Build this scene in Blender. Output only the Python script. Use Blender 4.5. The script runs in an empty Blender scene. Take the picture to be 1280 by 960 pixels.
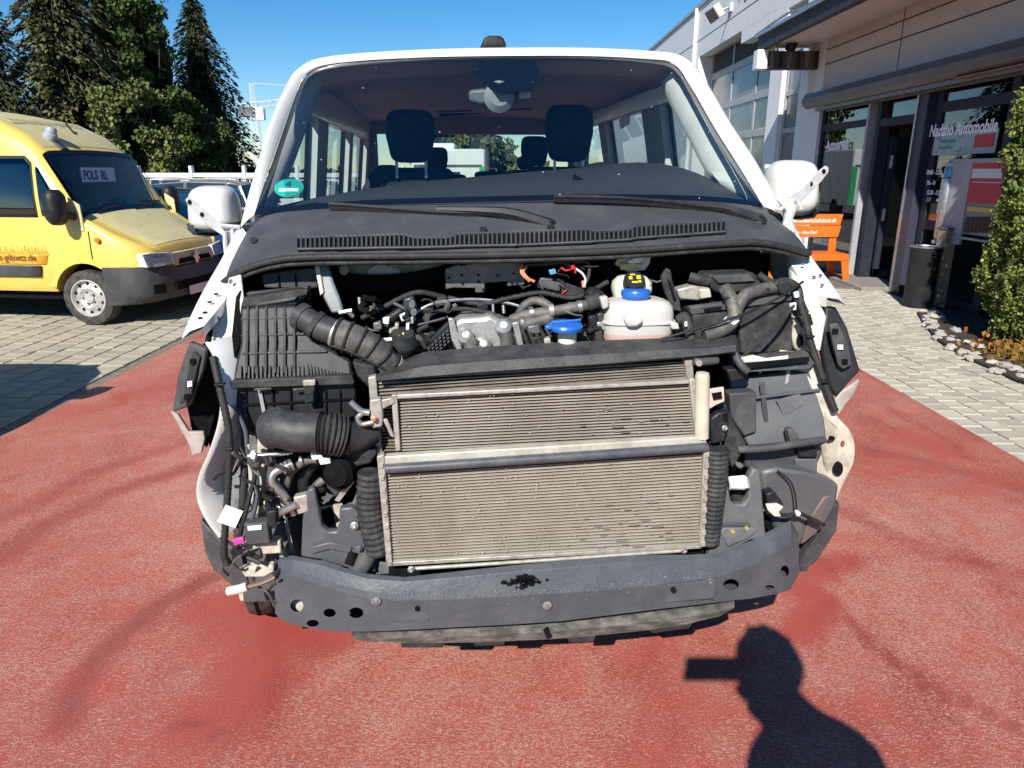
import bpy, bmesh, math, random
from mathutils import Vector, Matrix
rnd = random.Random(7)
R = math.radians
scene = bpy.context.scene
COL = scene.collection
# ---------------------------------------------------------------- camera, light
F_PX, PITCH, CAM_H = 890.0, R(16.6), 1.70
cam_d = bpy.data.cameras.new('camera'); cam = bpy.data.objects.new('camera', cam_d); COL.objects.link(cam)
cam_d.sensor_width = 36; cam_d.sensor_fit = 'HORIZONTAL'; cam_d.lens = F_PX / 1280 * 36
cam_d.clip_start = 0.02; cam_d.clip_end = 3000
cam.location = (0, 0, CAM_H); cam.rotation_euler = (math.pi / 2 - PITCH, 0, 0)
scene.camera = cam
CAM = Vector((0, 0, CAM_H))
def ray(px, py):
    a, b = (px - 640) / F_PX, (480 - py) / F_PX
    return Vector((a, math.cos(PITCH) + b * math.sin(PITCH), -math.sin(PITCH) + b * math.cos(PITCH)))
def G(px, py, z=0.0):
    r = ray(px, py); return CAM + r * ((z - CAM_H) / r.z)
def atY(px, py, y):
    r = ray(px, py); return CAM + r * (y / r.y)
def atX(px, py, x):
    r = ray(px, py); return CAM + r * (x / r.x)
sun_travel = (G(885, 826) - CAM).normalized()
sun_dir = -sun_travel
SUN_EL = math.asin(sun_dir.z); SUN_AZ = math.atan2(sun_dir.x, sun_dir.y)
world = bpy.data.worlds.new('World'); scene.world = world; world.use_nodes = True
wn = world.node_tree; bg = wn.nodes['Background']
sky = wn.nodes.new('ShaderNodeTexSky'); sky.sky_type = 'NISHITA'; sky.sun_disc = False
sky.sun_elevation = SUN_EL; sky.sun_rotation = SUN_AZ % (2 * math.pi)
sky.air_density = 1.0; sky.dust_density = 0.0; sky.ozone_density = 4.0; sky.altitude = 500
hs = wn.nodes.new('ShaderNodeHueSaturation'); hs.inputs['Saturation'].default_value = 1.35; wn.links.new(sky.outputs[0], hs.inputs['Color']); wn.links.new(hs.outputs[0], bg.inputs[0]); bg.inputs[1].default_value = 0.08
sl = bpy.data.lights.new('sun', 'SUN'); so = bpy.data.objects.new('sun', sl); COL.objects.link(so)
sl.energy = 4.6; sl.angle = R(0.53); sl.color = (1, 0.955, 0.88)
so.rotation_euler = sun_travel.to_track_quat('-Z', 'Y').to_euler(); so.location = (-3, -8, 9)
scene.view_settings.view_transform = 'Standard'; scene.view_settings.look = 'None'
scene.view_settings.exposure = 0.6; scene.view_settings.gamma = 1
scene.render.engine = 'CYCLES'
scene.cycles.max_bounces = 8; scene.cycles.transparent_max_bounces = 16
scene.cycles.caustics_reflective = False; scene.cycles.caustics_refractive = False

# ---------------------------------------------------------------- materials
MATS = {}
def pm(name, col, col2=None, scale=8, rough=.5, metal=0, bump=0, bscale=60, lo=.42, hi=.62, spec=.5, det=6, rrand=0, stretch=None, island=0, objrnd=0, coat=0):
    m = bpy.data.materials.new(name); m.use_nodes = True
    nt = m.node_tree; N = nt.nodes; L = nt.links; b = N['Principled BSDF']
    b.inputs['Roughness'].default_value = rough; b.inputs['Metallic'].default_value = metal
    b.inputs['Specular IOR Level'].default_value = spec
    if coat: b.inputs['Coat Weight'].default_value = coat; b.inputs['Coat Roughness'].default_value = .08
    tc = N.new('ShaderNodeTexCoord'); vec = tc.outputs['Object']
    if stretch:
        mp = N.new('ShaderNodeMapping'); mp.inputs['Scale'].default_value = stretch
        L.new(vec, mp.inputs[0]); vec = mp.outputs[0]
    out = None
    if col2 is not None:
        n = N.new('ShaderNodeTexNoise'); n.inputs['Scale'].default_value = scale; n.inputs['Detail'].default_value = det
        n.inputs['Roughness'].default_value = .65; L.new(vec, n.inputs['Vector'])
        r = N.new('ShaderNodeMapRange'); r.inputs[1].default_value = lo; r.inputs[2].default_value = hi; L.new(n.outputs[0], r.inputs[0])
        mx = N.new('ShaderNodeMix'); mx.data_type = 'RGBA'; mx.inputs[6].default_value = (*col, 1); mx.inputs[7].default_value = (*col2, 1)
        L.new(r.outputs[0], mx.inputs[0]); out = mx.outputs[2]
        if rrand:
            rr = N.new('ShaderNodeMapRange'); rr.inputs[3].default_value = rough - rrand; rr.inputs[4].default_value = rough + rrand
            L.new(r.outputs[0], rr.inputs[0]); L.new(rr.outputs[0], b.inputs['Roughness'])
    if island or objrnd:
        h = N.new('ShaderNodeHueSaturation')
        if out: L.new(out, h.inputs['Color'])
        else: h.inputs['Color'].default_value = (*col, 1)
        k = island or objrnd
        if island and objrnd:
            g = N.new('ShaderNodeNewGeometry'); oi = N.new('ShaderNodeObjectInfo')
            ad = N.new('ShaderNodeMath'); ad.operation = 'ADD'; L.new(g.outputs['Random Per Island'], ad.inputs[0]); L.new(oi.outputs['Random'], ad.inputs[1])
            fr = N.new('ShaderNodeMath'); fr.operation = 'FRACT'; L.new(ad.outputs[0], fr.inputs[0]); src = fr.outputs[0]
        elif island: src = N.new('ShaderNodeNewGeometry').outputs['Random Per Island']
        else: src = N.new('ShaderNodeObjectInfo').outputs['Random']
        r2 = N.new('ShaderNodeMapRange'); r2.inputs[3].default_value = 1 - k; r2.inputs[4].default_value = 1 + k
        L.new(src, r2.inputs[0]); L.new(r2.outputs[0], h.inputs['Value']); out = h.outputs[0]
    if out: L.new(out, b.inputs['Base Color'])
    else: b.inputs['Base Color'].default_value = (*col, 1)
    if bump:
        n2 = N.new('ShaderNodeTexNoise'); n2.inputs['Scale'].default_value = bscale; n2.inputs['Detail'].default_value = 4; L.new(vec, n2.inputs['Vector'])
        bp = N.new('ShaderNodeBump'); bp.inputs['Strength'].default_value = bump; bp.inputs['Distance'].default_value = .01
        L.new(n2.outputs[0], bp.inputs['Height']); L.new(bp.outputs[0], b.inputs['Normal'])
    MATS[name] = m; return m
def glass(name, tint, base=.05, edge=.75, rough=0.0, pw=4):
    m = bpy.data.materials.new(name); m.use_nodes = True; nt = m.node_tree; N = nt.nodes; L = nt.links
    N.remove(N['Principled BSDF']); out = N['Material Output']
    t = N.new('ShaderNodeBsdfTransparent'); t.inputs[0].default_value = (*tint, 1)
    g = N.new('ShaderNodeBsdfGlossy'); g.inputs['Roughness'].default_value = rough
    lw = N.new('ShaderNodeLayerWeight'); lw.inputs[0].default_value = .5
    p = N.new('ShaderNodeMath'); p.operation = 'POWER'; p.inputs[1].default_value = pw; L.new(lw.outputs['Facing'], p.inputs[0])
    r = N.new('ShaderNodeMapRange'); r.inputs[3].default_value = base; r.inputs[4].default_value = edge; L.new(p.outputs[0], r.inputs[0])
    mx = N.new('ShaderNodeMixShader'); L.new(r.outputs[0], mx.inputs[0]); L.new(t.outputs[0], mx.inputs[1]); L.new(g.outputs[0], mx.inputs[2])
    L.new(mx.outputs[0], out.inputs[0]); return m
WHITE = pm('white_paint', (.74, .735, .70), (.68, .67, .63), 5, .3, coat=.5, lo=.5, hi=.75)
WHITE_IN = pm('white_primer_dirty', (.62, .61, .56), (.33, .29, .22), 9, .5, lo=.45, hi=.7)
CREAM = pm('dirty_cream_metal', (.55, .5, .4), (.25, .21, .15), 22, .6, lo=.45, hi=.75, bump=.15)
BLACK = pm('black_plastic', (.015, .016, .018), (.045, .045, .044), 14, .58, lo=.5, hi=.8, bump=.1, bscale=300, rrand=.1, spec=.32)
DUSTY = pm('dusty_black_plastic', (.026, .027, .029), (.085, .08, .07), 20, .65, lo=.45, hi=.75, bump=.15, bscale=200, spec=.3)
GREYP = pm('grey_dusty_plastic', (.055, .057, .061), (.12, .115, .105), 12, .62, lo=.45, hi=.75, bump=.15, bscale=220, spec=.35)
COWL = pm('cowl_plastic', (.05, .052, .056), (.075, .075, .075), 9, .48, lo=.45, hi=.7, bump=.1, bscale=400)
RUBBER = pm('rubber', (.018, .018, .018), (.055, .052, .047), 30, .7, lo=.5, hi=.75, bump=.1, bscale=120)
HOSE = pm('dusty_hose', (.07, .066, .06), (.17, .155, .13), 25, .6, lo=.45, hi=.7)
SNORKEL = pm('intake_plastic', (.035, .036, .04), (.085, .082, .075), 18, .52, lo=.45, hi=.75, bump=.1, bscale=160, spec=.35)
EPAINT = pm('slate_e_coat', (.075, .081, .09), (.125, .13, .135), 10, .42, lo=.5, hi=.8, bump=.08, bscale=150)
VOID = pm('insulation_and_gap_black', (.006, .006, .007), (.011, .011, .011), 15, .9, spec=.08)  # black insulation, also painted in as the shade of holes and gaps
ALU = pm('dull_aluminium', (.45, .42, .36), (.27, .24, .19), 30, .5, metal=.35, lo=.45, hi=.7)
SILVER = pm('cast_aluminium', (.5, .5, .48), (.32, .31, .28), 18, .42, metal=.6, lo=.45, hi=.7, bump=.15)
STEEL = pm('zinc_steel', (.5, .5, .49), (.36, .35, .33), 25, .35, metal=.8)
DKSTEEL = pm('dark_bracket_steel', (.13, .135, .14), (.2, .19, .18), 18, .45, metal=.4)
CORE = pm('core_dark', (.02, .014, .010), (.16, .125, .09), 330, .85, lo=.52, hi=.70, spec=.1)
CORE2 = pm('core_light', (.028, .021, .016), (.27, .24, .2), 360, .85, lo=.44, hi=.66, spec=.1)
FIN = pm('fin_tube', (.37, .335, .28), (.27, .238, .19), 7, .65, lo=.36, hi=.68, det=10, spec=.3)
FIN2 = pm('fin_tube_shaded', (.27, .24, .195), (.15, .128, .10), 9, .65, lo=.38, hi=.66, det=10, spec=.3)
BLUEP = pm('blue_plastic', (.02, .13, .52), None, rough=.35)
MILK = pm('milky_plastic', (.56, .54, .50), (.50, .47, .43), 7, .5, spec=.3)
PINK = pm('pink_coolant', (.56, .36, .315), (.54, .41, .36), 6, .5)
IVORY = pm('ivory_plastic', (.66, .63, .52), None, rough=.4)
WPLASTIC = pm('white_plastic', (.8, .8, .78), None, rough=.4)
PAPER = pm('white_label', (.72, .73, .74), (.6, .61, .62), 60, .6)
YEL = pm('yellow_print', (.75, .55, .02), None, rough=.5)
MAGENTA = pm('magenta_plastic', (.5, .05, .28), None, rough=.4)
REDW = pm('red_wire', (.5, .03, .02), None, rough=.4)
ORANGEW = pm('orange_wire', (.6, .22, .1), None, rough=.4)
BLUEW = pm('blue_wire', (.1, .3, .5), None, rough=.4)
SEAT = pm('seat_fabric', (.012, .014, .018), (.02, .022, .028), 60, .85)
TRIM = pm('pale_trim', (.68, .70, .64), (.62, .64, .60), 10, .7)
HEAD = pm('headliner', (.48, .48, .48), None, rough=.9)
DASH = pm('dashboard_plastic', (.042, .046, .05), (.055, .058, .062), 40, .6)
TYRE = pm('tyre_rubber', (.018, .018, .018), (.10, .088, .07), 14, .8, lo=.38, hi=.7, bump=.2, bscale=90)
TREAD = pm('tyre_tread', (.07, .065, .055), (.12, .105, .085), 20, .85, bump=.2)
GLASS = glass('windscreen_glass', (.87, .91, .91), .125, .8)
SGLASS = glass('side_glass', (.68, .77, .77), .07, .8)
DGLASS = glass('shop_glass', (.62, .66, .68), .07, .9, pw=3)
TGLASS = glass('tinted_glass', (.13, .16, .18), .16, .85)
FRIT = pm('frit_black', (.008, .008, .01), None, rough=.15)
MIRROR = pm('mirror_face', (.6, .62, .64), None, rough=.04, metal=1)
YELLOW = pm('yellow_paint', (.74, .53, .115), (.70, .50, .10), 3, .36, coat=.4)
YTOP = pm('pale_yellow_paint', (.60, .53, .25), (.54, .48, .25), 6, .5)
ORANGE = pm('orange_print', (.75, .3, .03), (.72, .42, .05), 30, .4)
GREYBUMP = pm('grey_bumper', (.038, .041, .045), (.06, .06, .06), 8, .55)
LAMPG = glass('lamp_glass', (.85, .88, .9), .12, .8)
CHROME = pm('chrome', (.75, .76, .78), None, rough=.12, metal=1)
RIM = pm('steel_rim', (.56, .55, .52), (.4, .38, .34), 20, .45, metal=.4)
AMBER = pm('amber_lens', (.6, .16, .01), None, rough=.25)
TEXTD = pm('dark_print', (.07, .035, .02), None, rough=.5)
TEXTW = pm('white_print', (.95, .95, .95), None, rough=.5)
TEAL = pm('teal_print', (.02, .36, .28), None, rough=.4)
NAVY = pm('navy_print', (.02, .05, .16), None, rough=.5)
LBLUE = pm('pale_blue_card', (.85, .92, .95), None, rough=.6)

# ---------------------------------------------------------------- mesh helpers
RM = {}
def root_matrix(o): return RM.get(o.name, Matrix())
def thing(name, label, cat, loc=(0, 0, 0), rotz=0, group=None, kind=None):
    o = bpy.data.objects.new(name, None); COL.objects.link(o); o.location = loc; o.rotation_euler = (0, 0, rotz)
    o.empty_display_size = .1
    RM[o.name] = Matrix.Translation(Vector(loc)) @ Matrix.Rotation(rotz, 4, 'Z')
    tag(o, label, cat, group, kind); return o
def tag(o, label=None, cat=None, group=None, kind=None):
    if label: o['label'] = label
    if cat: o['category'] = cat
    if group: o['group'] = group
    if kind: o['kind'] = kind
    return o
def finish(bm, ang=35):
    bmesh.ops.recalc_face_normals(bm, faces=bm.faces)
    for f in bm.faces: f.smooth = True
    c = R(ang)
    for e in bm.edges:
        if len(e.link_faces) == 2:
            try:
                if e.calc_face_angle() > c: e.smooth = False
            except Exception: pass
def mk(name, bm, mat, parent=None, local=False, bevel=0, solid=0, ang=35, sub=0, recalc=True):
    if recalc: finish(bm, ang)
    if parent is not None and not local:
        bm.transform(root_matrix(parent).inverted())
    me = bpy.data.meshes.new(name); bm.to_mesh(me); bm.free()
    for m in (mat if isinstance(mat, (list, tuple)) else [mat]): me.materials.append(m)
    o = bpy.data.objects.new(name, me); COL.objects.link(o)
    if parent is not None:
        o.parent = parent; RM[o.name] = root_matrix(parent)
    if solid:
        s = o.modifiers.new('solid', 'SOLIDIFY'); s.thickness = solid; s.offset = 0
    if bevel:
        b = o.modifiers.new('bevel', 'BEVEL'); b.width = bevel; b.segments = 2; b.limit_method = 'ANGLE'; b.angle_limit = R(40)
    if sub:
        s = o.modifiers.new('sub', 'SUBSURF'); s.levels = sub; s.render_levels = sub
    return o
def BM(): return bmesh.new()
def prism(bm, pts, vec, mi=0):
    n = len(pts); a = [bm.verts.new(p) for p in pts]; b = [bm.verts.new(Vector(p) + vec) for p in pts]
    fs = [bm.faces.new(a), bm.faces.new(b[::-1])]
    for i in range(n): fs.append(bm.faces.new((a[i], b[i], b[(i + 1) % n], a[(i + 1) % n])))
    for f in fs: f.material_index = mi
def box(bm, c, s, M=None, mi=0):
    c = Vector(c); vs = []
    for x in (-.5, .5):
        for y in (-.5, .5):
            for z in (-.5, .5):
                v = Vector((x * s[0], y * s[1], z * s[2]))
                if M is not None: v = M @ v
                vs.append(bm.verts.new(c + v))
    for q in ((0, 1, 3, 2), (4, 6, 7, 5), (0, 4, 5, 1), (2, 3, 7, 6), (0, 2, 6, 4), (1, 5, 7, 3)):
        f = bm.faces.new([vs[i] for i in q]); f.material_index = mi
def box2(bm, lo, hi, mi=0):
    lo = Vector(lo); hi = Vector(hi); box(bm, (lo + hi) / 2, hi - lo, None, mi)
def loft(bm, rings, closed=False, caps=False, mi=0, skip=None):
    vr = [[bm.verts.new(p) for p in r] for r in rings]; n = len(rings[0])
    for i in range(len(rings) - 1):
        for j in range(n if closed else n - 1):
            if skip and skip(i, j): continue
            k = (j + 1) % n
            f = bm.faces.new((vr[i][j], vr[i][k], vr[i + 1][k], vr[i + 1][j])); f.material_index = mi
    if caps:
        for r in (vr[0], vr[-1]):
            try: bm.faces.new(r).material_index = mi
            except ValueError: pass
def catmull(P, k=6):
    P = [Vector(p) for p in P]
    if len(P) < 3: return P
    out = []
    for i in range(len(P) - 1):
        p0 = P[i - 1] if i else P[0] * 2 - P[1]; p1, p2 = P[i], P[i + 1]
        p3 = P[i + 2] if i + 2 < len(P) else P[-1] * 2 - P[-2]
        for s in range(k):
            t = s / k
            out.append(.5 * ((2 * p1) + (p2 - p0) * t + (2 * p0 - 5 * p1 + 4 * p2 - p3) * t * t + (3 * p1 - p0 - 3 * p2 + p3) * t ** 3))
    out.append(P[-1]); return out
def tube(bm, P, r, seg=8, k=6, corr=0, period=2, cap=True, mi=0, smooth=True):
    P = catmull(P, k) if smooth else [Vector(p) for p in P]
    n = len(P); rings = []; up = None
    for i, p in enumerate(P):
        t = (P[min(i + 1, n - 1)] - P[max(i - 1, 0)]).normalized()
        if up is None:
            up = t.cross(Vector((0, 0, 1)))
            if up.length < .1: up = t.cross(Vector((1, 0, 0)))
            up.normalize()
        up = (up - t * up.dot(t)).normalized(); b = t.cross(up)
        rad = (r(i / (n - 1)) if callable(r) else r)
        if corr: rad *= 1 + corr * (1 if (i // period) % 2 else -1)
        rings.append([p + (up * math.cos(q) + b * math.sin(q)) * rad for q in (2 * math.pi * s / seg for s in range(seg))])
    loft(bm, rings, True, cap, mi)
def lathe(bm, prof, M, seg=24, mi=0, caps=False):
    """prof: list (radius, height) ; M: matrix whose z is the axis"""
    rings = [[M @ Vector((r * math.cos(q), r * math.sin(q), h)) for q in (2 * math.pi * s / seg for s in range(seg))] for r, h in prof]
    loft(bm, rings, True, caps, mi)
def frame(o, z, x=None):
    z = Vector(z).normalized(); x = Vector(x) if x else (Vector((0, 0, 1)) if abs(z.z) < .9 else Vector((1, 0, 0)))
    x = (x - z * x.dot(z)).normalized(); y = z.cross(x)
    M = Matrix((x, y, z)).transposed().to_4x4(); M.translation = Vector(o); return M
def text(name, body, mat, M, size, parent=None, shear=0, ext=.001, align='LEFT', sx=1.0, bold=0.0):
    cu = bpy.data.curves.new(name, 'FONT'); cu.body = body; cu.size = size; cu.shear = shear; cu.extrude = ext; cu.align_x = align; cu.offset = bold
    cu.materials.append(mat); cu.resolution_u = 3
    t = bpy.data.objects.new('tmp_text', cu); COL.objects.link(t)
    dg = bpy.context.evaluated_depsgraph_get(); me = bpy.data.meshes.new_from_object(t.evaluated_get(dg))
    bpy.data.objects.remove(t); bpy.data.curves.remove(cu)
    me.transform(M @ Matrix.Diagonal((sx, 1, 1, 1)))
    if parent is not None: me.transform(root_matrix(parent).inverted())
    me.name = name
    if not me.materials: me.materials.append(mat)
    o = bpy.data.objects.new(name, me); COL.objects.link(o)
    if parent is not None: o.parent = parent; RM[o.name] = root_matrix(parent)
    return o
def dup(root, loc=None, rotz=None, label=None, group=None):
    r = root.copy(); COL.objects.link(r)
    if loc is not None: r.location = loc
    if rotz is not None: r.rotation_euler = (0, 0, rotz)
    if label: r['label'] = label
    if group: r['group'] = group
    for ch in list(root.children):
        c = ch.copy(); COL.objects.link(c); c.parent = r
        for g in ch.children:
            d = g.copy(); COL.objects.link(d); d.parent = c
    return r
# ================================================================ GROUND
LX0, LX1 = -3.42, 3.13
def ground_material():
    m = bpy.data.materials.new('worn_red_coating'); m.use_nodes = True; nt = m.node_tree; N = nt.nodes; L = nt.links; b = N['Principled BSDF']
    tc = N.new('ShaderNodeTexCoord').outputs['Object']
    def noise(s, d=6, ro=.6, vec=tc, dist=0):
        n = N.new('ShaderNodeTexNoise'); n.inputs['Scale'].default_value = s; n.inputs['Detail'].default_value = d; n.inputs['Roughness'].default_value = ro
        n.inputs['Distortion'].default_value = dist; L.new(vec, n.inputs['Vector']); return n.outputs[0]
    def mr(x, a, c, lo=0, hi=1):
        r = N.new('ShaderNodeMapRange'); r.inputs[1].default_value = a; r.inputs[2].default_value = c; r.inputs[3].default_value = lo; r.inputs[4].default_value = hi
        L.new(x, r.inputs[0]); return r.outputs[0]
    def math_(op, a, c):
        n = N.new('ShaderNodeMath'); n.operation = op
        for i, v in enumerate((a, c)):
            if isinstance(v, (int, float)): n.inputs[i].default_value = v
            else: L.new(v, n.inputs[i])
        return n.outputs[0]
    def mix(f, a, c):
        n = N.new('ShaderNodeMix'); n.data_type = 'RGBA'
        L.new(f, n.inputs[0])
        for i, v in ((6, a), (7, c)):
            if isinstance(v, tuple): n.inputs[i].default_value = (*v, 1)
            else: L.new(v, n.inputs[i])
        return n.outputs[2]
    mp = N.new('ShaderNodeMapping'); mp.inputs['Scale'].default_value = (1, 2.6, 1); mp.inputs['Rotation'].default_value = (0, 0, R(12)); L.new(tc, mp.inputs[0]); an = mp.outputs[0]; gl = None
    mp2 = N.new('ShaderNodeMapping'); mp2.inputs['Scale'].default_value = (2.2, .7, 1); mp2.inputs['Rotation'].default_value = (0, 0, R(-24)); L.new(tc, mp2.inputs[0]); an2 = mp2.outputs[0]
    grain = noise(78, 4, .7, an, 1.2); grit = noise(210, 3, .7); patch = noise(.9, 5, .6, tc, .6); streak = noise(1.6, 5, .6, an2, .8); mid = noise(6, 5, .65, tc, .4)
    at = N.new('ShaderNodeAttribute'); at.attribute_name = 'mark'; dark = at.outputs['Fac']
    at2 = N.new('ShaderNodeAttribute'); at2.attribute_name = 'deep'; deep = at2.outputs['Fac']
    base = mix(mr(mid, .35, .65), (.45, .088, .064), (.39, .105, .08))
    base = mix(mr(streak, .5, .68), base, (.33, .058, .043))
    wearamt = mr(math_('ADD', patch, math_('MULTIPLY', mid, .5)), .5, 1.0, -.065, .075)
    wearamt = math_('SUBTRACT', wearamt, math_('MULTIPLY', math_('MAXIMUM', dark, deep), .15))
    worn = mr(math_('ADD', grain, wearamt), .50, .57)
    worn = math_('MULTIPLY', worn, .85)
    col = mix(worn, base, (.60, .34, .255))
    col = mix(math_('MULTIPLY', mr(grit, .53, .63), .7), col, (.14, .035, .027))
    col = mix(math_('MULTIPLY', deep, mr(mid, .3, .65, .35, .95)), col, (.42, .065, .05))
    col = mix(math_('MULTIPLY', dark, mr(grain, .4, .6, .85, .3)), col, (.19, .05, .043))
    L.new(col, b.inputs['Base Color']); b.inputs['Roughness'].default_value = .62
    bp = N.new('ShaderNodeBump'); bp.inputs['Strength'].default_value = .55; bp.inputs['Distance'].default_value = .006
    L.new(math_('ADD', grain, math_('MULTIPLY', grit, .6)), bp.inputs['Height']); L.new(bp.outputs[0], b.inputs['Normal'])
    return m
def seg_dist(p, a, b):
    ab = b - a; t = max(0, min(1, (p - a).dot(ab) / ab.length_squared)); return (p - a - ab * t).length
def build_ground():
    # the big sheet
    bm = BM(); s = 900
    vs = [bm.verts.new(p) for p in ((-s, -40, -.06), (s, -40, -.06), (s, 1500, -.06), (-s, 1500, -.06))]; bm.faces.new(vs)
    ASPH = pm('asphalt', (.10, .098, .094), (.15, .145, .135), 2, .85, bump=.3, bscale=120)
    tag(mk('ground', bm, ASPH), 'grey asphalt yard stretching to the background', None, None, 'structure')
    # red lane, fine near the camera so the marks follow the ground
    xs = [LX0 + (LX1 - LX0) * i / 150 for i in range(151)]
    ys = [-2 + .25 * i for i in range(11)] + [.8 + .045 * i for i in range(1, 80)] + [4.4 + .3 * i for i in range(34)]
    bm = BM(); g = [[bm.verts.new((x, y, 0)) for x in xs] for y in ys]
    for i in range(len(ys) - 1):
        for j in range(150): bm.faces.new((g[i][j], g[i][j + 1], g[i + 1][j + 1], g[i + 1][j]))
    for j in (0, 150):
        for i in range(len(ys) - 1):
            a = bm.verts.new((xs[j], ys[i], -.06)); b = bm.verts.new((xs[j], ys[i + 1], -.06)); bm.faces.new((g[i][j], g[i + 1][j], b, a))
    o = mk('red_ground_coating', bm, ground_material()); tag(o, 'worn red coated ground lane with tyre marks', None, None, 'structure')
    def line(px, w, s): return ([Vector(G(*p).to_2d()) for p in px], w, s)
    dark = [line([(262, 722), (205, 752), (150, 795), (115, 830), (92, 870), (80, 905)], .085, .75), line([(128, 842), (112, 838)], .03, 1),
            line([(0, 700), (60, 655), (140, 615), (235, 585)], .13, .55), line([(255, 545), (120, 590), (0, 650)], .12, .35),
            line([(1040, 755), (1090, 806), (1150, 850), (1280, 915)], .035, .55), line([(1080, 560), (1170, 580), (1280, 615)], .1, .3),
            line([(225, 905), (255, 905), (280, 925)], .018, .7), line([(1085, 500), (1130, 520), (1200, 560)], .06, .4), line([(1060, 640), (1160, 690), (1280, 720)], .1, .3)]
    deep = [line([(270, 760), (330, 800), (300, 880), (250, 905)], .22, .7), line([(300, 745), (350, 790), (420, 800)], .13, .9), line([(1000, 735), (1030, 750), (1000, 790)], .12, .9),
            line([(820, 830), (860, 900), (820, 960)], .2, .25), line([(940, 730), (1010, 715), (1060, 700)], .12, .6), line([(60, 520), (160, 500), (230, 470)], .3, .35), line([(1100, 540), (1180, 560)], .25, .35)]
    me = o.data; A = me.attributes.new('mark', 'FLOAT', 'POINT'); B = me.attributes.new('deep', 'FLOAT', 'POINT')
    for v in me.vertices:
        if v.co.y > 7: continue
        p = v.co.to_2d()
        for lines, at in ((dark, A), (deep, B)):
            val = 0
            for P, w, s in lines:
                d = min(seg_dist(p, P[i], P[i + 1]) for i in range(len(P) - 1))
                if d < w: q = 1 - d / w; val = max(val, s * q * q * (3 - 2 * q))
            at.data[v.index].value = val
build_ground()
SETT = pm('sett_stone', (.49, .455, .37), (.39, .36, .29), 5, .85, lo=.35, hi=.7, bump=.25, bscale=120, island=.16, objrnd=.16)
SAND = pm('joint_sand', (.05, .042, .03), (.11, .09, .06), 30, .95, spec=.1)
PAVER = pm('paver_stone', (.42, .38, .285), (.34, .305, .23), 4, .8, lo=.35, hi=.7, bump=.2, bscale=120, island=.14, objrnd=.14)
def brick_bm(bm, M, w, l, h=.05, ch=.006):
    lo = [M @ Vector((sx * w / 2, sy * l / 2, -h)) for sx, sy in ((-1, -1), (1, -1), (1, 1), (-1, 1))]
    md = [M @ Vector((sx * w / 2, sy * l / 2, -ch)) for sx, sy in ((-1, -1), (1, -1), (1, 1), (-1, 1))]
    up = [M @ Vector((sx * (w / 2 - ch), sy * (l / 2 - ch), 0)) for sx, sy in ((-1, -1), (1, -1), (1, 1), (-1, 1))]
    L3 = [[bm.verts.new(p) for p in q] for q in (lo, md, up)]
    for a, b in ((0, 1), (1, 2)):
        for i in range(4): bm.faces.new((L3[a][i], L3[a][(i + 1) % 4], L3[b][(i + 1) % 4], L3[b][i]))
    bm.faces.new(L3[2])
def pave(base, name, mat, spots, w, l):
    """spots: (x, y, rot, tilt) ; the 300 nearest in frame become parts, the rest one stuff mesh"""
    bm = BM(); brick_bm(bm, Matrix(), w, l); finish(bm, 20); me = bpy.data.meshes.new(name); bm.to_mesh(me); bm.free(); me.materials.append(mat)
    inv = cam.rotation_euler.to_matrix().inverted()
    def infr(s):
        v = inv @ (Vector((s[0], s[1], 0)) - CAM)
        return v.z < 0 and abs(v.x / -v.z) < .73 and abs(v.y / -v.z) < .56
    spots.sort(key=lambda s: (not infr(s), s[0] ** 2 + s[1] ** 2))
    bm = BM(); rb = random.Random(3)
    for i, (x, y, r) in enumerate(spots):
        M = Matrix.Translation((x, y, rb.uniform(-.003, .003))) @ Matrix.Rotation(r, 4, 'Z') @ Matrix.Rotation(rb.uniform(-.008, .008), 4, 'X')
        if i < 300 and infr((x, y)):
            o = bpy.data.objects.new(name, me); COL.objects.link(o); o.matrix_world = M; o.parent = base
        else: brick_bm(bm, M, w, l)
    o = mk(name + '_field', bm, mat, base, ang=20); o['kind'] = 'stuff'
def sheet(name, x0, x1, y0, y1, z, mat, label):
    bm = BM(); bm.faces.new([bm.verts.new(p) for p in ((x0, y0, z), (x1, y0, z), (x1, y1, z), (x0, y1, z))])
    return tag(mk(name, bm, mat), label, None, None, 'structure')
pr = sheet('sett_pavement', LX1 + .004, 9.5, -3, 30, -.012, SAND, 'small square concrete setts leading to the shop door')
sp = []
for j in range(95):
    for i in range(18):
        x = LX1 + .085 + i * .158; y = 3.6 + j * .165 + (.082 if i % 2 else 0)
        if x < 5.62 - .07: sp.append((x + rnd.uniform(-.006, .006), y + rnd.uniform(-.006, .006), rnd.uniform(-.04, .04)))
pave(pr, 'sett', SETT, sp, .143, .149)
pl_ = sheet('paver_yard', -30, LX0 - .13, -3, 30, -.012, SAND, 'beige paver yard under the yellow van')
sp = []
for i in range(26):
    for j in range(54):
        sp.append((LX0 - .13 - .115 - i * .232, 4.1 + j * .175 + (.087 if i % 2 else 0), rnd.uniform(-.008, .008)))
pave(pl_, 'paver', PAVER, sp, .214, .168)
bm = BM(); box2(bm, (LX0 - .12, -3, -.05), (LX0 - .008, 30, -.006))
tag(mk('kerb', bm, pm('kerb_concrete', (.16, .13, .10), (.26, .21, .16), 14, .85, bump=.3), bevel=.006), 'thin brown concrete edging between red lane and pavers', None, None, 'structure')

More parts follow.
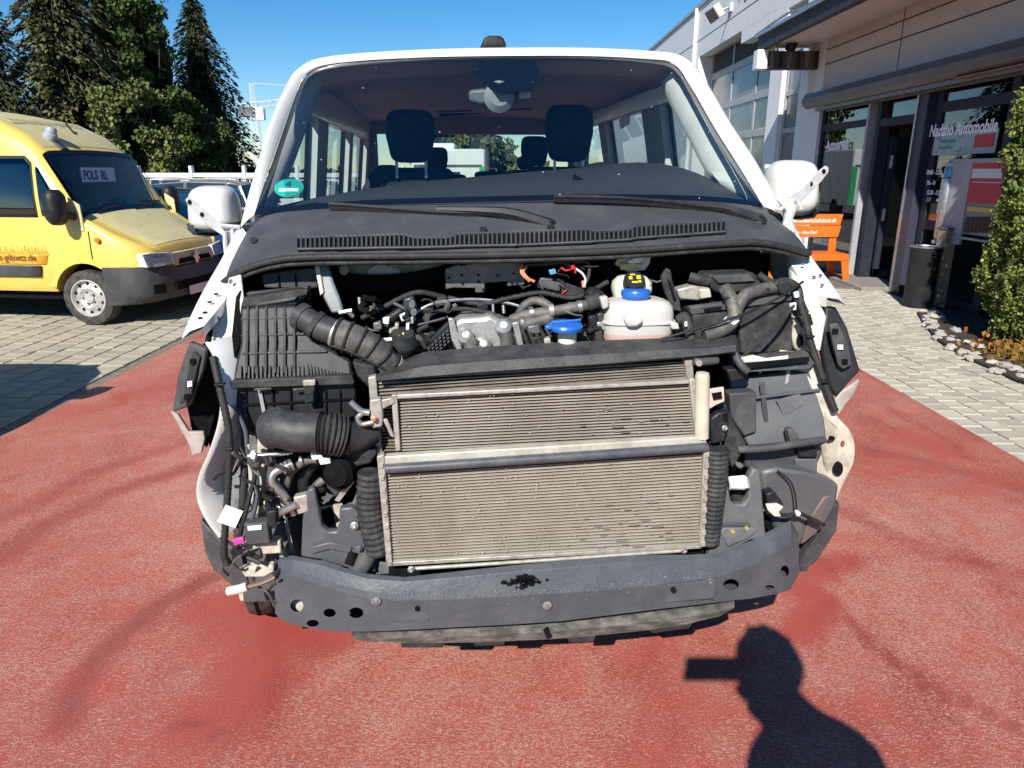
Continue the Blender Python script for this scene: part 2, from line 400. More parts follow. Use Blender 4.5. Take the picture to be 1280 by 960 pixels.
# ================================================================ WORKSHOP BUILDING
FX = 5.65
def F(px, py, off=0.0): return atX(px, py, FX - off)
WALL = pm('white_panel', (.72, .73, .73), (.64, .65, .65), 2.5, .55, lo=.4, hi=.75)
WALL2 = pm('shop_render', (.52, .49, .45), (.46, .43, .39), 3, .7, lo=.4, hi=.75, bump=.1)
DFRAME = pm('anthracite_frame', (.018, .02, .031), (.024, .027, .038), 6, .6, spec=.25)
GFRAME = pm('grey_door_panel', (.36, .37, .38), (.3, .31, .32), 6, .45)
CONC = pm('threshold_stone', (.2, .19, .17), (.28, .26, .23), 12, .8, bump=.2)
ROOM = pm('dark_room', (.035, .035, .04), None, rough=.8)
SOFFIT = pm('soffit_white', (.6, .6, .58), None, rough=.6)
bld = thing('workshop_building', 'white panelled garage workshop with dark framed shop front', 'building', (FX, 12, 0))
Y0, Y1, ZT = 2.2, 46.0, 6.42
ys0, ys1 = 3.0, F(1013, 240).y          # shop front opening
gy0, gy1 = F(956, 165).y, F(874, 71).y  # garage opening
wy0, wy1 = F(996, 140).y, F(973, 140).y # tall side window
zs = 2.98
GT = F(874, 71).z
bm = BM()
box2(bm, (FX, wy1, 0), (FX + .32, gy0, ZT)); box2(bm, (FX, ys1 + .0, 0), (FX + .321, wy0, ZT))
box2(bm, (FX, wy0, 4.9), (FX + .322, wy1, ZT)); box2(bm, (FX, wy0, 0), (FX + .319, wy1, .5))
box2(bm, (FX, gy0, GT), (FX + .318, gy1, ZT)); box2(bm, (FX + .002, gy0, F(927, 54).z), (FX + .3, F(927.5, 36).y, GT))
box2(bm, (FX, gy1, 0), (FX + .323, Y1, ZT)); box2(bm, (FX + .325, Y0, 3.7), (10, wy1, ZT - .02)); box2(bm, (FX + .325, wy1, GT + .12), (10, Y1, ZT - .025)); box2(bm, (10, Y0, 0), (10.2, Y1, ZT))
mk('wall', bm, WALL, bld)
bm = BM(); box2(bm, (FX + .001, Y0, zs), (FX + .32, ys1, ZT - .001)); box2(bm, (FX + .001, Y0, 0), (FX + .32, ys0, zs)); mk('shop_wall', bm, WALL2, bld)
bm = BM(); box2(bm, (FX - .05, Y0, ZT), (FX + .4, Y1, ZT + .1)); mk('roof_coping', bm, GFRAME, bld)
bm = BM()  # panel joints: thin recessed-looking battens stand 3 mm proud
for zz in (F(820, 56).z, F(920, 19).z): box2(bm, (FX - .004, gy0 if zz < 6 else Y0, zz - .012), (FX + .05, Y1, zz + .012))
for q in ((1040, 60), (1075, 66)): box2(bm, (FX - .004, Y0, F(*q).z - .01), (FX + .02, ys1, F(*q).z + .01))
yv = F(1125, 60).y; box2(bm, (FX - .0035, yv - .01, zs), (FX + .02, yv + .01, F(1040, 60).z + .6)); mk('panel_joint', bm, GREYP, bld)
bm = BM(); yd = F(872, 40).y; tube(bm, [(FX - .06, yd, .1), (FX - .06, yd, ZT)], .06, 10, smooth=False); mk('downpipe', bm, WHITE, bld)
for k, nm in enumerate('10'):
    t0 = F(921.5 + 8 * k, 4.5)
    text('wall_lettering', nm, TEXTD, Matrix.Translation((FX - .006, t0.y, t0.z)) @ Matrix(((0, 0, -1, 0), (-1, 0, 0, 0), (0, 1, 0, 0), (0, 0, 0, 1))), .55, bld)
def wall_text(nm, body, px, py, size, mat, off, parent, shear=0, sx=1):
    p = F(px, py, off)
    return text(nm, body, mat, Matrix.Translation(p) @ Matrix(((0, 0, -1, 0), (-1, 0, 0, 0), (0, 1, 0, 0), (0, 0, 0, 1))), size, parent, shear, sx=sx, bold=size * .022)
# sectional garage door, set back in its opening
GX = FX + .42
bm = BM(); box2(bm, (GX + .06, gy0, 0), (GX + .1, gy1 + .2, GT + .3)); gd = mk('garage_door', bm, GFRAME, bld)
rails = [0, .62, 1.24, atX(952, 165, GX).z, atX(952, 118, GX).z, atX(935, 76, GX).z, GT + .1]
rails[5] = max(rails[5], rails[4] + .9)
mull = [gy0 + .12 + (gy1 - gy0 - .2) * i / 3 for i in range(4)]
bm = BM()
for z in rails: box2(bm, (GX - .02, gy0, z - .09), (GX + .058, gy1, z + .09))
for y in mull: box2(bm, (GX - .012, y - .06, 0), (GX + .055, y + .06, GT + .2))
mk('door_frame', bm, GFRAME, gd, bevel=.01)
for i in range(2, 6):
    for j in range(3):
        bm = BM(); box2(bm, (GX + .01, mull[j] + .06, rails[i] + .09), (GX + .025, mull[j + 1] - .06, rails[i + 1] - .09)); mk('pane', bm, pm('garage_pane', (.10, .105, .115), (.17, .17, .18), 1.2, .18, lo=.45, hi=.6) if 'garage_pane' not in MATS else MATS['garage_pane'], gd) if i < 5 else mk('pane', bm, MATS['dark_room'], gd)
bm = BM(); box2(bm, (FX - .01, gy1 - .001, 0), (FX + .41, gy1 + .12, GT)); mk('door_reveal', bm, WHITE, bld)
# tall side window
wx = FX + .12
bm = BM(); zr = [.5, F(970, 212).z, F(972.5, 164).z, F(976, 118).z, F(980, 65).z, 4.9]
zr = sorted(zr)
for z in zr: box2(bm, (wx - .03, wy0, z - .05), (wx + .05, wy1, z + .05))
for y in (wy0 + .05, wy1 - .05): box2(bm, (wx - .028, y - .05, .5), (wx + .048, y + .05, 4.9))
sw = mk('side_window', bm, GFRAME, bld, bevel=.008)
for a, b in zip(zr, zr[1:]):
    if b - a > .3: bm = BM(); box2(bm, (wx, wy0 + .1, a + .05), (wx + .01, wy1 - .1, b - .05)); mk('pane', bm, MATS['garage_pane'], sw)
# shop front
sx0, sx1 = FX + .06, FX + .14
ydl, ydr = F(1088, 240).y, F(1129, 240).y      # door opening far / near
yw1 = F(1074, 240).y; yp = F(1149, 240).y; ywn = F(1243, 240).y
z_tr = F(1050, 157).z
def framebars(name, y0, y1, zlist, ylist, w=.05):
    bm = BM()
    for z in zlist: box2(bm, (sx0 + .003, y0, z - w), (sx1 - .003, y1, z + w))
    for y in ylist: box2(bm, (sx0, y - w, 0), (sx1, y + w, zs))
    return mk(name, bm, DFRAME, bld, bevel=.006)
s1 = framebars('shop_window', yw1, ys1, (.06, .34, z_tr, zs - .05), (yw1 + .05, ys1 - .05), .055)
for a, b in ((.4, z_tr - .05), (z_tr + .05, zs - .1)):
    bm = BM(); box2(bm, (sx0 + .03, yw1 + .1, a), (sx0 + .038, ys1 - .1, b)); mk('pane', bm, DGLASS, s1)
bm = BM(); box2(bm, (sx0 + .02, yw1 + .1, .1), (sx0 + .06, ys1 - .1, .3)); mk('lower_panel', bm, DFRAME, s1)
wall_text('window_lettering', 'K', 1019, 191, .25, TEXTW, -.05, bld, 0, .9); wall_text('window_lettering', '-Autoservice', 1031, 188, .25, TEXTW, -.05, bld, 0, .72)
s2 = framebars('shop_window', ywn, yp, (.06, 1.0, z_tr + .06, zs - .05), (yp - .06, ywn + .06), .065)
for a, b in ((1.05, z_tr), (z_tr + .12, zs - .1)):
    bm = BM(); box2(bm, (sx0 + .03, ywn + .12, a), (sx0 + .038, yp - .12, b)); mk('pane', bm, DGLASS, s2)
s3 = framebars('shop_window', 3.0, ywn - .14, (.06, .34, z_tr + .06, zs - .05), (3.06, 5.4, ywn - .2), .065)
for a, b in ((.4, z_tr), (z_tr + .12, zs - .1)):
    bm = BM(); box2(bm, (sx0 + .03, 3.1, a), (sx0 + .038, ywn - .25, b)); mk('pane', bm, DGLASS, s3)
bm = BM(); box2(bm, (FX - .02, ywn - .145, 0), (FX + .2, ywn + .0, zs)); mk('shop_pillar', bm, DFRAME, bld, bevel=.01)
wall_text('window_lettering', 'Nadaho Automobile', 1161, 171, .215, TEXTW, -.05, bld, .12, sx=.80)
# door frame, open leaf, lit pillar
bm = BM()
for y in (ydl + .07, ydr - .05): box2(bm, (FX - .0, y - .06, .02), (FX + .18, y + .06, zs))
box2(bm, (FX + .004, ydr, z_tr - .1), (FX + .176, ydl, z_tr + .02)); box2(bm, (FX + .004, ydr, zs - .1), (FX + .176, ydl, zs - .001)); mk('door_jamb', bm, DFRAME, bld, bevel=.008)
bm = BM(); box2(bm, (sx0 + .03, ydr, z_tr + .02), (sx0 + .038, ydl, zs - .1)); mk('fanlight', bm, DGLASS, bld)
bm = BM(); box2(bm, (FX - .03, ydr - .34, 0), (FX + .2, ydr - .11, zs)); mk('door_pillar', bm, pm('blue_grey_pillar', (.035, .04, .06), None, rough=.5, spec=.4), bld, bevel=.012)
bm = BM(); box2(bm, (FX - .05, ydr - .13, 0), (FX - .02, ydr - .09, zs - .2)); mk('pillar_edge', bm, STEEL, bld)
dy = ydl - .02
bm = BM()
for x0, x1, z0, z1 in ((0, 1.0, .06, .2), (0, 1.0, z_tr - .25, z_tr - .12), (0, .11, .06, z_tr - .12), (.9, 1.0, .06, z_tr - .12)): box2(bm, (FX + .19 + x0, dy - .03, z0), (FX + .19 + x1, dy + .03, z1))
dl = mk('door', bm, DFRAME, bld, bevel=.006)
bm = BM(); box2(bm, (FX + .3, dy - .004, .2), (FX + 1.09, dy + .004, z_tr - .25)); mk('pane', bm, DGLASS, dl)
bm = BM()
for z in (.95, 1.75): box2(bm, (FX + .2, dy - .075, z), (FX + .24, dy - .03, z + .2))
mk('door_handle', bm, STEEL, dl, bevel=.006)
bm = BM(); box2(bm, (FX - .02, yw1 - .03, 0), (FX + .16, yw1 + .04, zs)); mk('window_post', bm, GFRAME, bld, bevel=.006)
bm = BM(); box2(bm, (FX - .45, ydr - .1, -.02), (FX + .3, ydl + .35, .055)); mk('doorstep', bm, CONC, bld, bevel=.01)
# inner room
bm = BM(); box2(bm, (FX + .33, 2.4, -.03), (9.9, 13.8, .03)); box2(bm, (9.7, 2.4, 0), (9.9, 13.8, 3.3)); box2(bm, (FX + .33, 13.7, 0), (9.9, 13.9, 3.3)); box2(bm, (FX + .33, 2.4, 3.1), (9.9, 13.8, 3.3)); mk('showroom', bm, ROOM, bld)
# roller shutter box along the shop front
za, zb = F(1002.5, 128).z, F(1002.5, 118).z
bm = BM(); yr0, yr1 = 3.2, F(1003, 122, .3).y
prof = [(0, 2.86), (-.2, 2.80), (-.29, 2.86), (-.31, 2.96), (-.26, 3.06), (-.1, 3.1), (.0, 3.1)]
loft(bm, [[Vector((FX + x, y, z)) for x, z in prof] for y in (yr0, yr1)], True, True)
rb_ = mk('roller_shutter_box', bm, pm('shutter_grey', (.07, .075, .085), (.10, .10, .105), 5, .4), bld, bevel=.012)
bm = BM(); box2(bm, (FX - .2, yr0, 2.74), (FX - .15, yr1 - .4, 2.795)); box2(bm, (FX - .08, yr0, 2.72), (FX - .03, yr1 - .6, 2.79)); mk('shutter_slat', bm, DKSTEEL, rb_)
bm = BM(); box2(bm, (FX - .25, 6.6, 2.78), (FX - .21, 9.4, 2.80)); mk('copper_strip', bm, pm('rusty_strip', (.35, .12, .06), (.2, .1, .07), 20, .6), rb_)
# canopy
cy1 = F(1018, 52).y; cx0 = atY(947, 58, cy1).x; cz0 = atY(947, 64, cy1).z; cz1 = atY(947, 46, cy1).z
can = mk('canopy', (lambda b: (box2(b, (cx0 + .05, 2.0, cz0 + .1), (FX - .002, cy1 - .03, cz1 - .02)), b)[1])(BM()), SOFFIT, bld)
bm = BM(); box2(bm, (cx0, 1.95, cz0), (cx0 + .1, cy1, cz1)); mk('fascia', bm, pm('slate_fascia', (.026, .029, .038), (.04, .042, .05), 5, .6, spec=.3), can, bevel=.01)
bm = BM(); box2(bm, (cx0 - .06, 1.95, cz1 - .02), (cx0 + .06, cy1 + .02, cz1 + .035)); tube(bm, [(cx0 - .05, cy1, cz1 + .03), (cx0 - .03, cy1 - 1.5, cz1 + .1), (cx0 - .05, cy1 - 3, cz1 + .04), (cx0 - .05, 3, cz1 + .06)], .02); mk('gutter_edge', bm, STEEL, can)
bm = BM(); box2(bm, (cx0 + .1, cy1 - .06, cz0 + .05), (FX, cy1 - .02, cz1 - .03)); mk('end_board', bm, SOFFIT, can)
bm = BM(); box2(bm, (cx0 + .42, 6.5, cz0 + .03), (cx0 + .56, 10.4, cz0 + .1)); mk('tube_lamp', bm, WPLASTIC, can, bevel=.02)
bm = BM(); box2(bm, (FX - .12, cy1 - .2, 3.1), (FX, cy1 - .08, cz0 + .1)); mk('corner_post', bm, WALL, can)
# hanging louvre box at canopy end
hb0 = atY(957, 87, cy1 - .25); hb1 = atY(1025, 64, cy1 - .25)
lb = thing('louvre_box', 'dark ribbed box hanging below the end of the canopy', 'ventilation box', (hb0.x, cy1 - .25, hb0.z))
bm = BM(); box2(bm, (hb0.x, cy1 - .3, hb0.z), (hb1.x, cy1 - .12, hb1.z)); mk('casing', bm, pm('ribbed_dark', (.05, .05, .048), (.085, .08, .075), 20, .6), lb, bevel=.012)
for i in range(6):
    x = hb0.x + (hb1.x - hb0.x) * (i + .5) / 6
    bm = BM(); box2(bm, (x - .035, cy1 - .325, hb0.z + .02), (x + .035, cy1 - .301, hb1.z - .02)); mk('rib', bm, BLACK if i % 2 else DKSTEEL, lb, bevel=.008)
bm = BM(); box2(bm, (hb0.x - .2, cy1 - .34, hb0.z), (hb0.x - .004, cy1 - .1, hb1.z + .02)); mk('end_cap', bm, WALL, lb, bevel=.01)
bm = BM(); lathe(bm, [(0, 0), (.05, .01), (.08, .12), (.0, .125)], frame((hb0.x + .12, cy1 - .2, hb1.z + .0), (-.5, -.6, .5)), 14); mk('spot_lamp', bm, WPLASTIC, lb)
bm = BM(); lathe(bm, [(0, 0), (.09, .01), (.1, .16), (.0, .165)], frame((hb0.x + .42, cy1 - .2, hb1.z), (.2, -.3, .9)), 14); mk('lamp_housing', bm, BLACK, lb)
for x in (hb0.x + .2, hb1.x - .1):
    bm = BM(); box2(bm, (x - .015, cy1 - .215, hb1.z - .01), (x + .015, cy1 - .185, cz0 + .12)); mk('hanger', bm, STEEL, lb)
# floodlight on the wall
fp = F(914, 15, 0)
fl = thing('floodlight', 'small grey floodlight on the upper white wall', 'floodlight', (fp.x, fp.y, fp.z))
Mx = Matrix.Rotation(R(-35), 3, 'Y') @ Matrix.Rotation(R(15), 3, 'Z')
bm = BM(); box(bm, (fp.x - .42, fp.y, fp.z - .03), (.2, .5, .34), Mx); mk('housing', bm, pm('beige_lamp', (.5, .48, .42), None), fl, bevel=.02)
bm = BM(); box(bm, Vector((fp.x - .42, fp.y, fp.z - .03)) + Mx @ Vector((-.105, 0, 0)), (.012, .44, .28), Mx); mk('lens', bm, DKSTEEL, fl)
bm = BM(); tube(bm, [(fp.x - .32, fp.y, fp.z), (fp.x - .1, fp.y, fp.z + .1), (fp.x + .01, fp.y, fp.z + .1)], .03); mk('arm', bm, STEEL, fl)
bm = BM(); box2(bm, (fp.x - .06, fp.y - .12, fp.z), (fp.x - .001, fp.y + .12, fp.z + .2)); mk('wall_plate', bm, WPLASTIC, fl, bevel=.01)

# ---- things by the shop front
def facing(p): return Matrix.Translation(p)
# bench
bp0 = G(1056, 352); bx1 = 5.37; by = bp0.y + .25
bench = thing('bench', 'bright orange metal bench with printed backrest beside the shop door', 'bench', (bx1 - .6, by, 0))
ORG = pm('orange_powder_coat', (.72, .145, .012), (.66, .13, .012), 6, .42)
zb1 = atY(1040, 268, by).z; bw = 1.25
for z0, z1, q in ((zb1 - .17, zb1, 0), (zb1 - .36, zb1 - .18, 1)):
    bm = BM(); prism(bm, [(bx1 - bw, by + .12 * (z0 - .45), z0), (bx1 - .03 - .12 * (zb1 - z0), by + .12 * (z0 - .45), z0), (bx1 - .03 - .12 * (zb1 - z1) + .02, by + .12 * (z1 - .45), z1), (bx1 - bw, by + .12 * (z1 - .45), z1)], Vector((0, .02, 0))); mk('backrest_board', bm, ORG, bench, bevel=.004)
bm = BM(); box2(bm, (bx1 - bw, by - .46, .43), (bx1 - .1, by + .02, .465)); box2(bm, (bx1 - bw, by - .47, .36), (bx1 - .1, by - .44, .462)); mk('seat', bm, ORG, bench, bevel=.004)
for xx in (bx1 - .08, bx1 - bw - .0):
    bm = BM(); prism(bm, [(xx - .09, by + .1, zb1 - .02), (xx, by + .1, zb1 + .0), (xx - .01, by + .02, .45), (xx + .07, by + .10, .02), (xx - .05, by + .10, .02), (xx - .13, by + .02, .36)], Vector((0, .03, 0))); mk('leg', bm, ORG, bench, bevel=.004)
    bm = BM(); prism(bm, [(xx - .13, by - .46, .46), (xx - .01, by - .46, .46), (xx + .06, by - .46, 0), (xx - .04, by - .46, 0)], Vector((0, .03, 0))); mk('leg', bm, ORG, bench, bevel=.004)
tm = Matrix.Translation((bx1 - .93, by + .055 - .012, zb1 - .13)) @ Matrix.Rotation(R(83), 4, 'X')
text('backrest_lettering', 'www.nachbarschaftsbank.de', TEXTW, tm, .098, bench, .1, sx=.72)
text('backrest_lettering', 'Design - Altes Dorf', TEXTW, Matrix.Translation((bx1 - .86, by + .033 - .012, zb1 - .31)) @ Matrix.Rotation(R(83), 4, 'X'), .075, bench, .1, sx=.72)
# bin
bc = G(1152, 383); bc.x = 5.33; bc = Vector((5.33, 9.28, 0)); bcx = bc
bn = thing('waste_bin', 'round black waste bin standing right of the shop door', 'bin', bc)
hgt = atY(1152, 309, bc.y).z
bm = BM(); lathe(bm, [(.0, .005), (.165, .005), (.172, .02), (.18, hgt - .03), (.186, hgt - .02), (.186, hgt), (.168, hgt), (.163, hgt - .25), (0, hgt - .25)], Matrix.Translation(bc), 32); mk('bin_body', bm, pm('bin_black', (.015, .017, .02), (.025, .026, .03), 8, .6, spec=.3), bn)
bm = BM(); lathe(bm, [(.18, hgt - .001), (.191, hgt), (.191, hgt + .015), (.168, hgt + .015), (.164, hgt)], Matrix.Translation(bc), 32); mk('rim', bm, STEEL, bn)
# timber post and display case
def fbox(name, a, b, off0, off1, mat, parent, bev=.006):
    p, q = F(a[0], a[1], off0), F(b[0], b[1], off0)
    bm = BM(); box2(bm, (FX - off0, min(p.y, q.y), min(p.z, q.z)), (FX - off1, max(p.y, q.y), max(p.z, q.z))); return mk(name, bm, mat, parent, bevel=bev)
p0 = F(1178, 340, .05)
ps = thing('timber_post', 'short beige timber post behind the black bin', 'post', (FX, p0.y, 0))
bm = BM(); box2(bm, (FX - .14, p0.y - .1, 0), (FX + .0, p0.y + .1, 1.0)); mk('post_body', bm, pm('pale_timber', (.36, .29, .19), (.28, .22, .14), 12, .7, stretch=(6, 6, .6)), ps, bevel=.008)
bm = BM(); box2(bm, (FX - .15, p0.y - .11, 1.0), (FX + .0, p0.y + .11, 1.02)); mk('post_cap', bm, DKSTEEL, ps)
dc = thing('display_case', 'grey metal display case with red poster on the shop front', 'display case', F(1215, 300, .1))
fbox('frame_post', (1184, 204), (1198, 306), .06, .02, GFRAME, dc); fbox('base_tray', (1188, 294), (1262, 308), .075, .02, GFRAME, dc)
fbox('back_panel', (1191, 200), (1262, 300), .045, .035, pm('case_grey', (.22, .23, .24), None), dc)
fbox('red_poster', (1211, 203), (1258, 256), .058, .048, pm('poster_red', (.5, .025, .04), None), dc, 0)
fbox('white_print', (1216, 211), (1252, 223), .064, .06, PAPER, dc, 0); fbox('white_print', (1216, 227), (1252, 229), .064, .06, PAPER, dc, 0)
fbox('yellow_strip', (1209, 258), (1258, 268), .058, .048, pm('strip_yellow', (.62, .45, .08), None), dc, 0)
for i in range(9): fbox('wire_bar', (1207 + i * 5, 271), (1209 + i * 5, 291), .06, .05, BLACK, dc, 0)
fbox('top_rail', (1186, 199), (1262, 203), .062, .02, GFRAME, dc)
# metal cylinder and cards in the window
ec = F(1182, 303, -.02); ez = F(1186, 205, -.02)
et = thing('exhaust_cylinder', 'shiny upright exhaust cylinder in the shop window', 'cylinder', (FX - .02, ec.y, 1.0))
xx = FX - .03; yy = F(1181, 260, .03).y; z0, z1 = F(1181, 300, .03).z, F(1181, 208, .03).z
bm = BM(); lathe(bm, [(0, z0), (.055, z0), (.075, z0 + .03), (.075, z1 - .03), (.055, z1), (0, z1)], Matrix.Translation((xx, yy, 0)), 24); mk('canister', bm, STEEL, et)
bm = BM(); lathe(bm, [(.0, z1 - .01), (.1, z1), (.1, z1 + .04), (0, z1 + .05)], Matrix.Translation((xx, yy, 0)), 18); mk('top_flange', bm, SILVER, et)
bm = BM(); lathe(bm, [(.0, z0 - .05), (.09, z0 - .05), (.09, z0 - .02), (.05, z0), (0, z0 + .01)], Matrix.Translation((xx, yy, 0)), 18); mk('bottom_flange', bm, SILVER, et)
for z in (z0 + .14, z1 - .14): bm = BM(); lathe(bm, [(.074, z - .012), (.083, z - .01), (.083, z + .01), (.074, z + .012)], Matrix.Translation((xx, yy, 0)), 24); mk('clamp_band', bm, DKSTEEL, et)
sg = thing('window_sign', 'pale teal opening sign with red patch in the shop window', 'sign', F(1205, 190, -.05))
p, q = F(1164, 199, -.05), F(1247, 170, -.05)
bm = BM(); box2(bm, (FX + .05, q.y, p.z + .05), (FX + .06, p.y, p.z + .33)); mk('sign_board', bm, pm('pale_teal', (.34, .45, .44), None), sg)
for yb, zz in ((p.y - .08, p.z + .08), (p.y - .08, p.z + .25), (p.y - .58, p.z + .08), (p.y - .58, p.z + .25)):
    bm = BM(); box2(bm, (FX + .046, yb - .05, zz), (FX + .049, yb + .05, zz + .015)); box2(bm, (FX + .0465, yb - .05, zz), (FX + .0495, yb - .035, zz + .06)); mk('corner_mark', bm, TEAL, sg)
for k, zz in enumerate((p.z + .2, p.z + .12)):
    text('sign_lettering', ('Wohnwagen', 'Autogalerie')[k], TEAL, Matrix.Translation((FX + .047, p.y - .12, zz)) @ Matrix(((0, 0, -1, 0), (-1, 0, 0, 0), (0, 1, 0, 0), (0, 0, 0, 1))), .085, sg, sx=.85)
bm = BM(); box2(bm, (FX + .045, q.y + .04, p.z + .12), (FX + .049, q.y + .42, p.z + .27)); mk('red_patch', bm, MATS['poster_red'], sg)
hr = thing('opening_hours', 'small white opening hours print on the shop window', 'notice', F(1166, 230, -.055))
for k, (s, zz) in enumerate((('09:00 - 12:30', 218), ('Mo - Fr', 231), ('13.30 - 17.00', 243), ('/ / /', 252))):
    wall_text('hours_lettering', s, 1158, zz, .085, TEXTW, -.055, hr, .1, .8)
# door mat
bm = BM(); box2(bm, (FX - .95, ydr + .1, .0), (FX - .46, ydl + .5, .018)); tag(mk('door_mat', bm, pm('mat_brown', (.14, .12, .1), (.2, .17, .14), 60, .95), bevel=.004), 'flat brown door mat in front of the shop entrance', 'door mat')
# planting bed, stones, ground cover
bm = BM()
bed = [(5.05, 8.75), (4.72, 8.0), (4.42, 7.2), (4.3, 6.5), (4.25, 5.8), (4.3, 4.8), (5.64, 4.6), (5.64, 8.9)]
prism(bm, [(x, y, .012) for x, y in bed], Vector((0, 0, .02)))
tag(mk('planting_bed', bm, pm('soil', (.03, .022, .016), (.07, .055, .04), 20, .95, bump=.6, bscale=40)), 'dark soil bed along the shop front', None, None, 'structure')
STONE = pm('pale_stone', (.46, .43, .37), (.3, .28, .24), 9, .8, bump=.4, bscale=30, objrnd=.18)
rs = random.Random(11); meshes = []
for k in range(4):
    bm = BM(); bmesh.ops.create_icosphere(bm, subdivisions=2, radius=1)
    for v in bm.verts: v.co = Vector((v.co.x, v.co.y * .75, v.co.z * .55)) * (1 + rs.uniform(-.16, .16))
    finish(bm, 28); me = bpy.data.meshes.new('stone'); bm.to_mesh(me); bm.free(); me.materials.append(STONE); meshes.append(me)
edge = bed[:6]
n = 0
for i in range(5):
    a, b = Vector(edge[i]), Vector(edge[i + 1])
    for k in range(13):
        p = a.lerp(b, (k + rs.random()) / 13); r = rs.uniform(.03, .075)
        o = bpy.data.objects.new('edging_stone', rs.choice(meshes)); COL.objects.link(o)
        o.location = (p.x + rs.uniform(-.04, .3), p.y + rs.uniform(-.05, .1), r * .3 + .01); o.scale = (r, r, r); o.rotation_euler = (rs.uniform(-.3, .3), rs.uniform(-.3, .3), rs.uniform(0, 6))
        tag(o, 'pale rough stone along the edge of the planting bed', 'stone', 'edging stones of the planting bed')
def leaf_mass(bm, pts, size, rr, aspect=1.0, up=None):
    for p in pts:
        s = size * rr.uniform(.6, 1.35)
        d = Vector((rr.gauss(0, 1), rr.gauss(0, 1), rr.gauss(0, 1))).normalized()
        if up is not None: d = (d + up).normalized()
        q = d.cross(Vector((rr.gauss(0, 1), rr.gauss(0, 1), rr.gauss(0, 1)))).normalized()
        p = Vector(p); a = d * s; b = q * s * .42 * aspect
        bm.faces.new([bm.verts.new(p), bm.verts.new(p + a * .55 + b), bm.verts.new(p + a), bm.verts.new(p + a * .5 - b)])
def foliage(name, c1, c2, k=.35):
    m = pm(name, c1, c2, .9, .6, lo=.4, hi=.62, island=k, spec=.2); b = m.node_tree.nodes['Principled BSDF']
    b.inputs['Subsurface Weight'].default_value = 0
    return m
THUJA = foliage('thuja_green', (.21, .24, .055), (.085, .115, .028), .5); THUJA.node_tree.nodes['Noise Texture'].inputs['Scale'].default_value = 7
hr_ = random.Random(5)
hd = thing('conifer_hedge', 'tall dense yellow green conifer column at the right edge', 'hedge', (5.3, 6.9, 0))
def thuja_r(t, a): return (.52 * (1 - .62 * max(0, t - .35) ** 1.5) * min(1, .62 + t * 2.2)) * (1 + .10 * math.sin(a * 3 + t * 9) + .08 * math.sin(a * 7 - t * 17))
pts = []; bm = BM()
for i in range(1500):
    t = hr_.random(); a = hr_.uniform(0, 6.283); r = thuja_r(t, a) * hr_.uniform(.86, 1.07); c = Vector((5.24 + r * math.cos(a), 6.9 + r * math.sin(a), .1 + t * 3.0))
    d = Vector((math.cos(a) * .55 + hr_.gauss(0, .25), math.sin(a) * .55 + hr_.gauss(0, .25), .9)).normalized(); L_ = hr_.uniform(.10, .2)
    for k in range(62):
        u = hr_.random(); pts.append(c + d * (u - .4) * L_ + Vector((hr_.gauss(0, 1), hr_.gauss(0, 1), hr_.gauss(0, .6))) * .028 * (1.25 - u))
leaf_mass(bm, pts, .036, hr_, .8, Vector((0, 0, .8))); mk('foliage', bm, THUJA, hd, recalc=False)
bm = BM()
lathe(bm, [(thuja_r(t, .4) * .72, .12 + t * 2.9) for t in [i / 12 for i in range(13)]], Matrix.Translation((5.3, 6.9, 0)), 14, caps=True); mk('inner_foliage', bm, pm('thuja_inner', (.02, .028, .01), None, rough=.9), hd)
bm = BM(); tube(bm, [(5.3, 6.9, 0), (5.3, 6.9, 1)], .05, smooth=False); mk('trunk', bm, pm('bark', (.06, .045, .032), (.1, .08, .06), 10, .9, bump=.5), hd)
bm = BM(); pts = [(5.0 + hr_.gauss(0, .3), 6.45 + hr_.gauss(0, .28), abs(hr_.gauss(0, .05)) + .03) for i in range(900)]
pts = [p for p in pts if p[0] > 4.4]
leaf_mass(bm, pts, .06, hr_, 1, Vector((0, 0, .6))); tag(mk('ground_cover', bm, foliage('rusty_leaves', (.28, .10, .025), (.16, .13, .03), .4), recalc=False), 'rusty orange low ground cover under the hedge', None, None, 'stuff')
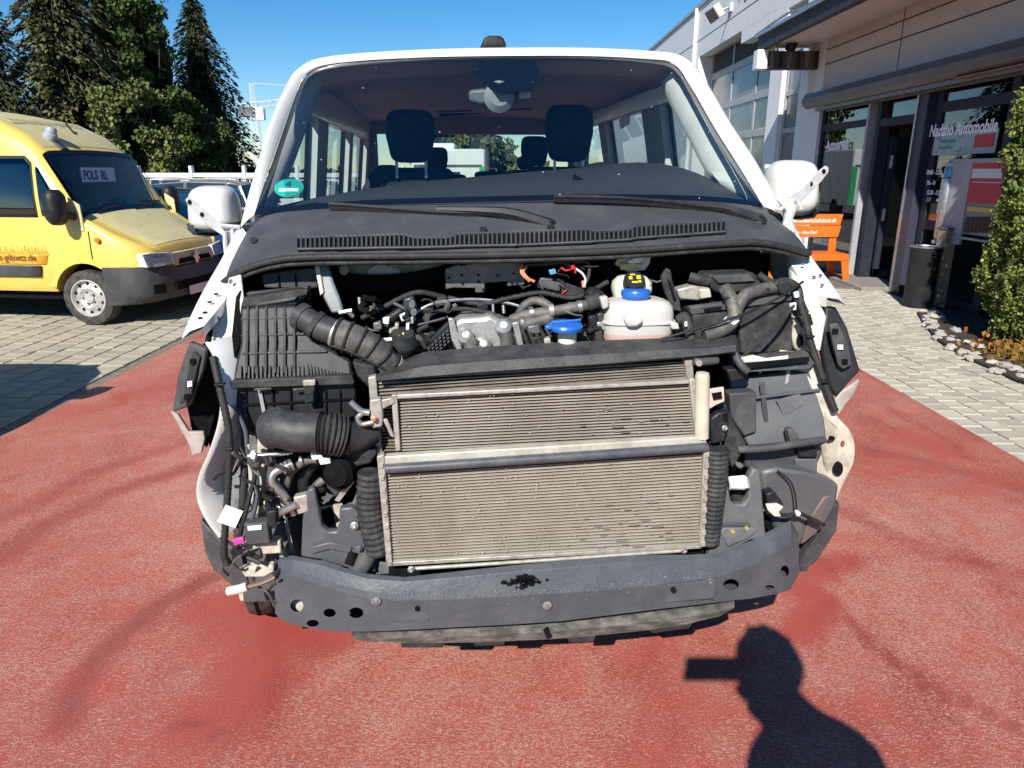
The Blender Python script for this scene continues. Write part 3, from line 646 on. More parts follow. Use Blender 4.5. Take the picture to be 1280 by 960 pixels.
# ================================================================ TREES
BARK = MATS['bark']
SPRUCE = foliage('spruce_needles', (.042, .056, .018), (.018, .028, .013), .45)
SPRUCE2 = foliage('spruce_needles_light', (.125, .12, .042), (.045, .055, .022), .45)
DARKCORE = pm('crown_core_dark', (.006, .009, .004), (.003, .005, .002), 6, .95, spec=.05)  # near-black filler cores, stand in for the shade inside the crowns
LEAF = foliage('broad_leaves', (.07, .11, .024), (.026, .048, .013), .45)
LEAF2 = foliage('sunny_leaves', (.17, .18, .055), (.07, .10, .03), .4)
def spruce(base, H, Rr, seed, mat, label, t0=.04, n=52, leaf=.34, dens=26, group=None):
    rr = random.Random(seed); base = Vector(base)
    t = thing('spruce_tree', label, 'tree', base, 0, group)
    bm = BM(); tube(bm, [base, base + Vector((.05, 0, H * .5)), base + Vector((0, 0, H))], lambda u: .16 * H / 10 * (1 - u) + .015, 8)
    fb = BM()
    for i in range(n):
        f = t0 + (1 - t0) * (i / n) ** .9; z = H * f; ln = Rr * (1 - f) ** .75 * 1.02 + .12
        m = 6 if f < .7 else 5
        for k in range(m):
            a = 6.283 * k / m + rr.uniform(-.5, .5) + i; L_ = ln * rr.uniform(.55, 1.12)
            d = Vector((math.cos(a), math.sin(a), 0)); up0 = rr.uniform(.05, .35)
            P = [base + Vector((0, 0, z)) + d * (L_ * s) + Vector((0, 0, L_ * (up0 * s - (.62 + up0) * s * s * .8))) for s in (0, .33, .66, 1)]
            tube(bm, P, lambda u: .03 * (1 - u) + .006, 3, 1, cap=False)
            side = Vector((-d.y, d.x, 0)); pts = []
            for q in range(int(dens * L_ / Rr) + 7):
                s = rr.uniform(.15, 1.03); w = L_ * .26 * (1.15 - s) + .06
                j = min(2, int(s * 3)); p = P[j].lerp(P[j + 1], min(1, s * 3 - j)) + side * rr.uniform(-w, w) + Vector((0, 0, -rr.random() * .22 * L_ * .5))
                pts.append((p, (d * .7 + side * rr.uniform(-.8, .8) + Vector((0, 0, -rr.uniform(.1, .9)))).normalized()))
            for p, dr in pts:
                sz = leaf * rr.uniform(.6, 1.3); b = dr.cross(Vector((rr.gauss(0, .5), rr.gauss(0, .5), 1))).normalized() * sz * .2
                fb.faces.new([fb.verts.new(p), fb.verts.new(p + dr * sz * .4 + b), fb.verts.new(p + dr * sz), fb.verts.new(p + dr * sz * .4 - b)])
    mk('trunk', bm, BARK, t); mk('crown', fb, mat, t, recalc=False)
    ib = BM(); lathe(ib, [((Rr * (1 - f) ** .75 * .36 * rr.uniform(.85, 1.15)) if f < 1 else .01, H * (t0 + (1 - t0) * f) - .3) for f in [i / 16 for i in range(17)]], Matrix.Translation(base), 11, caps=True); mk('dark_crown_core', ib, DARKCORE, t); return t
def broadleaf(base, H, Rx, seed, mat, label, clumps=60, leaf=.26, per=220, z0=.18, name='broadleaf_tree', cat='tree', group=None):
    rr = random.Random(seed); base = Vector(base); t = thing(name, label, cat, base, 0, group)
    bm = BM(); tube(bm, [base, base + Vector((rr.uniform(-.3, .3), 0, H * .45)), base + Vector((rr.uniform(-.4, .4), 0, H * .9))], lambda u: .02 * H * (1 - u) + .02, 7)
    fb = BM()
    for i in range(clumps):
        while True:
            q = Vector((rr.uniform(-1, 1), rr.uniform(-1, 1), rr.uniform(-1, 1)))
            if .25 < q.length < 1: break
        c = base + Vector((q.x * Rx, q.y * Rx, H * (z0 + (1 - z0) * (.5 + .5 * q.z)))); r = Rx * rr.uniform(.16, .36)
        if i % 2 == 0: tube(bm, [base + Vector((0, 0, H * (.25 + .3 * rr.random()))), base.lerp(c, .6) + Vector((0, 0, H * .12)), c], lambda u: .035 * (1 - u) * H / 8 + .008, 4, 3, cap=False)
        pts = []
        for k in range(per):
            g = Vector((rr.gauss(0, 1), rr.gauss(0, 1), rr.gauss(0, .7))); pts.append(c + g.normalized() * r * rr.random() ** .45)
        leaf_mass(fb, pts, leaf, rr, 1.2)
    mk('trunk', bm, BARK, t); mk('crown', fb, mat, t, recalc=False)
    if H > 4.6:
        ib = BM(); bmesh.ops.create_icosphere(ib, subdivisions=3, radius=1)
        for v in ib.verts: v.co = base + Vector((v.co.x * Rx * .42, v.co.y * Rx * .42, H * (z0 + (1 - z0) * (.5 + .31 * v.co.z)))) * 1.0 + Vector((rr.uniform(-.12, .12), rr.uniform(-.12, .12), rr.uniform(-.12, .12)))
        mk('dark_crown_core', ib, DARKCORE, t)
    return t
def gp(px, d): p = G(px, 300); return Vector(((px - 640) / F_PX * (d * .958), d, -.05))
spruce(gp(264, 44), 11.3, 4.4, 1, SPRUCE, 'narrow pointed dark spruce standing alone nearest the crane', .02, 72, .27, 74)
spruce(gp(100, 35), 15, 4.3, 2, SPRUCE2, 'tall olive spruce with long drooping boughs behind the yellow van', .05, 70, .30, 78)
spruce(gp(12, 33), 9.8, 3.4, 3, SPRUCE, 'dark spruce cut off by the left edge of the photo', .03, 48, .28, 48)
spruce(gp(158, 46), 15, 4.4, 4, SPRUCE, 'very tall shadowy spruce between the olive spruce and the leafy tree', .03, 56, .32, 44)
broadleaf(gp(206, 38), 11.3, 2.0, 5, LEAF, 'leafy green broadleaf tree between the two spruces', 70, .17, 480, .12)
broadleaf(gp(238, 40), 5.2, 2.2, 6, LEAF, 'low bushy green tree in front of the pointed spruce', 46, .17, 380, .05)
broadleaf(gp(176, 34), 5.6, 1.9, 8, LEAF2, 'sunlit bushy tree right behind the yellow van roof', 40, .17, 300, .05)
bmk = BM(); rr = random.Random(9); pts = [(rr.uniform(-32, -17.2), 43 + rr.uniform(-1, 4), rr.random() ** .7 * 4.8) for i in range(26000)] + [(rr.uniform(-17.2, -10), 43 + rr.uniform(0, 3), rr.random() ** .7 * 1.7) for i in range(4000)]
leaf_mass(bmk, pts, .33, rr, 1.2); tag(mk('undergrowth', bmk, foliage('shaded_undergrowth', (.022, .032, .012), (.01, .015, .007), .4), recalc=False), 'dark dense undergrowth below the spruces', None, None, 'stuff')  # leaf colour darkened to carry the shade below the trees
# seen through the cab
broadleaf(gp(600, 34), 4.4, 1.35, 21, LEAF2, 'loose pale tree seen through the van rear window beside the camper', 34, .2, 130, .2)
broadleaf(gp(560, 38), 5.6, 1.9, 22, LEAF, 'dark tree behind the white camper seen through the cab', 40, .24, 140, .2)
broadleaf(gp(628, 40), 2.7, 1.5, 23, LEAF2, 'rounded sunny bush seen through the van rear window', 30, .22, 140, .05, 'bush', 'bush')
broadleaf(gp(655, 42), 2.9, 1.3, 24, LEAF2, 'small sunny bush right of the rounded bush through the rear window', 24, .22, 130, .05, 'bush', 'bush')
# ================================================================ CRANE
CR = pm('crane_white', (.72, .72, .7), None, rough=.5)
cb = gp(325, 150); cb.z = 0
cr = thing('tower_crane', 'distant white lattice tower crane against the blue sky', 'crane', cb)
def lattice(a, b, w, n, name, up=Vector((0, 1, 0))):
    bm = BM(); a = Vector(a); b = Vector(b); d = (b - a).normalized(); u = d.cross(up).normalized() * w / 2; v = d.cross(u).normalized() * w / 2
    cs = [u + v, u - v, -u - v, -u + v]
    for c in cs: tube(bm, [a + c, b + c], w * .07, 4, smooth=False)
    for i in range(n):
        p, q = a.lerp(b, i / n), a.lerp(b, (i + 1) / n)
        for k in range(4): tube(bm, [p + cs[k], q + cs[(k + 1) % 4]], w * .04, 3, smooth=False)
    return mk(name, bm, CR, cr)
jz = atY(325, 130, cb.y).z; tz = atY(325, 104, cb.y).z
lattice((cb.x, cb.y, 0), (cb.x, cb.y, jz), 1.35, 18, 'mast'); lattice((cb.x, cb.y, jz), (cb.x, cb.y, tz), .7, 5, 'apex')
jx0 = atY(300, 133, cb.y).x; lattice((jx0, cb.y, jz - .6), (cb.x + 34, cb.y - 2, jz + 3.2), .95, 26, 'jib', Vector((0, 0, 1)))
bm = BM(); box2(bm, (jx0, cb.y - .8, jz - 2.4), (jx0 + 2.6, cb.y + .8, jz - .6)); mk('counterweight', bm, DKSTEEL, cr)
bm = BM(); box2(bm, (cb.x + .8, cb.y - 1.4, jz - 3), (cb.x + 2.2, cb.y, jz - .9)); mk('cab', bm, WPLASTIC, cr)
tube_bm = BM(); tube(tube_bm, [(cb.x, cb.y, tz), (cb.x + 20, cb.y - 1, jz + 2.4)], .05, 4, smooth=False); mk('stay_rod', tube_bm, CR, cr)
# ================================================================ WHEELS
def wheel(parent, c, axis, r, w, rim_r, alloy=False, name='wheel', steer=0):
    """axis: outward unit vector in parent-local coordinates"""
    M = frame(c, axis); h = w / 2
    bm = BM(); prof = [(rim_r, -h * .8), (rim_r + .01, -h), (r - .05, -h), (r - .012, -h * .86), (r, -h * .6), (r, h * .6), (r - .012, h * .86), (r - .05, h), (rim_r + .012, h * .97), (rim_r, h * .8)]
    lathe(bm, prof, M, 40); tyre = mk('tyre', bm, TYRE, parent, local=True)
    bm = BM(); lathe(bm, [(rim_r, -h * .8), (rim_r - .012, h * .2), (rim_r - .01, h * .82), (rim_r + .008, h * .92), (rim_r - .006, h * .95), (rim_r - .022, h * .78), (rim_r - .03, h * .55), (rim_r * .78, h * .62), (rim_r * .55, h * .78), (rim_r * .45, h * .66), (.06, h * .62), (.055, h * .8), (0, h * .82)], M, 36); rim = mk('rim', bm, RIM, tyre, local=True)
    bm = BM()
    for k in range(10):
        a = 6.283 * k / 10; p = M @ Vector((rim_r * .80 * math.cos(a), rim_r * .80 * math.sin(a), h * .63)); lathe(bm, [(0, -.01), (rim_r * .085, -.01), (rim_r * .085, .006), (0, .006)], frame(p, axis), 10)
    mk('rim_hole', bm, VOID, tyre, local=True)
    bm = BM()
    for k in range(5):
        a = 6.283 * k / 5 + .3; p = M @ Vector((rim_r * .33 * math.cos(a), rim_r * .33 * math.sin(a), h * .64)); lathe(bm, [(0, 0), (.014, 0), (.014, .018), (0, .02)], frame(p, axis), 8)
    mk('wheel_nut', bm, DKSTEEL, tyre, local=True)
    return tyre
# ================================================================ YELLOW VAN
yw_rot = R(-7.0); yv_loc = G(122, 407)
fw = Vector((math.cos(yw_rot), math.sin(yw_rot), 0)); lf = Vector((-fw.y, fw.x, 0)); yv_loc = yv_loc + lf * .92 - fw * .16
yv = thing('delivery_van', 'yellow panel van with black bumper parked on the pavers at left', 'van', yv_loc, yw_rot)
# stations: x, half width low, zlow, half width belt, zbelt, half width top, ztop
ST = [(.84, .70, .34, .66, .80, .60, .84), (.80, .80, .30, .76, .84, .68, .885), (.68, .88, .30, .86, .90, .74, .95), (.46, .90, .32, .895, .99, .78, 1.05), (.26, .91, .40, .905, 1.09, .82, 1.17),
      (.13, .915, .40, .91, 1.13, .845, 1.24), (-.27, .92, .38, .915, 1.18, .80, 1.91), (-.33, .92, .38, .915, 1.18, .79, 1.96), (-.5, .92, .38, .915, 1.18, .775, 2.11), (-.85, .92, .38, .915, 1.18, .765, 2.27), (-1.4, .92, .38, .915, 1.18, .765, 2.37), (-3.7, .92, .38, .915, 1.18, .765, 2.40), (-3.86, .9, .40, .90, 1.18, .75, 2.3)]
def van_ring(s):
    x, wl, zl, wb, zb, wt, zt = s; half = [(wl * .96, zl), (wl, zl + .07), (wb, zl + (zb - zl) * .55), (wb * .995, zb)]
    for f in (.3, .6, .85): half.append((wb + (wt - wb) * f ** 1.6, zb + (zt - zb) * f))
    half += [(wt * .97, zt - .012 - .02), (wt * .86, zt), (wt * .45, zt + .018), (0, zt + .024)]
    r = [Vector((x, -y, z)) for y, z in half]; l = [Vector((x, y, z)) for y, z in half[:-1]][::-1]
    return r + l
rings = [van_ring(s) for s in ST]; NR = len(rings[0])
def yskip(i, j):
    if i == 5 and 7 <= j <= NR - 9: return True           # windscreen opening
    x0, x1 = ST[i][0], ST[i + 1][0]
    return False
bm = BM(); loft(bm, rings, True, True)
# wheel arches: cut away faces round the axles and close with a dark well
body = mk('body', bm, YELLOW, yv, local=True, ang=50)
cut = BM(); lathe(cut, [(.385, -.35), (.385, .35)], frame((.1, -.8, .33), (0, -1, 0)), 28, caps=True); lathe(cut, [(.385, -.35), (.385, .35)], frame((.1, .8, .33), (0, 1, 0)), 28, caps=True)
lathe(cut, [(.385, -.35), (.385, .35)], frame((-2.75, -.8, .33), (0, -1, 0)), 28, caps=True); lathe(cut, [(.385, -.35), (.385, .35)], frame((-2.75, .8, .33), (0, 1, 0)), 28, caps=True)
bmesh.ops.recalc_face_normals(cut, faces=cut.faces)
cme = bpy.data.meshes.new('cutter'); cut.to_mesh(cme); cut.free(); cob = bpy.data.objects.new('cutter', cme); COL.objects.link(cob)
cob.matrix_world = Matrix.Translation(yv_loc) @ Matrix.Rotation(yw_rot, 4, 'Z')
md = body.modifiers.new('b', 'BOOLEAN'); md.operation = 'DIFFERENCE'; md.solver = 'EXACT'; md.object = cob
bpy.context.view_layer.update()
ev = body.evaluated_get(bpy.context.evaluated_depsgraph_get()); nm = bpy.data.meshes.new_from_object(ev)
if len(nm.polygons) > 100: body.modifiers.clear(); body.data = nm
else: body.modifiers.clear()
bpy.data.objects.remove(cob)
bm = BM(); bm.from_mesh(body.data)
kill = [f for f in bm.faces if -.28 < f.calc_center_median().x < .14 and f.normal.x > .25 and f.calc_center_median().z > 1.2 and abs(f.calc_center_median().y) < .79]
bmesh.ops.delete(bm, geom=kill, context='FACES'); bm.to_mesh(body.data); bm.free()
def vside(x, z, off=.004):
    """point on the van's right side surface"""
    xs = [s[0] for s in ST]
    for i in range(len(ST) - 1):
        if ST[i + 1][0] <= x <= ST[i][0]:
            f = (ST[i][0] - x) / (ST[i][0] - ST[i + 1][0]); ra = [a.lerp(b, f) for a, b in zip(rings[i], rings[i + 1])]
            for a, b in zip(ra[:11], ra[1:11]):
                if a.z <= z <= b.z: u = (z - a.z) / max(1e-6, b.z - a.z); p = a.lerp(b, u); return Vector((p.x, p.y - off, z))
    return Vector((x, -.92 - off, z))
def sidepatch(name, pts, mat, off=.006, parent=None, th=.004):
    bm = BM(); f = bm.faces.new([bm.verts.new((x, 0, z)) for x, z in pts]); bmesh.ops.triangulate(bm, faces=[f])
    for k in range(3): bmesh.ops.subdivide_edges(bm, edges=bm.edges[:], cuts=1, use_grid_fill=True); bmesh.ops.triangulate(bm, faces=[f for f in bm.faces if len(f.verts) > 3])
    for v in bm.verts: v.co = vside(v.co.x, v.co.z, off)
    o = mk(name, bm, mat, parent or yv, local=True, ang=80); m = o.modifiers.new('solid', 'SOLIDIFY'); m.thickness = th; m.offset = 0; return o
sidepatch('quarter_window', [(.0, 1.20), (-.29, 1.23), (-.325, 1.76), (-.29, 1.74)], TGLASS, .010)
sidepatch('window_seal', [(-.345, 1.215), (-.99, 1.215), (-.99, 1.87), (-.44, 1.87), (-.37, 1.80)], RUBBER, .006)
sidepatch('side_window', [(-.365, 1.245), (-.97, 1.245), (-.97, 1.84), (-.45, 1.84), (-.385, 1.77)], TGLASS, .012)
for k, (xa, xb) in enumerate(((-1.05, -2.05), )):
    sidepatch('window_seal', [(xa, 1.20), (xb, 1.20), (xb, 1.80), (xa, 1.80)], RUBBER, .006); sidepatch('side_window', [(xa - .03, 1.235), (xb + .03, 1.235), (xb + .03, 1.77), (xa - .03, 1.77)], TGLASS, .012)
sidepatch('rub_strip', [(-.42, .555), (-2.3, .555), (-2.3, .68), (-.40, .68)], GREYBUMP, .022, th=.02)
sidepatch('orange_band', [(-.34, .69), (-2.3, .69), (-2.3, .80), (-.30, .80)], ORANGE, .004)
bmg = BM(); rg = random.Random(4)
for i in range(120):
    x = -.28 - i * .016; h = rg.uniform(.02, .11); prism(bmg, [vside(x, .795, .005), vside(x - .018, .795, .005), vside(x - .009 + rg.uniform(-.02, .02), .80 + h, .005)], Vector((0, .003, 0)))
mk('grass_print', bmg, ORANGE, yv, local=True)
bm = BM(); box2(bm, (-.3, -.925, 1.1), (-.29, -.92, .45))
for xj in (.22, -1.0): 
    bm2 = BM(); loft(bm2, [[vside(xj + dx, z, .0035) for z in (.74, .85, .95, 1.05, 1.14)] for dx in (0, .012)]); mk('panel_gap', bm2, VOID, yv, local=True)
bm.free()
SIDE = Matrix(((1, 0, 0, 0), (0, 0, -1, 0), (0, 1, 0, 0), (0, 0, 0, 1)))
WV = root_matrix(yv)
text('side_lettering', 'www.buckhaus-gibietz.de', TEXTD, WV @ Matrix.Translation((-1.50, -.936, .735)) @ SIDE, .105, yv, sx=.98)
bm = BM(); lathe(bm, [(0, 0), (.03, 0), (.03, .012), (0, .02)], frame((.33, -.917, .97), (0, -1, 0)), 12); mk('side_repeater', bm, AMBER, yv, local=True)
# windscreen and cab
a, b = rings[5], rings[6]; lo = [p + Vector((.004, 0, .004)) for p in a[7:NR - 7]]; hi = [p + Vector((.004, 0, .004)) for p in b[7:NR - 7]]
bm = BM(); loft(bm, [[p.lerp(q, t) + Vector((.035 * math.sin(math.pi * t), 0, 0)) for p, q in zip(lo, hi)] for t in (0, .33, .66, 1)]); mk('windscreen', bm, GLASS, yv, local=True, ang=80)
bm = BM()
for t0, t1 in ((-.01, .07), (.94, 1.01)): loft(bm, [[p.lerp(q, t) + Vector((.008 + .035 * math.sin(math.pi * min(1, max(0, t))), 0, .004)) for p, q in zip(lo, hi)] for t in (t0, t1)])
for k0, k1 in ((0, 1), (-1, -2)): loft(bm, [[lo[k0].lerp(lo[k1], u).lerp(hi[k0].lerp(hi[k1], u), t) + Vector((.008 + .035 * math.sin(math.pi * t), 0, .004)) for u in (0, .3)] for t in (0, .33, .66, 1)])
mk('windscreen_surround', bm, FRIT, yv, local=True)
bm = BM(); box2(bm, (-.36, -.8, 1.02), (.06, .8, 1.17)); mk('dashboard', bm, GREYP, yv, local=True, bevel=.03)
bm = BM(); lathe(bm, [(.17 + .016 * math.cos(q), .016 * math.sin(q)) for q in [6.283 * i / 8 for i in range(9)]], frame((-.34, .36, 1.28), (-.55, 0, .8)), 28); box(bm, (-.34, .36, 1.28), (.08, .3, .03), Matrix.Rotation(R(-35), 3, 'Y')); mk('steering_wheel', bm, BLACK, yv, local=True)
for y in (-.42, .42):
    bm = BM(); box2(bm, (-1.2, y - .24, .5), (-1.06, y + .24, 1.62)); box2(bm, (-1.2, y - .25, .5), (-.68, y + .25, .78)); box2(bm, (-1.22, y - .14, 1.6), (-1.1, y + .14, 1.84)); mk('seat', bm, SEAT, yv, local=True, bevel=.04)
bm = BM(); box2(bm, (-1.4, -.86, .4), (-1.36, .86, 1.8)); mk('bulkhead', bm, pm('cab_grey', (.16, .18, .2), None), yv, local=True)
bm = BM(); box2(bm, (-.36, -.10, 1.58), (-.35, .52, 1.75)); sgn = mk('card_sign', bm, LBLUE, yv, local=True)
text('sign_lettering', 'POLS  RL', NAVY, WV @ Matrix.Translation((-.346, -.07, 1.61)) @ Matrix(((0, 0, 1, 0), (1, 0, 0, 0), (0, 1, 0, 0), (0, 0, 0, 1))), .15, yv, sx=.74, bold=.005)
bm = BM(); box2(bm, (-.02, -.72, 1.19), (-.01, -.60, 1.28)); box2(bm, (-.12, -.64, 1.2), (-.11, -.5, 1.33)); mk('paper_note', bm, PAPER, yv, local=True)
for y0 in (-.5, .2):
    bm = BM(); M0 = Vector((-.10, y0 + .35, 1.265)); tube(bm, [(.155, y0 - .1, 1.25), (.125, y0 + .2, 1.31), (.11, y0 + .5, 1.31)], .011, 5, 3); tube(bm, [(.10, y0 + .05, 1.345), (.095, y0 + .5, 1.335)], .013, 4, smooth=False); mk('wiper', bm, BLACK, yv, local=True)
# bumper, lights, grille, badge, arch trim
bm = BM(); BS = [(-.02 - .405, .0), ]
def bumper_ring(y, x, zl=.24, zu=.66): return [Vector((x - .14, y, zl)), Vector((x, y, zl + .03)), Vector((x + .035, y, zl + .14)), Vector((x + .04, y, zu - .12)), Vector((x + .0, y, zu)), Vector((x - .16, y, zu + .005))]
rg_ = []
for y, x in ((-.94, .50), (-.93, .60), (-.9, .68), (-.82, .79), (-.66, .86), (-.35, .90), (0, .91), (.35, .90), (.66, .86), (.82, .79), (.9, .68), (.93, .60), (.94, .50)): rg_.append(bumper_ring(y, x, .24, .665 if abs(y) > .6 else .62))
loft(bm, rg_, False, True); mk('front_bumper', bm, GREYBUMP, yv, local=True, ang=60)
bm = BM(); loft(bm, [[vside(.12 + .40 * math.cos(q), .33 + .40 * math.sin(q), o) for q in [R(a_) for a_ in range(8, 176, 12)]] for o in (.002, .03)]); loft(bm, [[vside(.12 + rad * math.cos(q), .33 + rad * math.sin(q), .03) for q in [R(a_) for a_ in range(8, 176, 12)]] for rad in (.385, .45)]); mk('wheel_arch_trim', bm, YELLOW, yv, local=True)
bm = BM(); box2(bm, (-.33, -.72, .2), (.55, .72, .8)); mk('wheel_well', bm, VOID, yv, local=True)
bm = BM(); box2(bm, (-3.6, -.8, .28), (.6, .8, .42)); mk('underbody', bm, VOID, yv, local=True)
pm('lamp_reflector', (.85, .87, .88), (.6, .62, .64), 20, .35, metal=.15, bump=.6, bscale=30)
def headlight(sg):
    P = [(.80, .52), (.855, .56)]
    f = [Vector((.925, sg * .44, .665)), Vector((.895, sg * .74, .665)), Vector((.83, sg * .85, .665)), Vector((.79, sg * .855, .81)), Vector((.85, sg * .77, .82)), Vector((.90, sg * .44, .795))]
    bm = BM(); prism(bm, f, Vector((-.12, -sg * .03, .0))); h = mk('headlight', bm, MATS['lamp_reflector'], yv, local=True, bevel=.006)
    bm = BM(); prism(bm, [p + Vector((.012, sg * .008, 0)) for p in f], Vector((.004, 0, 0))); mk('lens', bm, LAMPG, h, local=True)
    bm = BM(); lathe(bm, [(.0, 0), (.05, .004), (.07, .03)], frame((.80, sg * .6, .70), (1, 0, 0)), 16); mk('reflector', bm, MIRROR, h, local=True)
headlight(-1); headlight(1)
bm = BM(); prism(bm, [Vector((.918, -.43, .64)), Vector((.918, .43, .64)), Vector((.89, .42, .79)), Vector((.89, -.42, .79))], Vector((-.12, 0, 0))); mk('grille', bm, YTOP, yv, local=True, bevel=.01)
bm = BM(); prism(bm, [Vector((.928, -.36, .65)), Vector((.928, .36, .65)), Vector((.916, .32, .71)), Vector((.916, -.32, .71))], Vector((-.02, 0, 0))); mk('grille_opening', bm, VOID, yv, local=True)
bm = BM()   # rampant lion emblem, simplified outline
prism(bm, [Vector((.945, y * 1.05, .625 + z * 1.0)) for y, z in ((-.02, 0), (.015, .01), (.01, .05), (.04, .04), (.05, .06), (.025, .075), (.03, .10), (.055, .10), (.05, .125), (.02, .13), (.02, .155), (-.01, .17), (-.04, .155), (-.035, .12), (-.045, .08), (-.07, .10), (-.075, .08), (-.045, .05), (-.04, .02))], Vector((-.012, 0, 0))); mk('emblem', bm, CHROME, yv, local=True)
bm = BM(); box2(bm, (.935, -.5, .36), (.95, .5, .46)); mk('lower_intake', bm, VOID, yv, local=True)
for y in (-.72, .72):
    bm = BM(); box(bm, (.855, y, .41), (.05, .16, .11), Matrix.Rotation(R(-22 if y < 0 else 22), 3, 'Z')); mk('fog_recess', bm, VOID, yv, local=True, bevel=.01)
bm = BM(); box2(bm, (.945, -.26, .27), (.96, .26, .375)); pl = mk('number_plate', bm, PAPER, yv, local=True)
# bonnet and roof: paler yellow than the sides
bm = BM(); sub = [rings[i][7:NR - 7] for i in range(1, 6)]
loft(bm, [[Vector((p.x, p.y * .97, p.z + .006)) for p in r] for r in sub]); mk('bonnet', bm, YTOP, yv, local=True, ang=60)
bm = BM(); loft(bm, [[Vector((p.x, p.y * .985, p.z + .005)) for p in r[8:NR - 8]] for r in rings[7:13]]); mk('roof_panel', bm, YTOP, yv, local=True, ang=60)
bm = BM()
for y in (-.25, .25): box(bm, (.42, y, 1.09), (.03, .015, .012))
mk('washer_nozzle', bm, BLACK, yv, local=True)
tl = Vector((-.95, -.66, 2.115)); dirx = (Vector((-.85, 0, 2.27)) - Vector((-.5, 0, 2.11))).normalized()
text('roof_lettering', 'www.buckhaus-gibietz.de', pm('faded_print', (.30, .26, .13), None), WV @ Matrix.Translation(Vector((-.70, -.62, 2.245))) @ Matrix(((0, dirx.x, -dirx.z, 0), (1, 0, 0, 0), (0, dirx.z, -dirx.x, 0), (0, 0, 0, 1))), .155, yv, sx=.72)
bm = BM(); lathe(bm, [(0, 0), (.07, 0), (.075, .03), (.07, .06), (.06, .07), (.06, .11), (.045, .135), (0, .14)], frame((-.44, -.40, 2.06), (.35, 0, 1)), 22); mk('beacon', bm, pm('beacon_pale_grey', (.32, .36, .40), None, rough=.3), yv, local=True)
bm = BM(); box(bm, (-.34, -.40, 1.985), (.16, .1, .05), Matrix.Rotation(R(35), 3, 'Y')); mk('beacon_foot', bm, GREYBUMP, yv, local=True, bevel=.01)
bm = BM(); tube(bm, [(-.5, .1, 2.14), (-.6, .1, 2.26)], .012, 5, smooth=False); tube(bm, [(-1.0, .3, 2.3), (-1.35, .3, 2.75)], .006, 4, smooth=False); mk('aerial', bm, BLACK, yv, local=True)
# mirrors
def ymirror(sg):
    c = Vector((.03, sg * 1.08, 1.33)); bm = BM()
    rs_ = []
    for t, s in ((-.09, .55), (-.08, .8), (-.03, 1), (.02, 1), (.06, .82), (.085, .45)): rs_.append([c + Vector((t, .12 * s * abs(math.cos(q)) ** .6 * (1 if math.cos(q) > 0 else -1), .19 * s * abs(math.sin(q)) ** .6 * (1 if math.sin(q) > 0 else -1))) for q in [6.283 * i / 20 for i in range(20)]])
    loft(bm, rs_, True, True); m = mk('mirror', bm, BLACK, yv, local=True, ang=60)
    bm = BM(); tube(bm, [c + Vector((.02, 0, -.06)), c + Vector((.06, -sg * .16, -.1)), c + Vector((.06, -sg * .22, -.1))], .045, 8, 3); mk('arm', bm, BLACK, m, local=True)
    bm = BM(); prism(bm, [c + Vector((.02, -sg * .165, -.28)), c + Vector((.16, -sg * .165, -.26)), c + Vector((.15, -sg * .165, .02)), c + Vector((.02, -sg * .165, .1))], Vector((0, -sg * .02, 0))); mk('mirror_base', bm, YTOP if sg < 0 else YTOP, m, local=True, bevel=.006)
ymirror(-1); ymirror(1)
for x in (.1, -2.75):
    for s in (-1, 1): w = wheel(yv, (x, s * .83, .315), (0, s, 0), .315, .2, .205)
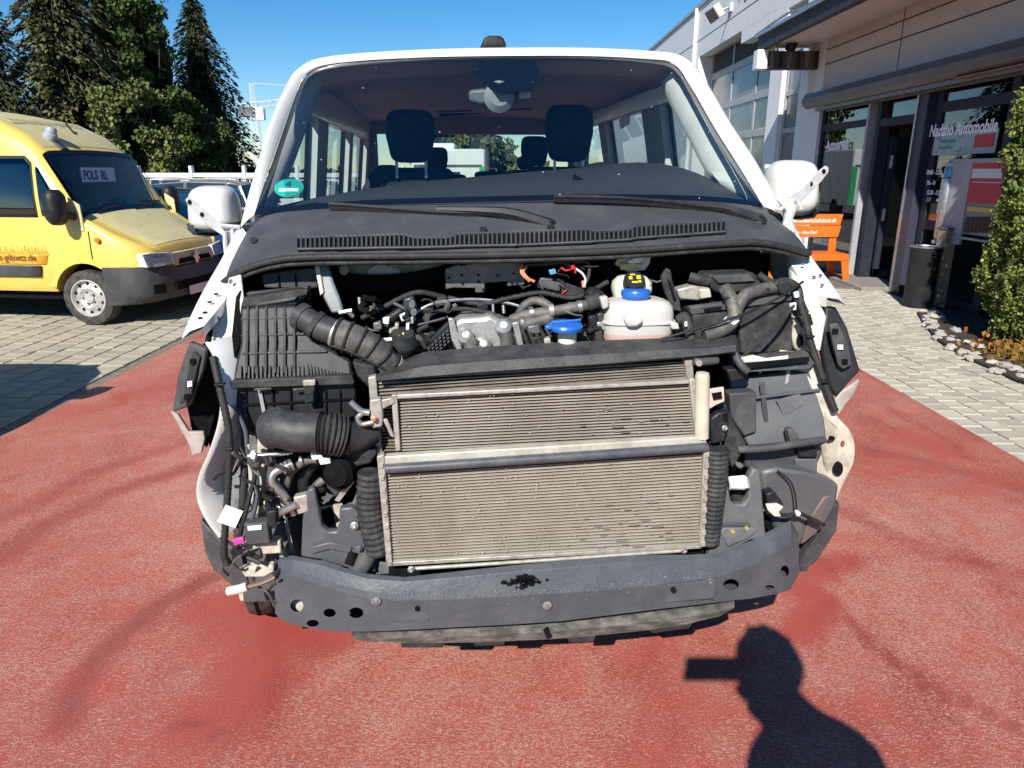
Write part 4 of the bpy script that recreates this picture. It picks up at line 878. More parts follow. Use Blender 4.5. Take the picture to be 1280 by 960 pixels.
# ================================================================ GENERIC CAR
def car(name, label, paint, loc, rot, estate=True, rails=False, group=None):
    t = thing(name, label, 'car', loc, rot, group)
    S_ = [(2.12, .62, .35, .62, .62), (2.05, .76, .26, .72, .72), (1.6, .86, .22, .84, .86), (.95, .89, .20, .86, .98), (-.2, .90, .2, .88, 1.0), (-1.4, .90, .2, .87, 1.02), (-2.0, .86, .24, .83, 1.0), (-2.18, .78, .34, .76, .9)]
    def ring(s):
        x, w, zl, wt, zt = s; h = [(w * .92, zl), (w, zl + .14), (w, zt - .22), (wt, zt - .03), (wt * .6, zt + .012), (0, zt + .025)]
        return [Vector((x, -y, z)) for y, z in h] + [Vector((x, y, z)) for y, z in h[:-1]][::-1]
    bm = BM(); loft(bm, [ring(s) for s in S_], False, True); mk('body', bm, paint, t, local=True, ang=45)
    rear = -2.05 if estate else -1.55
    base = [(.98, .80), (-.2, .84), (rear + .02, .80)]; xs_ = [(.98, .80, .97), (.15, .66, 1.42), (-.6, .66, 1.47), (rear + .5, .65, 1.45), (rear + .2, .64, 1.40), (rear, .78, 1.0)]
    bm = BM(); rr_ = []
    for x, w, z in xs_: rr_.append([Vector((x, -.845, .97 if z > 1 else z)), Vector((x, -w, z)), Vector((x, 0, z + .03)), Vector((x, w, z)), Vector((x, .845, .97 if z > 1 else z))])
    loft(bm, rr_, False, False); mk('glasshouse', bm, TGLASS2, t, local=True, ang=30)
    bm = BM(); loft(bm, [[p + Vector((0, 0, .012)) for p in r[1:4]] for r in rr_[1:5]]); mk('roof', bm, paint, t, local=True, solid=.02, ang=60)
    for s in (-1, 1):
        for A in ((0, 1), (2, 2), (3, 3), (5, 4)):
            i, j = A; a = rr_[i]; b = rr_[j]; k0, k1 = (0, 1) if s < 0 else (4, 3)
            p = a[k0 if i != 0 and i != 5 else k1] if i in (0, 5) else a[k0]; q = b[k1]
            bm = BM(); tube(bm, [p, q], .035, 4, smooth=False); mk('pillar', bm, paint, t, local=True)
        if rails:
            bm = BM(); tube(bm, [(.0, s * .6, 1.44), (-.1, s * .6, 1.53), (-1.6, s * .58, 1.54), (-1.75, s * .58, 1.47)], .022, 6, 3); mk('roof_rail', bm, STEEL, t, local=True)
        bm = BM(); box2(bm, (.62, s * .86, .98), (.78, s * 1.04, 1.12)); mk('mirror', bm, paint, t, local=True, bevel=.03)
        bm = BM(); box(bm, (1.98, s * .6, .66), (.12, .28, .12), Matrix.Rotation(R(-18 * s), 3, 'Z')); mk('headlight', bm, CHROME, t, local=True, bevel=.02)
        bm = BM(); box(bm, (-2.1, s * .66, .82), (.14, .16, .2)); mk('tail_light', bm, pm('tail_red', (.4, .01, .01), None, rough=.2) if 'tail_red' not in MATS else MATS['tail_red'], t, local=True, bevel=.02)
        for x in (1.3, -1.32): wheel(t, (x, s * .80, .31), (0, s, 0), .31, .19, .2)
    bm = BM(); box2(bm, (1.98, -.55, .32), (2.11, .55, .5)); mk('grille', bm, VOID, t, local=True)
    return t
TGLASS2 = pm('car_glass', (.02, .035, .05), None, rough=.06, spec=.8)
BLUEC = pm('blue_car_paint', (.02, .045, .11), (.018, .04, .1), 4, .25, coat=.8); GREYC = pm('grey_car_paint', (.28, .27, .25), None, rough=.3, coat=.6, metal=.3)
car('parked_car', 'dark blue hatchback parked directly behind the yellow van nose', BLUEC, (-5.25, 10.9, 0), R(-14), False)
car('parked_car', 'grey estate car with roof rails parked beyond the blue hatchback', GREYC, (-7.6, 16.8, 0), R(172), True, True)
car('parked_car', 'white estate car in the far row by the white fence', WHITE, (-11.2, 22.5, 0), R(176), True, True)
car('parked_car', 'white hatchback at the far right of the rear row', WHITE, (-6.2, 22.0, 0), R(172), False)
car('parked_car', 'dark car just outside the left edge casting its shadow', BLUEC, (-4.88, 3.06, 0), R(90), True).scale = (1.03, 1.0, 1.24)
# white fence behind the cars
fe = thing('white_fence', 'long low white tubular fence in front of the trees', 'fence', (-9, 26, 0))
bm = BM(); box2(bm, (-17, 25.9, 1.5), (-3.5, 26.05, 1.66)); mk('top_rail', bm, WPLASTIC, fe, bevel=.02)
bm = BM(); box2(bm, (-17, 25.95, .7), (-3.5, 26.0, .78)); mk('lower_rail', bm, WPLASTIC, fe)
for i in range(8):
    bm = BM(); box2(bm, (-16.8 + i * 1.85, 25.86, 0), (-16.7 + i * 1.85, 26.08, 1.9)); mk('post', bm, WPLASTIC, fe, bevel=.01)
for i in range(96):
    bm = BM(); box2(bm, (-16.9 + i * .14, 25.94, .2), (-16.87 + i * .14, 25.97, 1.46)); mk('picket', bm, WPLASTIC, fe)
# camper seen through the cab
cy = 27.3; cp = gp(606, cy); cx1 = cp.x; zt = atY(580, 186, cy).z
cam_t = thing('camper_van', 'white camper with green corner seen through the cab windows', 'camper', (cx1 - 1.4, cy + 2, 0), R(0))
bm = BM(); box2(bm, (cx1 - 2.7, cy, .45), (cx1, cy + 5.5, zt)); mk('body', bm, WHITE, cam_t, bevel=.07)
bm = BM(); box2(bm, (cx1 - 2.2, cy + .7, zt - .01), (cx1 - 1.15, cy + 1.9, zt + .22)); mk('roof_vent', bm, WPLASTIC, cam_t, bevel=.04)
bm = BM(); box2(bm, (cx1 - 2.6, cy - .015, zt - .64), (cx1 - .1, cy + .05, zt - .55)); mk('dark_stripe', bm, GREYP, cam_t)
bm = BM(); prism(bm, [(cx1 - .2, cy - .02, zt - .62), (cx1 - .02, cy - .02, zt - .62), (cx1 + .03, cy - .02, zt - 2.0), (cx1 - .2, cy - .02, zt - 2.0)], Vector((0, .03, 0))); mk('green_corner', bm, pm('sign_green', (.01, .33, .12), None), cam_t)
bm = BM(); box2(bm, (cx1 - 2.2, cy - .012, zt - 1.5), (cx1 - .9, cy + .02, zt - .8)); mk('rear_window', bm, FRIT, cam_t, bevel=.01)
for y in (cy + 1.2, cy + 4.4):
    for x in (cx1 - 2.55, cx1 - .12): bm = BM(); lathe(bm, [(0, -.12), (.34, -.12), (.36, 0), (.34, .12), (0, .12)], frame((x, y, .36), (1, 0, 0)), 18); mk('wheel', bm, TYRE, cam_t)
# side of the neighbouring white hall seen through the passenger window
# ================================================================ WHITE VAN (nose stripped)
YAW = R(5.5); AX = Vector((-math.sin(YAW), math.cos(YAW), 0)); RX = Vector((math.cos(YAW), math.sin(YAW), 0)); UP = Vector((0, 0, 1))
P0 = Vector((.0855, 1.82, 0)); K = 1.0968
def V(px, py, d):
    r = ray(px, py); return CAM + r * (((P0 - CAM).dot(AX) + d * K) / r.dot(AX))
def L3(x, d, z): return P0 + RX * x + AX * (d * K) + UP * z
van = thing('white_van', 'white van with its bonnet and front bumper removed showing the engine bay', 'van', P0 + AX * .9, YAW)
def poly(name, pts, d, th, mat, bev=.004, parent=None, ang=35):
    P = [V(p[0], p[1], p[2] if len(p) > 2 else d) for p in pts]
    bm = BM(); prism(bm, P, AX * th); return mk(name, bm, mat, parent or van, bevel=bev, ang=ang)
def tb(name, pts, r, mat, parent=None, seg=10, k=6, d=None, **kw):
    bm = BM(); tube(bm, [V(p[0], p[1], p[2] if len(p) > 2 else d) for p in pts], r, seg, k, **kw); return mk(name, bm, mat, parent or van, ang=50)
def grid(name, rows, mat, parent=None, solid=0, ang=40, bev=0):
    bm = BM(); loft(bm, [[V(*p) for p in r] for r in rows]); return mk(name, bm, mat, parent or van, solid=solid, ang=ang, bevel=bev)
def bolt(px, py, d, r=.008, mat=None, parent=None):
    r *= .75
    bm = BM(); c = V(px, py, d); M = frame(c, -AX + UP * .2); lathe(bm, [(0, -.002), (r * 1.7, -.002), (r * 1.7, .002), (r, .003)], M, 14); lathe(bm, [(r, .0), (r, .009), (r * .5, .0095), (0, .008)], M, 6); return mk('bolt', bm, mat or STEEL, parent or van)
def disc(name, px, py, d, rx, ry, mat, parent=None, th=.004, n=18):
    c = V(px, py, d); s = (V(px + 1, py, d) - c).length; bm = BM()
    prism(bm, [V(px + rx * math.cos(q), py + ry * math.sin(q), d) for q in [6.283 * i / n for i in range(n)]], AX * th); return mk(name, bm, mat, parent or van)
def interp(pts, n):
    """resample a pixel polyline to n points (linear in arc length, x,y,d)"""
    P = [Vector(p) for p in pts]; Ls = [0]
    for a, b in zip(P, P[1:]): Ls.append(Ls[-1] + (b - a).length)
    out = []
    for i in range(n):
        t = Ls[-1] * i / (n - 1); j = 0
        while j < len(P) - 2 and Ls[j + 1] < t: j += 1
        out.append(tuple(P[j].lerp(P[j + 1], (t - Ls[j]) / max(1e-6, Ls[j + 1] - Ls[j]))))
    return out
# ---- windscreen, frame, roof
GI = catmull([(318, 268, .70), (330, 232, .80), (352, 168, .98), (372, 112, 1.16), (386, 90, 1.24), (420, 79, 1.24), (520, 72, 1.22), (625, 70, 1.21), (730, 70, 1.22), (810, 74, 1.24), (842, 80, 1.25), (862, 106, 1.18), (893, 160, 1.02), (926, 212, .86), (954, 258, .70)], 4)
GB = catmull([(318, 268, .70), (380, 262, .65), (470, 256, .62), (560, 253, .605), (640, 251, .60), (730, 249, .605), (820, 249, .62), (900, 252, .655), (954, 258, .70)], 4)
GO = catmull([(296, 300, .70), (312, 238, .80), (336, 158, .98), (358, 105, 1.18), (376, 84, 1.28), (415, 72, 1.30), (520, 64, 1.30), (625, 61, 1.30), (730, 61, 1.30), (815, 65, 1.30), (856, 72, 1.29), (880, 98, 1.20), (914, 155, 1.03), (950, 210, .87), (985, 280, .70)], 4)
gi = [V(*p) for p in GI]; go = [V(*p) for p in GO]
mid = [(a.lerp(b, .55) - AX * .028 + UP * .012) for a, b in zip(gi, go)]
back = [p + AX * .25 + UP * (.018 if 18 < i < 42 else 0) for i, p in enumerate(go)]
bm = BM(); loft(bm, [[p + AX * (.025 + .135 * min(1, max(0, (p.z - 2.02) / .09))) - UP * (.012 + .038 * min(1, max(0, (p.z - 2.02) / .09))) for p in gi], [p + AX * .02 - UP * .012 for p in gi]]); mk('frame_return', bm, HEAD, van, ang=70)
bm = BM(); loft(bm, [[p - AX * .004 for p in gi], [p.lerp(m, .5) - AX * .012 for p, m in zip(gi, mid)], mid, go])
mk('windscreen_frame', bm, WHITE, van, ang=70)
# roof and side walls continue to the tail
NT = 4.35
roof_line = [p for p in go]
bm = BM()
def tail(p, s): q = p + AX * (s * NT - (p - P0).dot(AX) * s); return q
i0, i1 = 14, len(go) - 15
top = go[i0:i1]
loft(bm, [top, [p + AX * .22 + UP * .03 for p in top], [p + AX * .8 + UP * .05 for p in top], [Vector((p.x, p.y, p.z)) + AX * (NT - (p - P0).dot(AX)) + UP * .03 for p in top]])
mk('roof', bm, WHITE, van, ang=70)
# local side frame coordinates: x right, d back, z up
lx = [(p - P0).dot(RX) for p in go]
XL, XR = min(lx), max(lx)
zl_top = go[i0].z; zr_top = go[i1 - 1].z
def sidewall(x, xt, zt, sgn):
    def Q(d, z):
        u = max(0, (z - 1.28) / (zt - 1.28)); return P0 + RX * (x + (xt - x) * u ** 1.3) + AX * d + UP * z
    strips = [(.92, NT, .45, 1.28), (.92, NT, .33, .45)]
    bm = BM()
    for d0, d1, z0, z1 in strips: prism(bm, [Q(d0, z0), Q(d1, z0), Q(d1, z1), Q(d0, z1)], RX * (-sgn * .05))
    for d0, d1 in ((1.52, NT),): prism(bm, [Q(d0, zt - .14), Q(d1, zt - .14), Q(d1, zt), Q(d0, zt)], RX * (-sgn * .05))
    w = mk('side_wall', bm, WHITE, van, bevel=.004)
    for d0, d1 in ((1.80, 2.12), (3.02, 3.20), (4.12, NT)):
        bm = BM(); prism(bm, [Q(d0, 1.279), Q(d1, 1.279), Q(d1, zt - .139), Q(d0, zt - .139)], RX * (-sgn * .052)); mk('door_pillar', bm, TRIM, van)
        bm = BM(); prism(bm, [Q(d0 - .03, 1.279) + RX * sgn * .002, Q(d1 + .03, 1.279) + RX * sgn * .002, Q(d1 + .03, zt - .139) + RX * sgn * .002, Q(d0 - .03, zt - .139) + RX * sgn * .002], RX * (-sgn * .012)); mk('pillar_trim', bm, FRIT, van)
    for d0, d1 in ((1.06, 1.80), (2.12, 3.02), (3.20, 4.12)):
        a = .35 if d0 < 1.1 else 0
        bm = BM(); P = [Q(d0, 1.28), Q(d1, 1.28), Q(d1, zt - .14), Q(d0 + a, zt - .14)]; bm.faces.new([bm.verts.new(p) for p in P]); mk('side_window', bm, SGLASS, van)
sidewall(XL + .02, (go[i0] - P0).dot(RX) - .01, zl_top + .0, -1)
sidewall(XR - .02, (go[i1 - 1] - P0).dot(RX) + .01, zr_top + .0, 1)
ztop = (zl_top + zr_top) / 2
bm = BM(); prism(bm, [L3(XL + .06, .9 / K, .36), L3(XR - .06, .9 / K, .36), L3(XR - .06, NT / K, .40), L3(XL + .06, NT / K, .40)], UP * .06); mk('floor', bm, VOID, van)
# headliner under the roof, rear header, tailgate with its window
h0 = [p + AX * .15 - UP * .046 for p in gi[14:len(gi) - 15]]; hm = len(h0) // 2
bm = BM(); loft(bm, [h0] + [[L3(XL + .12 + (XR - XL - .24) * i / (len(h0) - 1), dd, ztop - .035 + .05 * math.sin(math.pi * i / (len(h0) - 1))) for i in range(len(h0))] for dd in (1.9, 3.98)]); mk('headliner', bm, HEAD, van, ang=80)
dz = NT / K
rw_t = V(620, 168, dz).z; rw_b = V(620, 240, dz).z
bm = BM()
for x0, x1, z0, z1 in ((XL + .03, XR - .03, .36, rw_b), (XL + .03, XR - .03, rw_t, ztop + .03), (XL + .03, XL + .2, rw_b, rw_t), (XR - .2, XR - .03, rw_b, rw_t)):
    prism(bm, [L3(x0, dz, z0), L3(x1, dz, z0), L3(x1, dz, z1), L3(x0, dz, z1)], AX * .05)
tg = mk('tailgate', bm, pm('tailgate_trim', (.42, .37, .35), None, rough=.8), van)
bm = BM(); bm.faces.new([bm.verts.new(p) for p in (L3(XL + .2, dz + .02, rw_b), L3(XR - .2, dz + .02, rw_b), L3(XR - .2, dz + .02, rw_t), L3(XL + .2, dz + .02, rw_t))]); mk('rear_window', bm, SGLASS, tg)
bm = BM(); tube(bm, [V(548, 141, dz - .3), V(600, 138, dz - .3), V(690, 136, dz - .3)], .03, 6); mk('header_trim', bm, FRIT, van)
for (a, b, y) in ((550, 590, 127), (545, 590, 139), (630, 665, 137)):
    bm = BM(); tube(bm, [V(a, y + .5, 3.0), V(b, y - 1, 3.0)], .008, 5, smooth=False); mk('roof_handle', bm, STEEL, van)
# glass, frit band
g_top = gi; gb = [V(*p) for p in GB]
n = 33
def rs(P, n):
    Ls = [0]
    for a, b in zip(P, P[1:]): Ls.append(Ls[-1] + (b - a).length)
    o = []
    for i in range(n):
        t = Ls[-1] * i / (n - 1); j = 0
        while j < len(P) - 2 and Ls[j + 1] < t: j += 1
        o.append(P[j].lerp(P[j + 1], (t - Ls[j]) / max(1e-9, Ls[j + 1] - Ls[j])))
    return o
kL, kR = 16, len(gi) - 1 - 16
left = rs(gi[:kL + 1], 12); right = rs(gi[kR:][::-1], 12); topc = rs(gi[kL:kR + 1], n); botc = rs(gb, n)
rows = []
for r in range(12):
    t = r / 11; row = []
    for c in range(n):
        u = c / (n - 1); p = botc[c].lerp(topc[c], t)
        p += (left[r] - botc[0].lerp(topc[0], t)) * (1 - u) + (right[r] - botc[-1].lerp(topc[-1], t)) * u
        p += -AX * (.035 * math.sin(math.pi * t) * math.sin(math.pi * u) ** .5 if 0 < u < 1 else 0)
        row.append(p)
    rows.append(row)
bm = BM(); loft(bm, rows); wsn = mk('windscreen', bm, GLASS, van, ang=85)
def glass_pt(u, t):
    r = min(10.999, max(0, t * 11)); c = min(n - 1.001, max(0, u * (n - 1))); i, j = int(r), int(c); f, g = r - i, c - j
    return rows[i][j].lerp(rows[i][j + 1], g).lerp(rows[i + 1][j].lerp(rows[i + 1][j + 1], g), f)
OUTN = (AX * -.6 + UP * .8).normalized()
bm = BM()
fr = .0022
loft(bm, [[glass_pt(u / 32, t) - OUTN * fr for u in range(33)] for t in (0, .035)]); loft(bm, [[glass_pt(u / 32, t) - OUTN * fr for u in range(33)] for t in (.965, 1)])
loft(bm, [[glass_pt(u, t / 11) - OUTN * fr for t in range(12)] for u in (0, .016)]); loft(bm, [[glass_pt(u, t / 11) - OUTN * fr for t in range(12)] for u in (.984, 1)])
loft(bm, [[glass_pt(u / 20, t) - OUTN * fr for u in range(9, 13)] for t in (.87, .97)]); loft(bm, [[glass_pt(u, t) - OUTN * fr for u in us] for us, t in (((.485, .515, .545, .575), .72), ((.43, .48, .55, .60), .88))])
mk('frit_band', bm, FRIT, wsn)
rs_ = random.Random(77); bm = BM()
for k in range(38):
    u, t = rs_.random(), rs_.random() ** 1.3; p = glass_pt(u, t) - OUTN * -.004; r = rs_.choice((.0007, .0009, .0011, .0018)); M = frame(p, OUTN)
    prism(bm, [M @ Vector((r * math.cos(q), r * 1.4 * math.sin(q), 0)) for q in (0, 1.05, 2.1, 3.14, 4.2, 5.25)], OUTN * .0006)
o = mk('dirt_specks', bm, PAPER, wsn); o['kind'] = 'stuff'
# A pillar trims (sun-lit pale on the right)
def trim(name, P, mat, push=.10, bev=.008):
    return poly(name, P, 1, push, mat, bev)
def trim_strip(outer, inner, mat):
    a = [V(*p) for p in catmull(outer, 4)]; b = [V(*p) for p in catmull(inner, 4)]
    bm = BM(); loft(bm, [[p + AX * .02 + RX * (.01 if a[0].x > 0 else -.01) for p in a], a, [p.lerp(q, .5) - AX * .012 for p, q in zip(a, b)], b, [q + AX * .06 for q in b]]); return mk('pillar_trim', bm, mat, van, ang=60)
trim_strip([(844, 84, 1.29), (864, 110, 1.215), (899, 168, 1.055), (936, 230, .90), (950, 254, .83)], [(830, 100, 1.31), (842, 128, 1.265), (867, 174, 1.13), (894, 222, .99), (930, 250, .90)], TRIM)
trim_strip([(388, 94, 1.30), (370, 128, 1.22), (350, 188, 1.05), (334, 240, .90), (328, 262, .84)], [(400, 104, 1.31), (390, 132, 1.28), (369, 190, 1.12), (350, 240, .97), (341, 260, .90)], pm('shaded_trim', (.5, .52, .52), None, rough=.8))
tb('grab_handle', [(856, 142, 1.36), (862, 156, 1.34), (872, 172, 1.3), (880, 172, 1.3)], .018, TRIM)
# dashboard
DB = [(345, 258, 1.0), (400, 246, 1.06), (480, 233, 1.1), (560, 224, 1.12), (660, 215, 1.12), (720, 210, 1.1), (790, 203, 1.06), (840, 207, 1.04), (880, 220, 1.02), (940, 250, .94)]
db = rs([V(*p) for p in catmull(DB, 4)], n)
bm = BM(); loft(bm, [[p + AX * .03 - UP * .012 for p in botc], [a.lerp(b, .5) + UP * .004 for a, b in zip([p + AX * .03 - UP * .012 for p in botc], db)], db, [p + AX * .06 - UP * .03 for p in db], [p + AX * .1 - UP * .4 for p in db]]); mk('dashboard', bm, DASH, van, ang=60)
poly('dash_vent', [(625, 249, .72), (655, 248, .72), (653, 244, .75), (627, 245, .75)], .72, .02, FRIT, .002); 
for a in ((722, 218, 1.0), (812, 222, 1.0)): poly('dash_wedge', [(a[0] - 6, a[1] + 7, .9), (a[0] + 10, a[1] + 7, .9), (a[0] - 5, a[1] - 1, .92)], .9, .01, FRIT, .001)
bm = BM(); c = V(762, 212, 1.32); lathe(bm, [(.185 + .016 * math.cos(q), .016 * math.sin(q)) for q in [6.283 * i / 10 for i in range(11)]], frame(c - UP * .12, -AX * .75 + UP * .66), 36); mk('steering_wheel', bm, pm('wheel_leather', (.02, .02, .022), None, rough=.3), van)
# seats with headrests
def seat(px, w, top, bot, d, wb, back=True, post=True):
    c = V(px, (top + bot) / 2, d); s = (V(px + 1, top, d) - V(px, top, d)).length; hw = w * s / 2; h = (V(px, top, d) - V(px, bot, d)).length
    bm = BM(); rings_ = []
    for t, sc in ((-.06, .8), (-.045, .95), (0, 1), (.045, .95), (.06, .8)):
        rings_.append([c + AX * t + RX * (hw * sc * (abs(math.cos(q)) ** .45) * (1 if math.cos(q) > 0 else -1) * (1 - .10 * (1 if math.sin(q) < 0 else 0))) + UP * (h / 2 * sc * abs(math.sin(q)) ** .45 * (1 if math.sin(q) > 0 else -1)) for q in [6.283 * i / 28 for i in range(28)]])
    loft(bm, rings_, True, True); st = mk('headrest', bm, SEAT, van, ang=60)
    if back:
        bm = BM(); zc = V(px, bot, d).z - .02; prism(bm, [c + RX * -wb / 2 + UP * (.5 - c.z), c + RX * wb / 2 + UP * (.5 - c.z), c + RX * (wb / 2) + UP * (zc - .12 - c.z), c + RX * (wb / 2 - .07) + UP * (zc - c.z), c + RX * (-wb / 2 + .07) + UP * (zc - c.z), c + RX * -wb / 2 + UP * (zc - .12 - c.z)], AX * .14); mk('seat_back', bm, SEAT, van, bevel=.03)
    if post:
        bm = BM()
        for o in (-.3, .3): tube(bm, [c + RX * (hw * 2 * o) - UP * (h / 2 - .01) - AX * .02, c + RX * (hw * 2 * o) - UP * (h / 2 + .07) - AX * .02], .008, 6, smooth=False)
        mk('headrest_post', bm, STEEL, van)
seat(513, 62, 137, 204, 1.72, .52); seat(711, 60, 131, 203, 1.72, .52)
seat(545, 30, 184, 216, 2.6, .46, True, False); seat(484, 26, 206, 228, 2.55, .4, True, False); seat(668, 34, 170, 208, 2.6, .46, True, False); seat(657, 22, 196, 212, 3.3, .4, True, False); seat(612, 38, 214, 228, 3.4, .5, True, False); seat(570, 26, 218, 232, 3.4, .4, True, False)
# mirror cluster on the windscreen
poly('sensor_cover', [(606, 106), (642, 106), (650, 84), (598, 84)], 1.16, .03, FRIT, .006)
bm = BM(); c = V(624, 121, 1.08); loft(bm, [[c + RX * (.06 * sc * math.cos(q)) + UP * (.06 * sc * math.sin(q)) + AX * t for q in [6.283 * i / 16 for i in range(16)]] for t, sc in ((-.02, .6), (0, 1), (.05, .9))], True, True); mk('sensor_pod', bm, pm('pod_grey', (.25, .27, .28), None, rough=.6), van)
bm = BM(); c = V(625, 119, 1.12); prism(bm, [V(586, 112, 1.12), V(664, 104, 1.12), V(665, 124, 1.12), V(640, 130, 1.12), V(600, 131, 1.12), V(586, 126, 1.12)], AX * .03); mk('rear_view_mirror', bm, pm('mirror_back', (.12, .14, .15), None, rough=.4), van, bevel=.012)
poly('toll_tag', [(648, 108), (663, 107), (663, 122), (649, 124)], 1.10, .01, TRIM, .004)
poly('swing_tag', [(774, 150, 2.4), (789, 140, 2.4), (787, 155, 2.4), (776, 162, 2.4)], 2.4, .006, PAPER, 0)
# green badge sticker inside the glass
u0 = glass_pt(.058, .15); M = frame(u0 - OUTN * .006, OUTN, RX); bm = BM(); lathe(bm, [(0, 0), (.05, 0), (.05, .0015), (0, .0015)], M, 28); stk = mk('windscreen_sticker', bm, TEAL, wsn)
bm = BM(); box(bm, M @ Vector((0, -.012, .002)), (.066, .018, .0008), M.to_3x3()); mk('sticker_strip', bm, PAPER, wsn)
text('sticker_numeral', '4', NAVY, M @ Matrix.Translation((-.016, .002, .002)), .048, wsn)
# roof aerial
poly('roof_aerial', [(600, 59), (606, 46), (612, 44), (626, 44), (630, 48), (634, 58)], 1.9, .16, BLACK, .012)
# ---- cowl
CF = catmull([(275, 356, .46), (292, 342, .45), (325, 328, .43), (375, 320, .41), (520, 318, .395), (640, 316, .39), (780, 311, .39), (900, 303, .40), (955, 302, .42), (1010, 315, .46)], 5)
cf = rs([V(*p) for p in CF], n); cb_ = rs([V(*p) for p in catmull([(300, 300, .66), (330, 270, .655), (400, 262, .635), (480, 258, .615), (640, 254, .595), (800, 252, .615), (900, 254, .645), (950, 260, .69), (985, 284, .68)], 5)], n)
cm = [a.lerp(b, .5) + UP * .006 for a, b in zip(cf, cb_)]
bm = BM(); loft(bm, [[p - UP * .03 + AX * .015 for p in cf], cf, [a.lerp(b, .06) + UP * .004 for a, b in zip(cf, cb_)], [a.lerp(b, .25) + UP * .006 for a, b in zip(cf, cb_)], cm, [a.lerp(b, .8) + UP * .004 for a, b in zip(cf, cb_)], cb_, [p + AX * .03 - UP * .02 for p in cb_]])
cowl = mk('cowl_panel', bm, COWL, van, ang=50)
def seal(off, r, mat, nm): 
    bm = BM(); tube(bm, [p + off for p in cf], r, 8, 1, smooth=False); return mk(nm, bm, mat, cowl, ang=80)
seal(UP * -.004 - AX * .012, .011, RUBBER, 'seal'); seal(UP * -.022 - AX * .004, .009, DUSTY, 'seal_lip')
def cowl_pt(px, py): # point on the cowl surface below a pixel
    best = None
    for k in range(60):
        d = .36 + k * .006; p = V(px, py, d)
        u = min(range(n), key=lambda i: abs((cf[i] - P0).dot(RX) - (p - P0).dot(RX))); a, b = cf[u], cb_[u]
        t = (p - a).dot(AX) / max(1e-6, (b - a).dot(AX)); z = a.z + (b.z - a.z) * t
        e = abs(p.z - z)
        if best is None or e < best[0]: best = (e, p)
    return best[1]
GT_ = [(372, 302, 316), (505, 298, 314), (520, 302, 314), (560, 302, 313), (575, 297, 312), (640, 295, 311), (735, 291, 307), (745, 294, 306), (785, 292, 304), (795, 287, 302), (905, 281, 294)]
def gy(px, k):
    for a, b in zip(GT_, GT_[1:]):
        if a[0] <= px <= b[0]: f = (px - a[0]) / (b[0] - a[0]); return a[k] + (b[k] - a[k]) * f
bm = BM(); pa = []; pb = []
NS = 92
xs_ = [372 + (905 - 372) * i / NS for i in range(NS + 1)]
LIFT = (UP * .8 - AX * .6) * .0125
for x in xs_: pa.append(cowl_pt(x, gy(x, 1)) + LIFT); pb.append(cowl_pt(x, gy(x, 2)) + LIFT)
loft(bm, [pa, pb]); mk('vent_recess', bm, VOID, cowl)
bm = BM(); LF = (UP * .8 - AX * .6) * .006
for i in range(NS + 1):
    a, b = pa[i] + LF * .3, pb[i] + LF * .3; w = RX * .0026
    vs = [a - w, a + w, b + w, b - w]; prism(bm, vs, LF)
for P in (pa, pb): tube(bm, [p + LF * .4 for p in P], .0045, 5, 1, smooth=False)
mk('vent_grille', bm, COWL, cowl)
for x, y in ((604, 290), (688, 287), (318, 303)): 
    p = cowl_pt(x, y) + LIFT * .75; bm = BM(); lathe(bm, [(0, 0), (.012, 0), (.012, .003), (.009, .004), (0, .002)], frame(p, UP * .8 - AX * .6), 14); mk('screw_cap', bm, BLACK, cowl)
# wipers
def wiper(blade, arm, pivot):
    bm = BM(); tube(bm, [V(*p) for p in blade], .011, 6); w = mk('wiper_blade', bm, RUBBER, van)
    bm = BM(); tube(bm, [V(*p) - AX * .01 + UP * .008 for p in blade], .007, 5); mk('wiper_spine', bm, BLACK, w)
    bm = BM(); tube(bm, [V(*p) for p in arm], lambda u: .010 + .016 * u, 7, 4); mk('wiper_arm', bm, BLACK, w)
    bm = BM(); p = V(*pivot); lathe(bm, [(0, -.01), (.026, -.01), (.026, .012), (.016, .02), (0, .022)], frame(p, UP * .8 - AX * .6), 18); lathe(bm, [(0, .02), (.009, .02), (.009, .028), (0, .029)], frame(p, UP * .8 - AX * .6), 8); mk('wiper_pivot', bm, BLACK, w)
wiper([(412, 258, .62), (470, 262, .59), (545, 268, .56), (600, 269, .54), (640, 266, .53)], [(545, 262, .56), (600, 264, .535), (640, 268, .525), (688, 283, .51)], (688, 284, .51))
wiper([(692, 249, .585), (760, 250, .58), (830, 255, .58), (880, 262, .58), (905, 264, .58)], [(800, 251, .59), (895, 259, .575), (920, 266, .565), (948, 276, .56)], (948, 277, .56))
# bonnet hinges
def hinge(P, holes, low):
    bm = BM(); q = [V(*p) for p in P]; prism(bm, q, AX * .006); h = mk('bonnet_hinge', bm, pm('primed_hinge', (.5, .5, .5), (.36, .36, .37), 30, .4, lo=.4, hi=.7) if 'primed_hinge' not in MATS else MATS['primed_hinge'], van, bevel=.002)
    for a in holes: disc('hinge_hole', a[0], a[1], a[2] - .004, a[3], a[3] * 1.25, VOID, h, .002, 10)
    for lw in low: 
        bm = BM(); tube(bm, [V(*p) for p in lw], .008, 6, 3); mk('hinge_link', bm, MATS['primed_hinge'], h)
    return h
hinge([(231, 250, .66), (236, 245, .66), (242, 250, .66), (270, 276, .66), (288, 284, .66), (291, 290, .66), (280, 296, .66), (262, 284, .66), (236, 258, .66)], [(236.5, 252.5, .66, 2.3), (252, 268, .66, 2.3)], [[(281, 290, .66), (282, 312, .65), (286, 330, .62)], [(290, 286, .66), (292, 306, .65), (296, 328, .60)], [(276, 282, .65), (300, 284, .66)]])
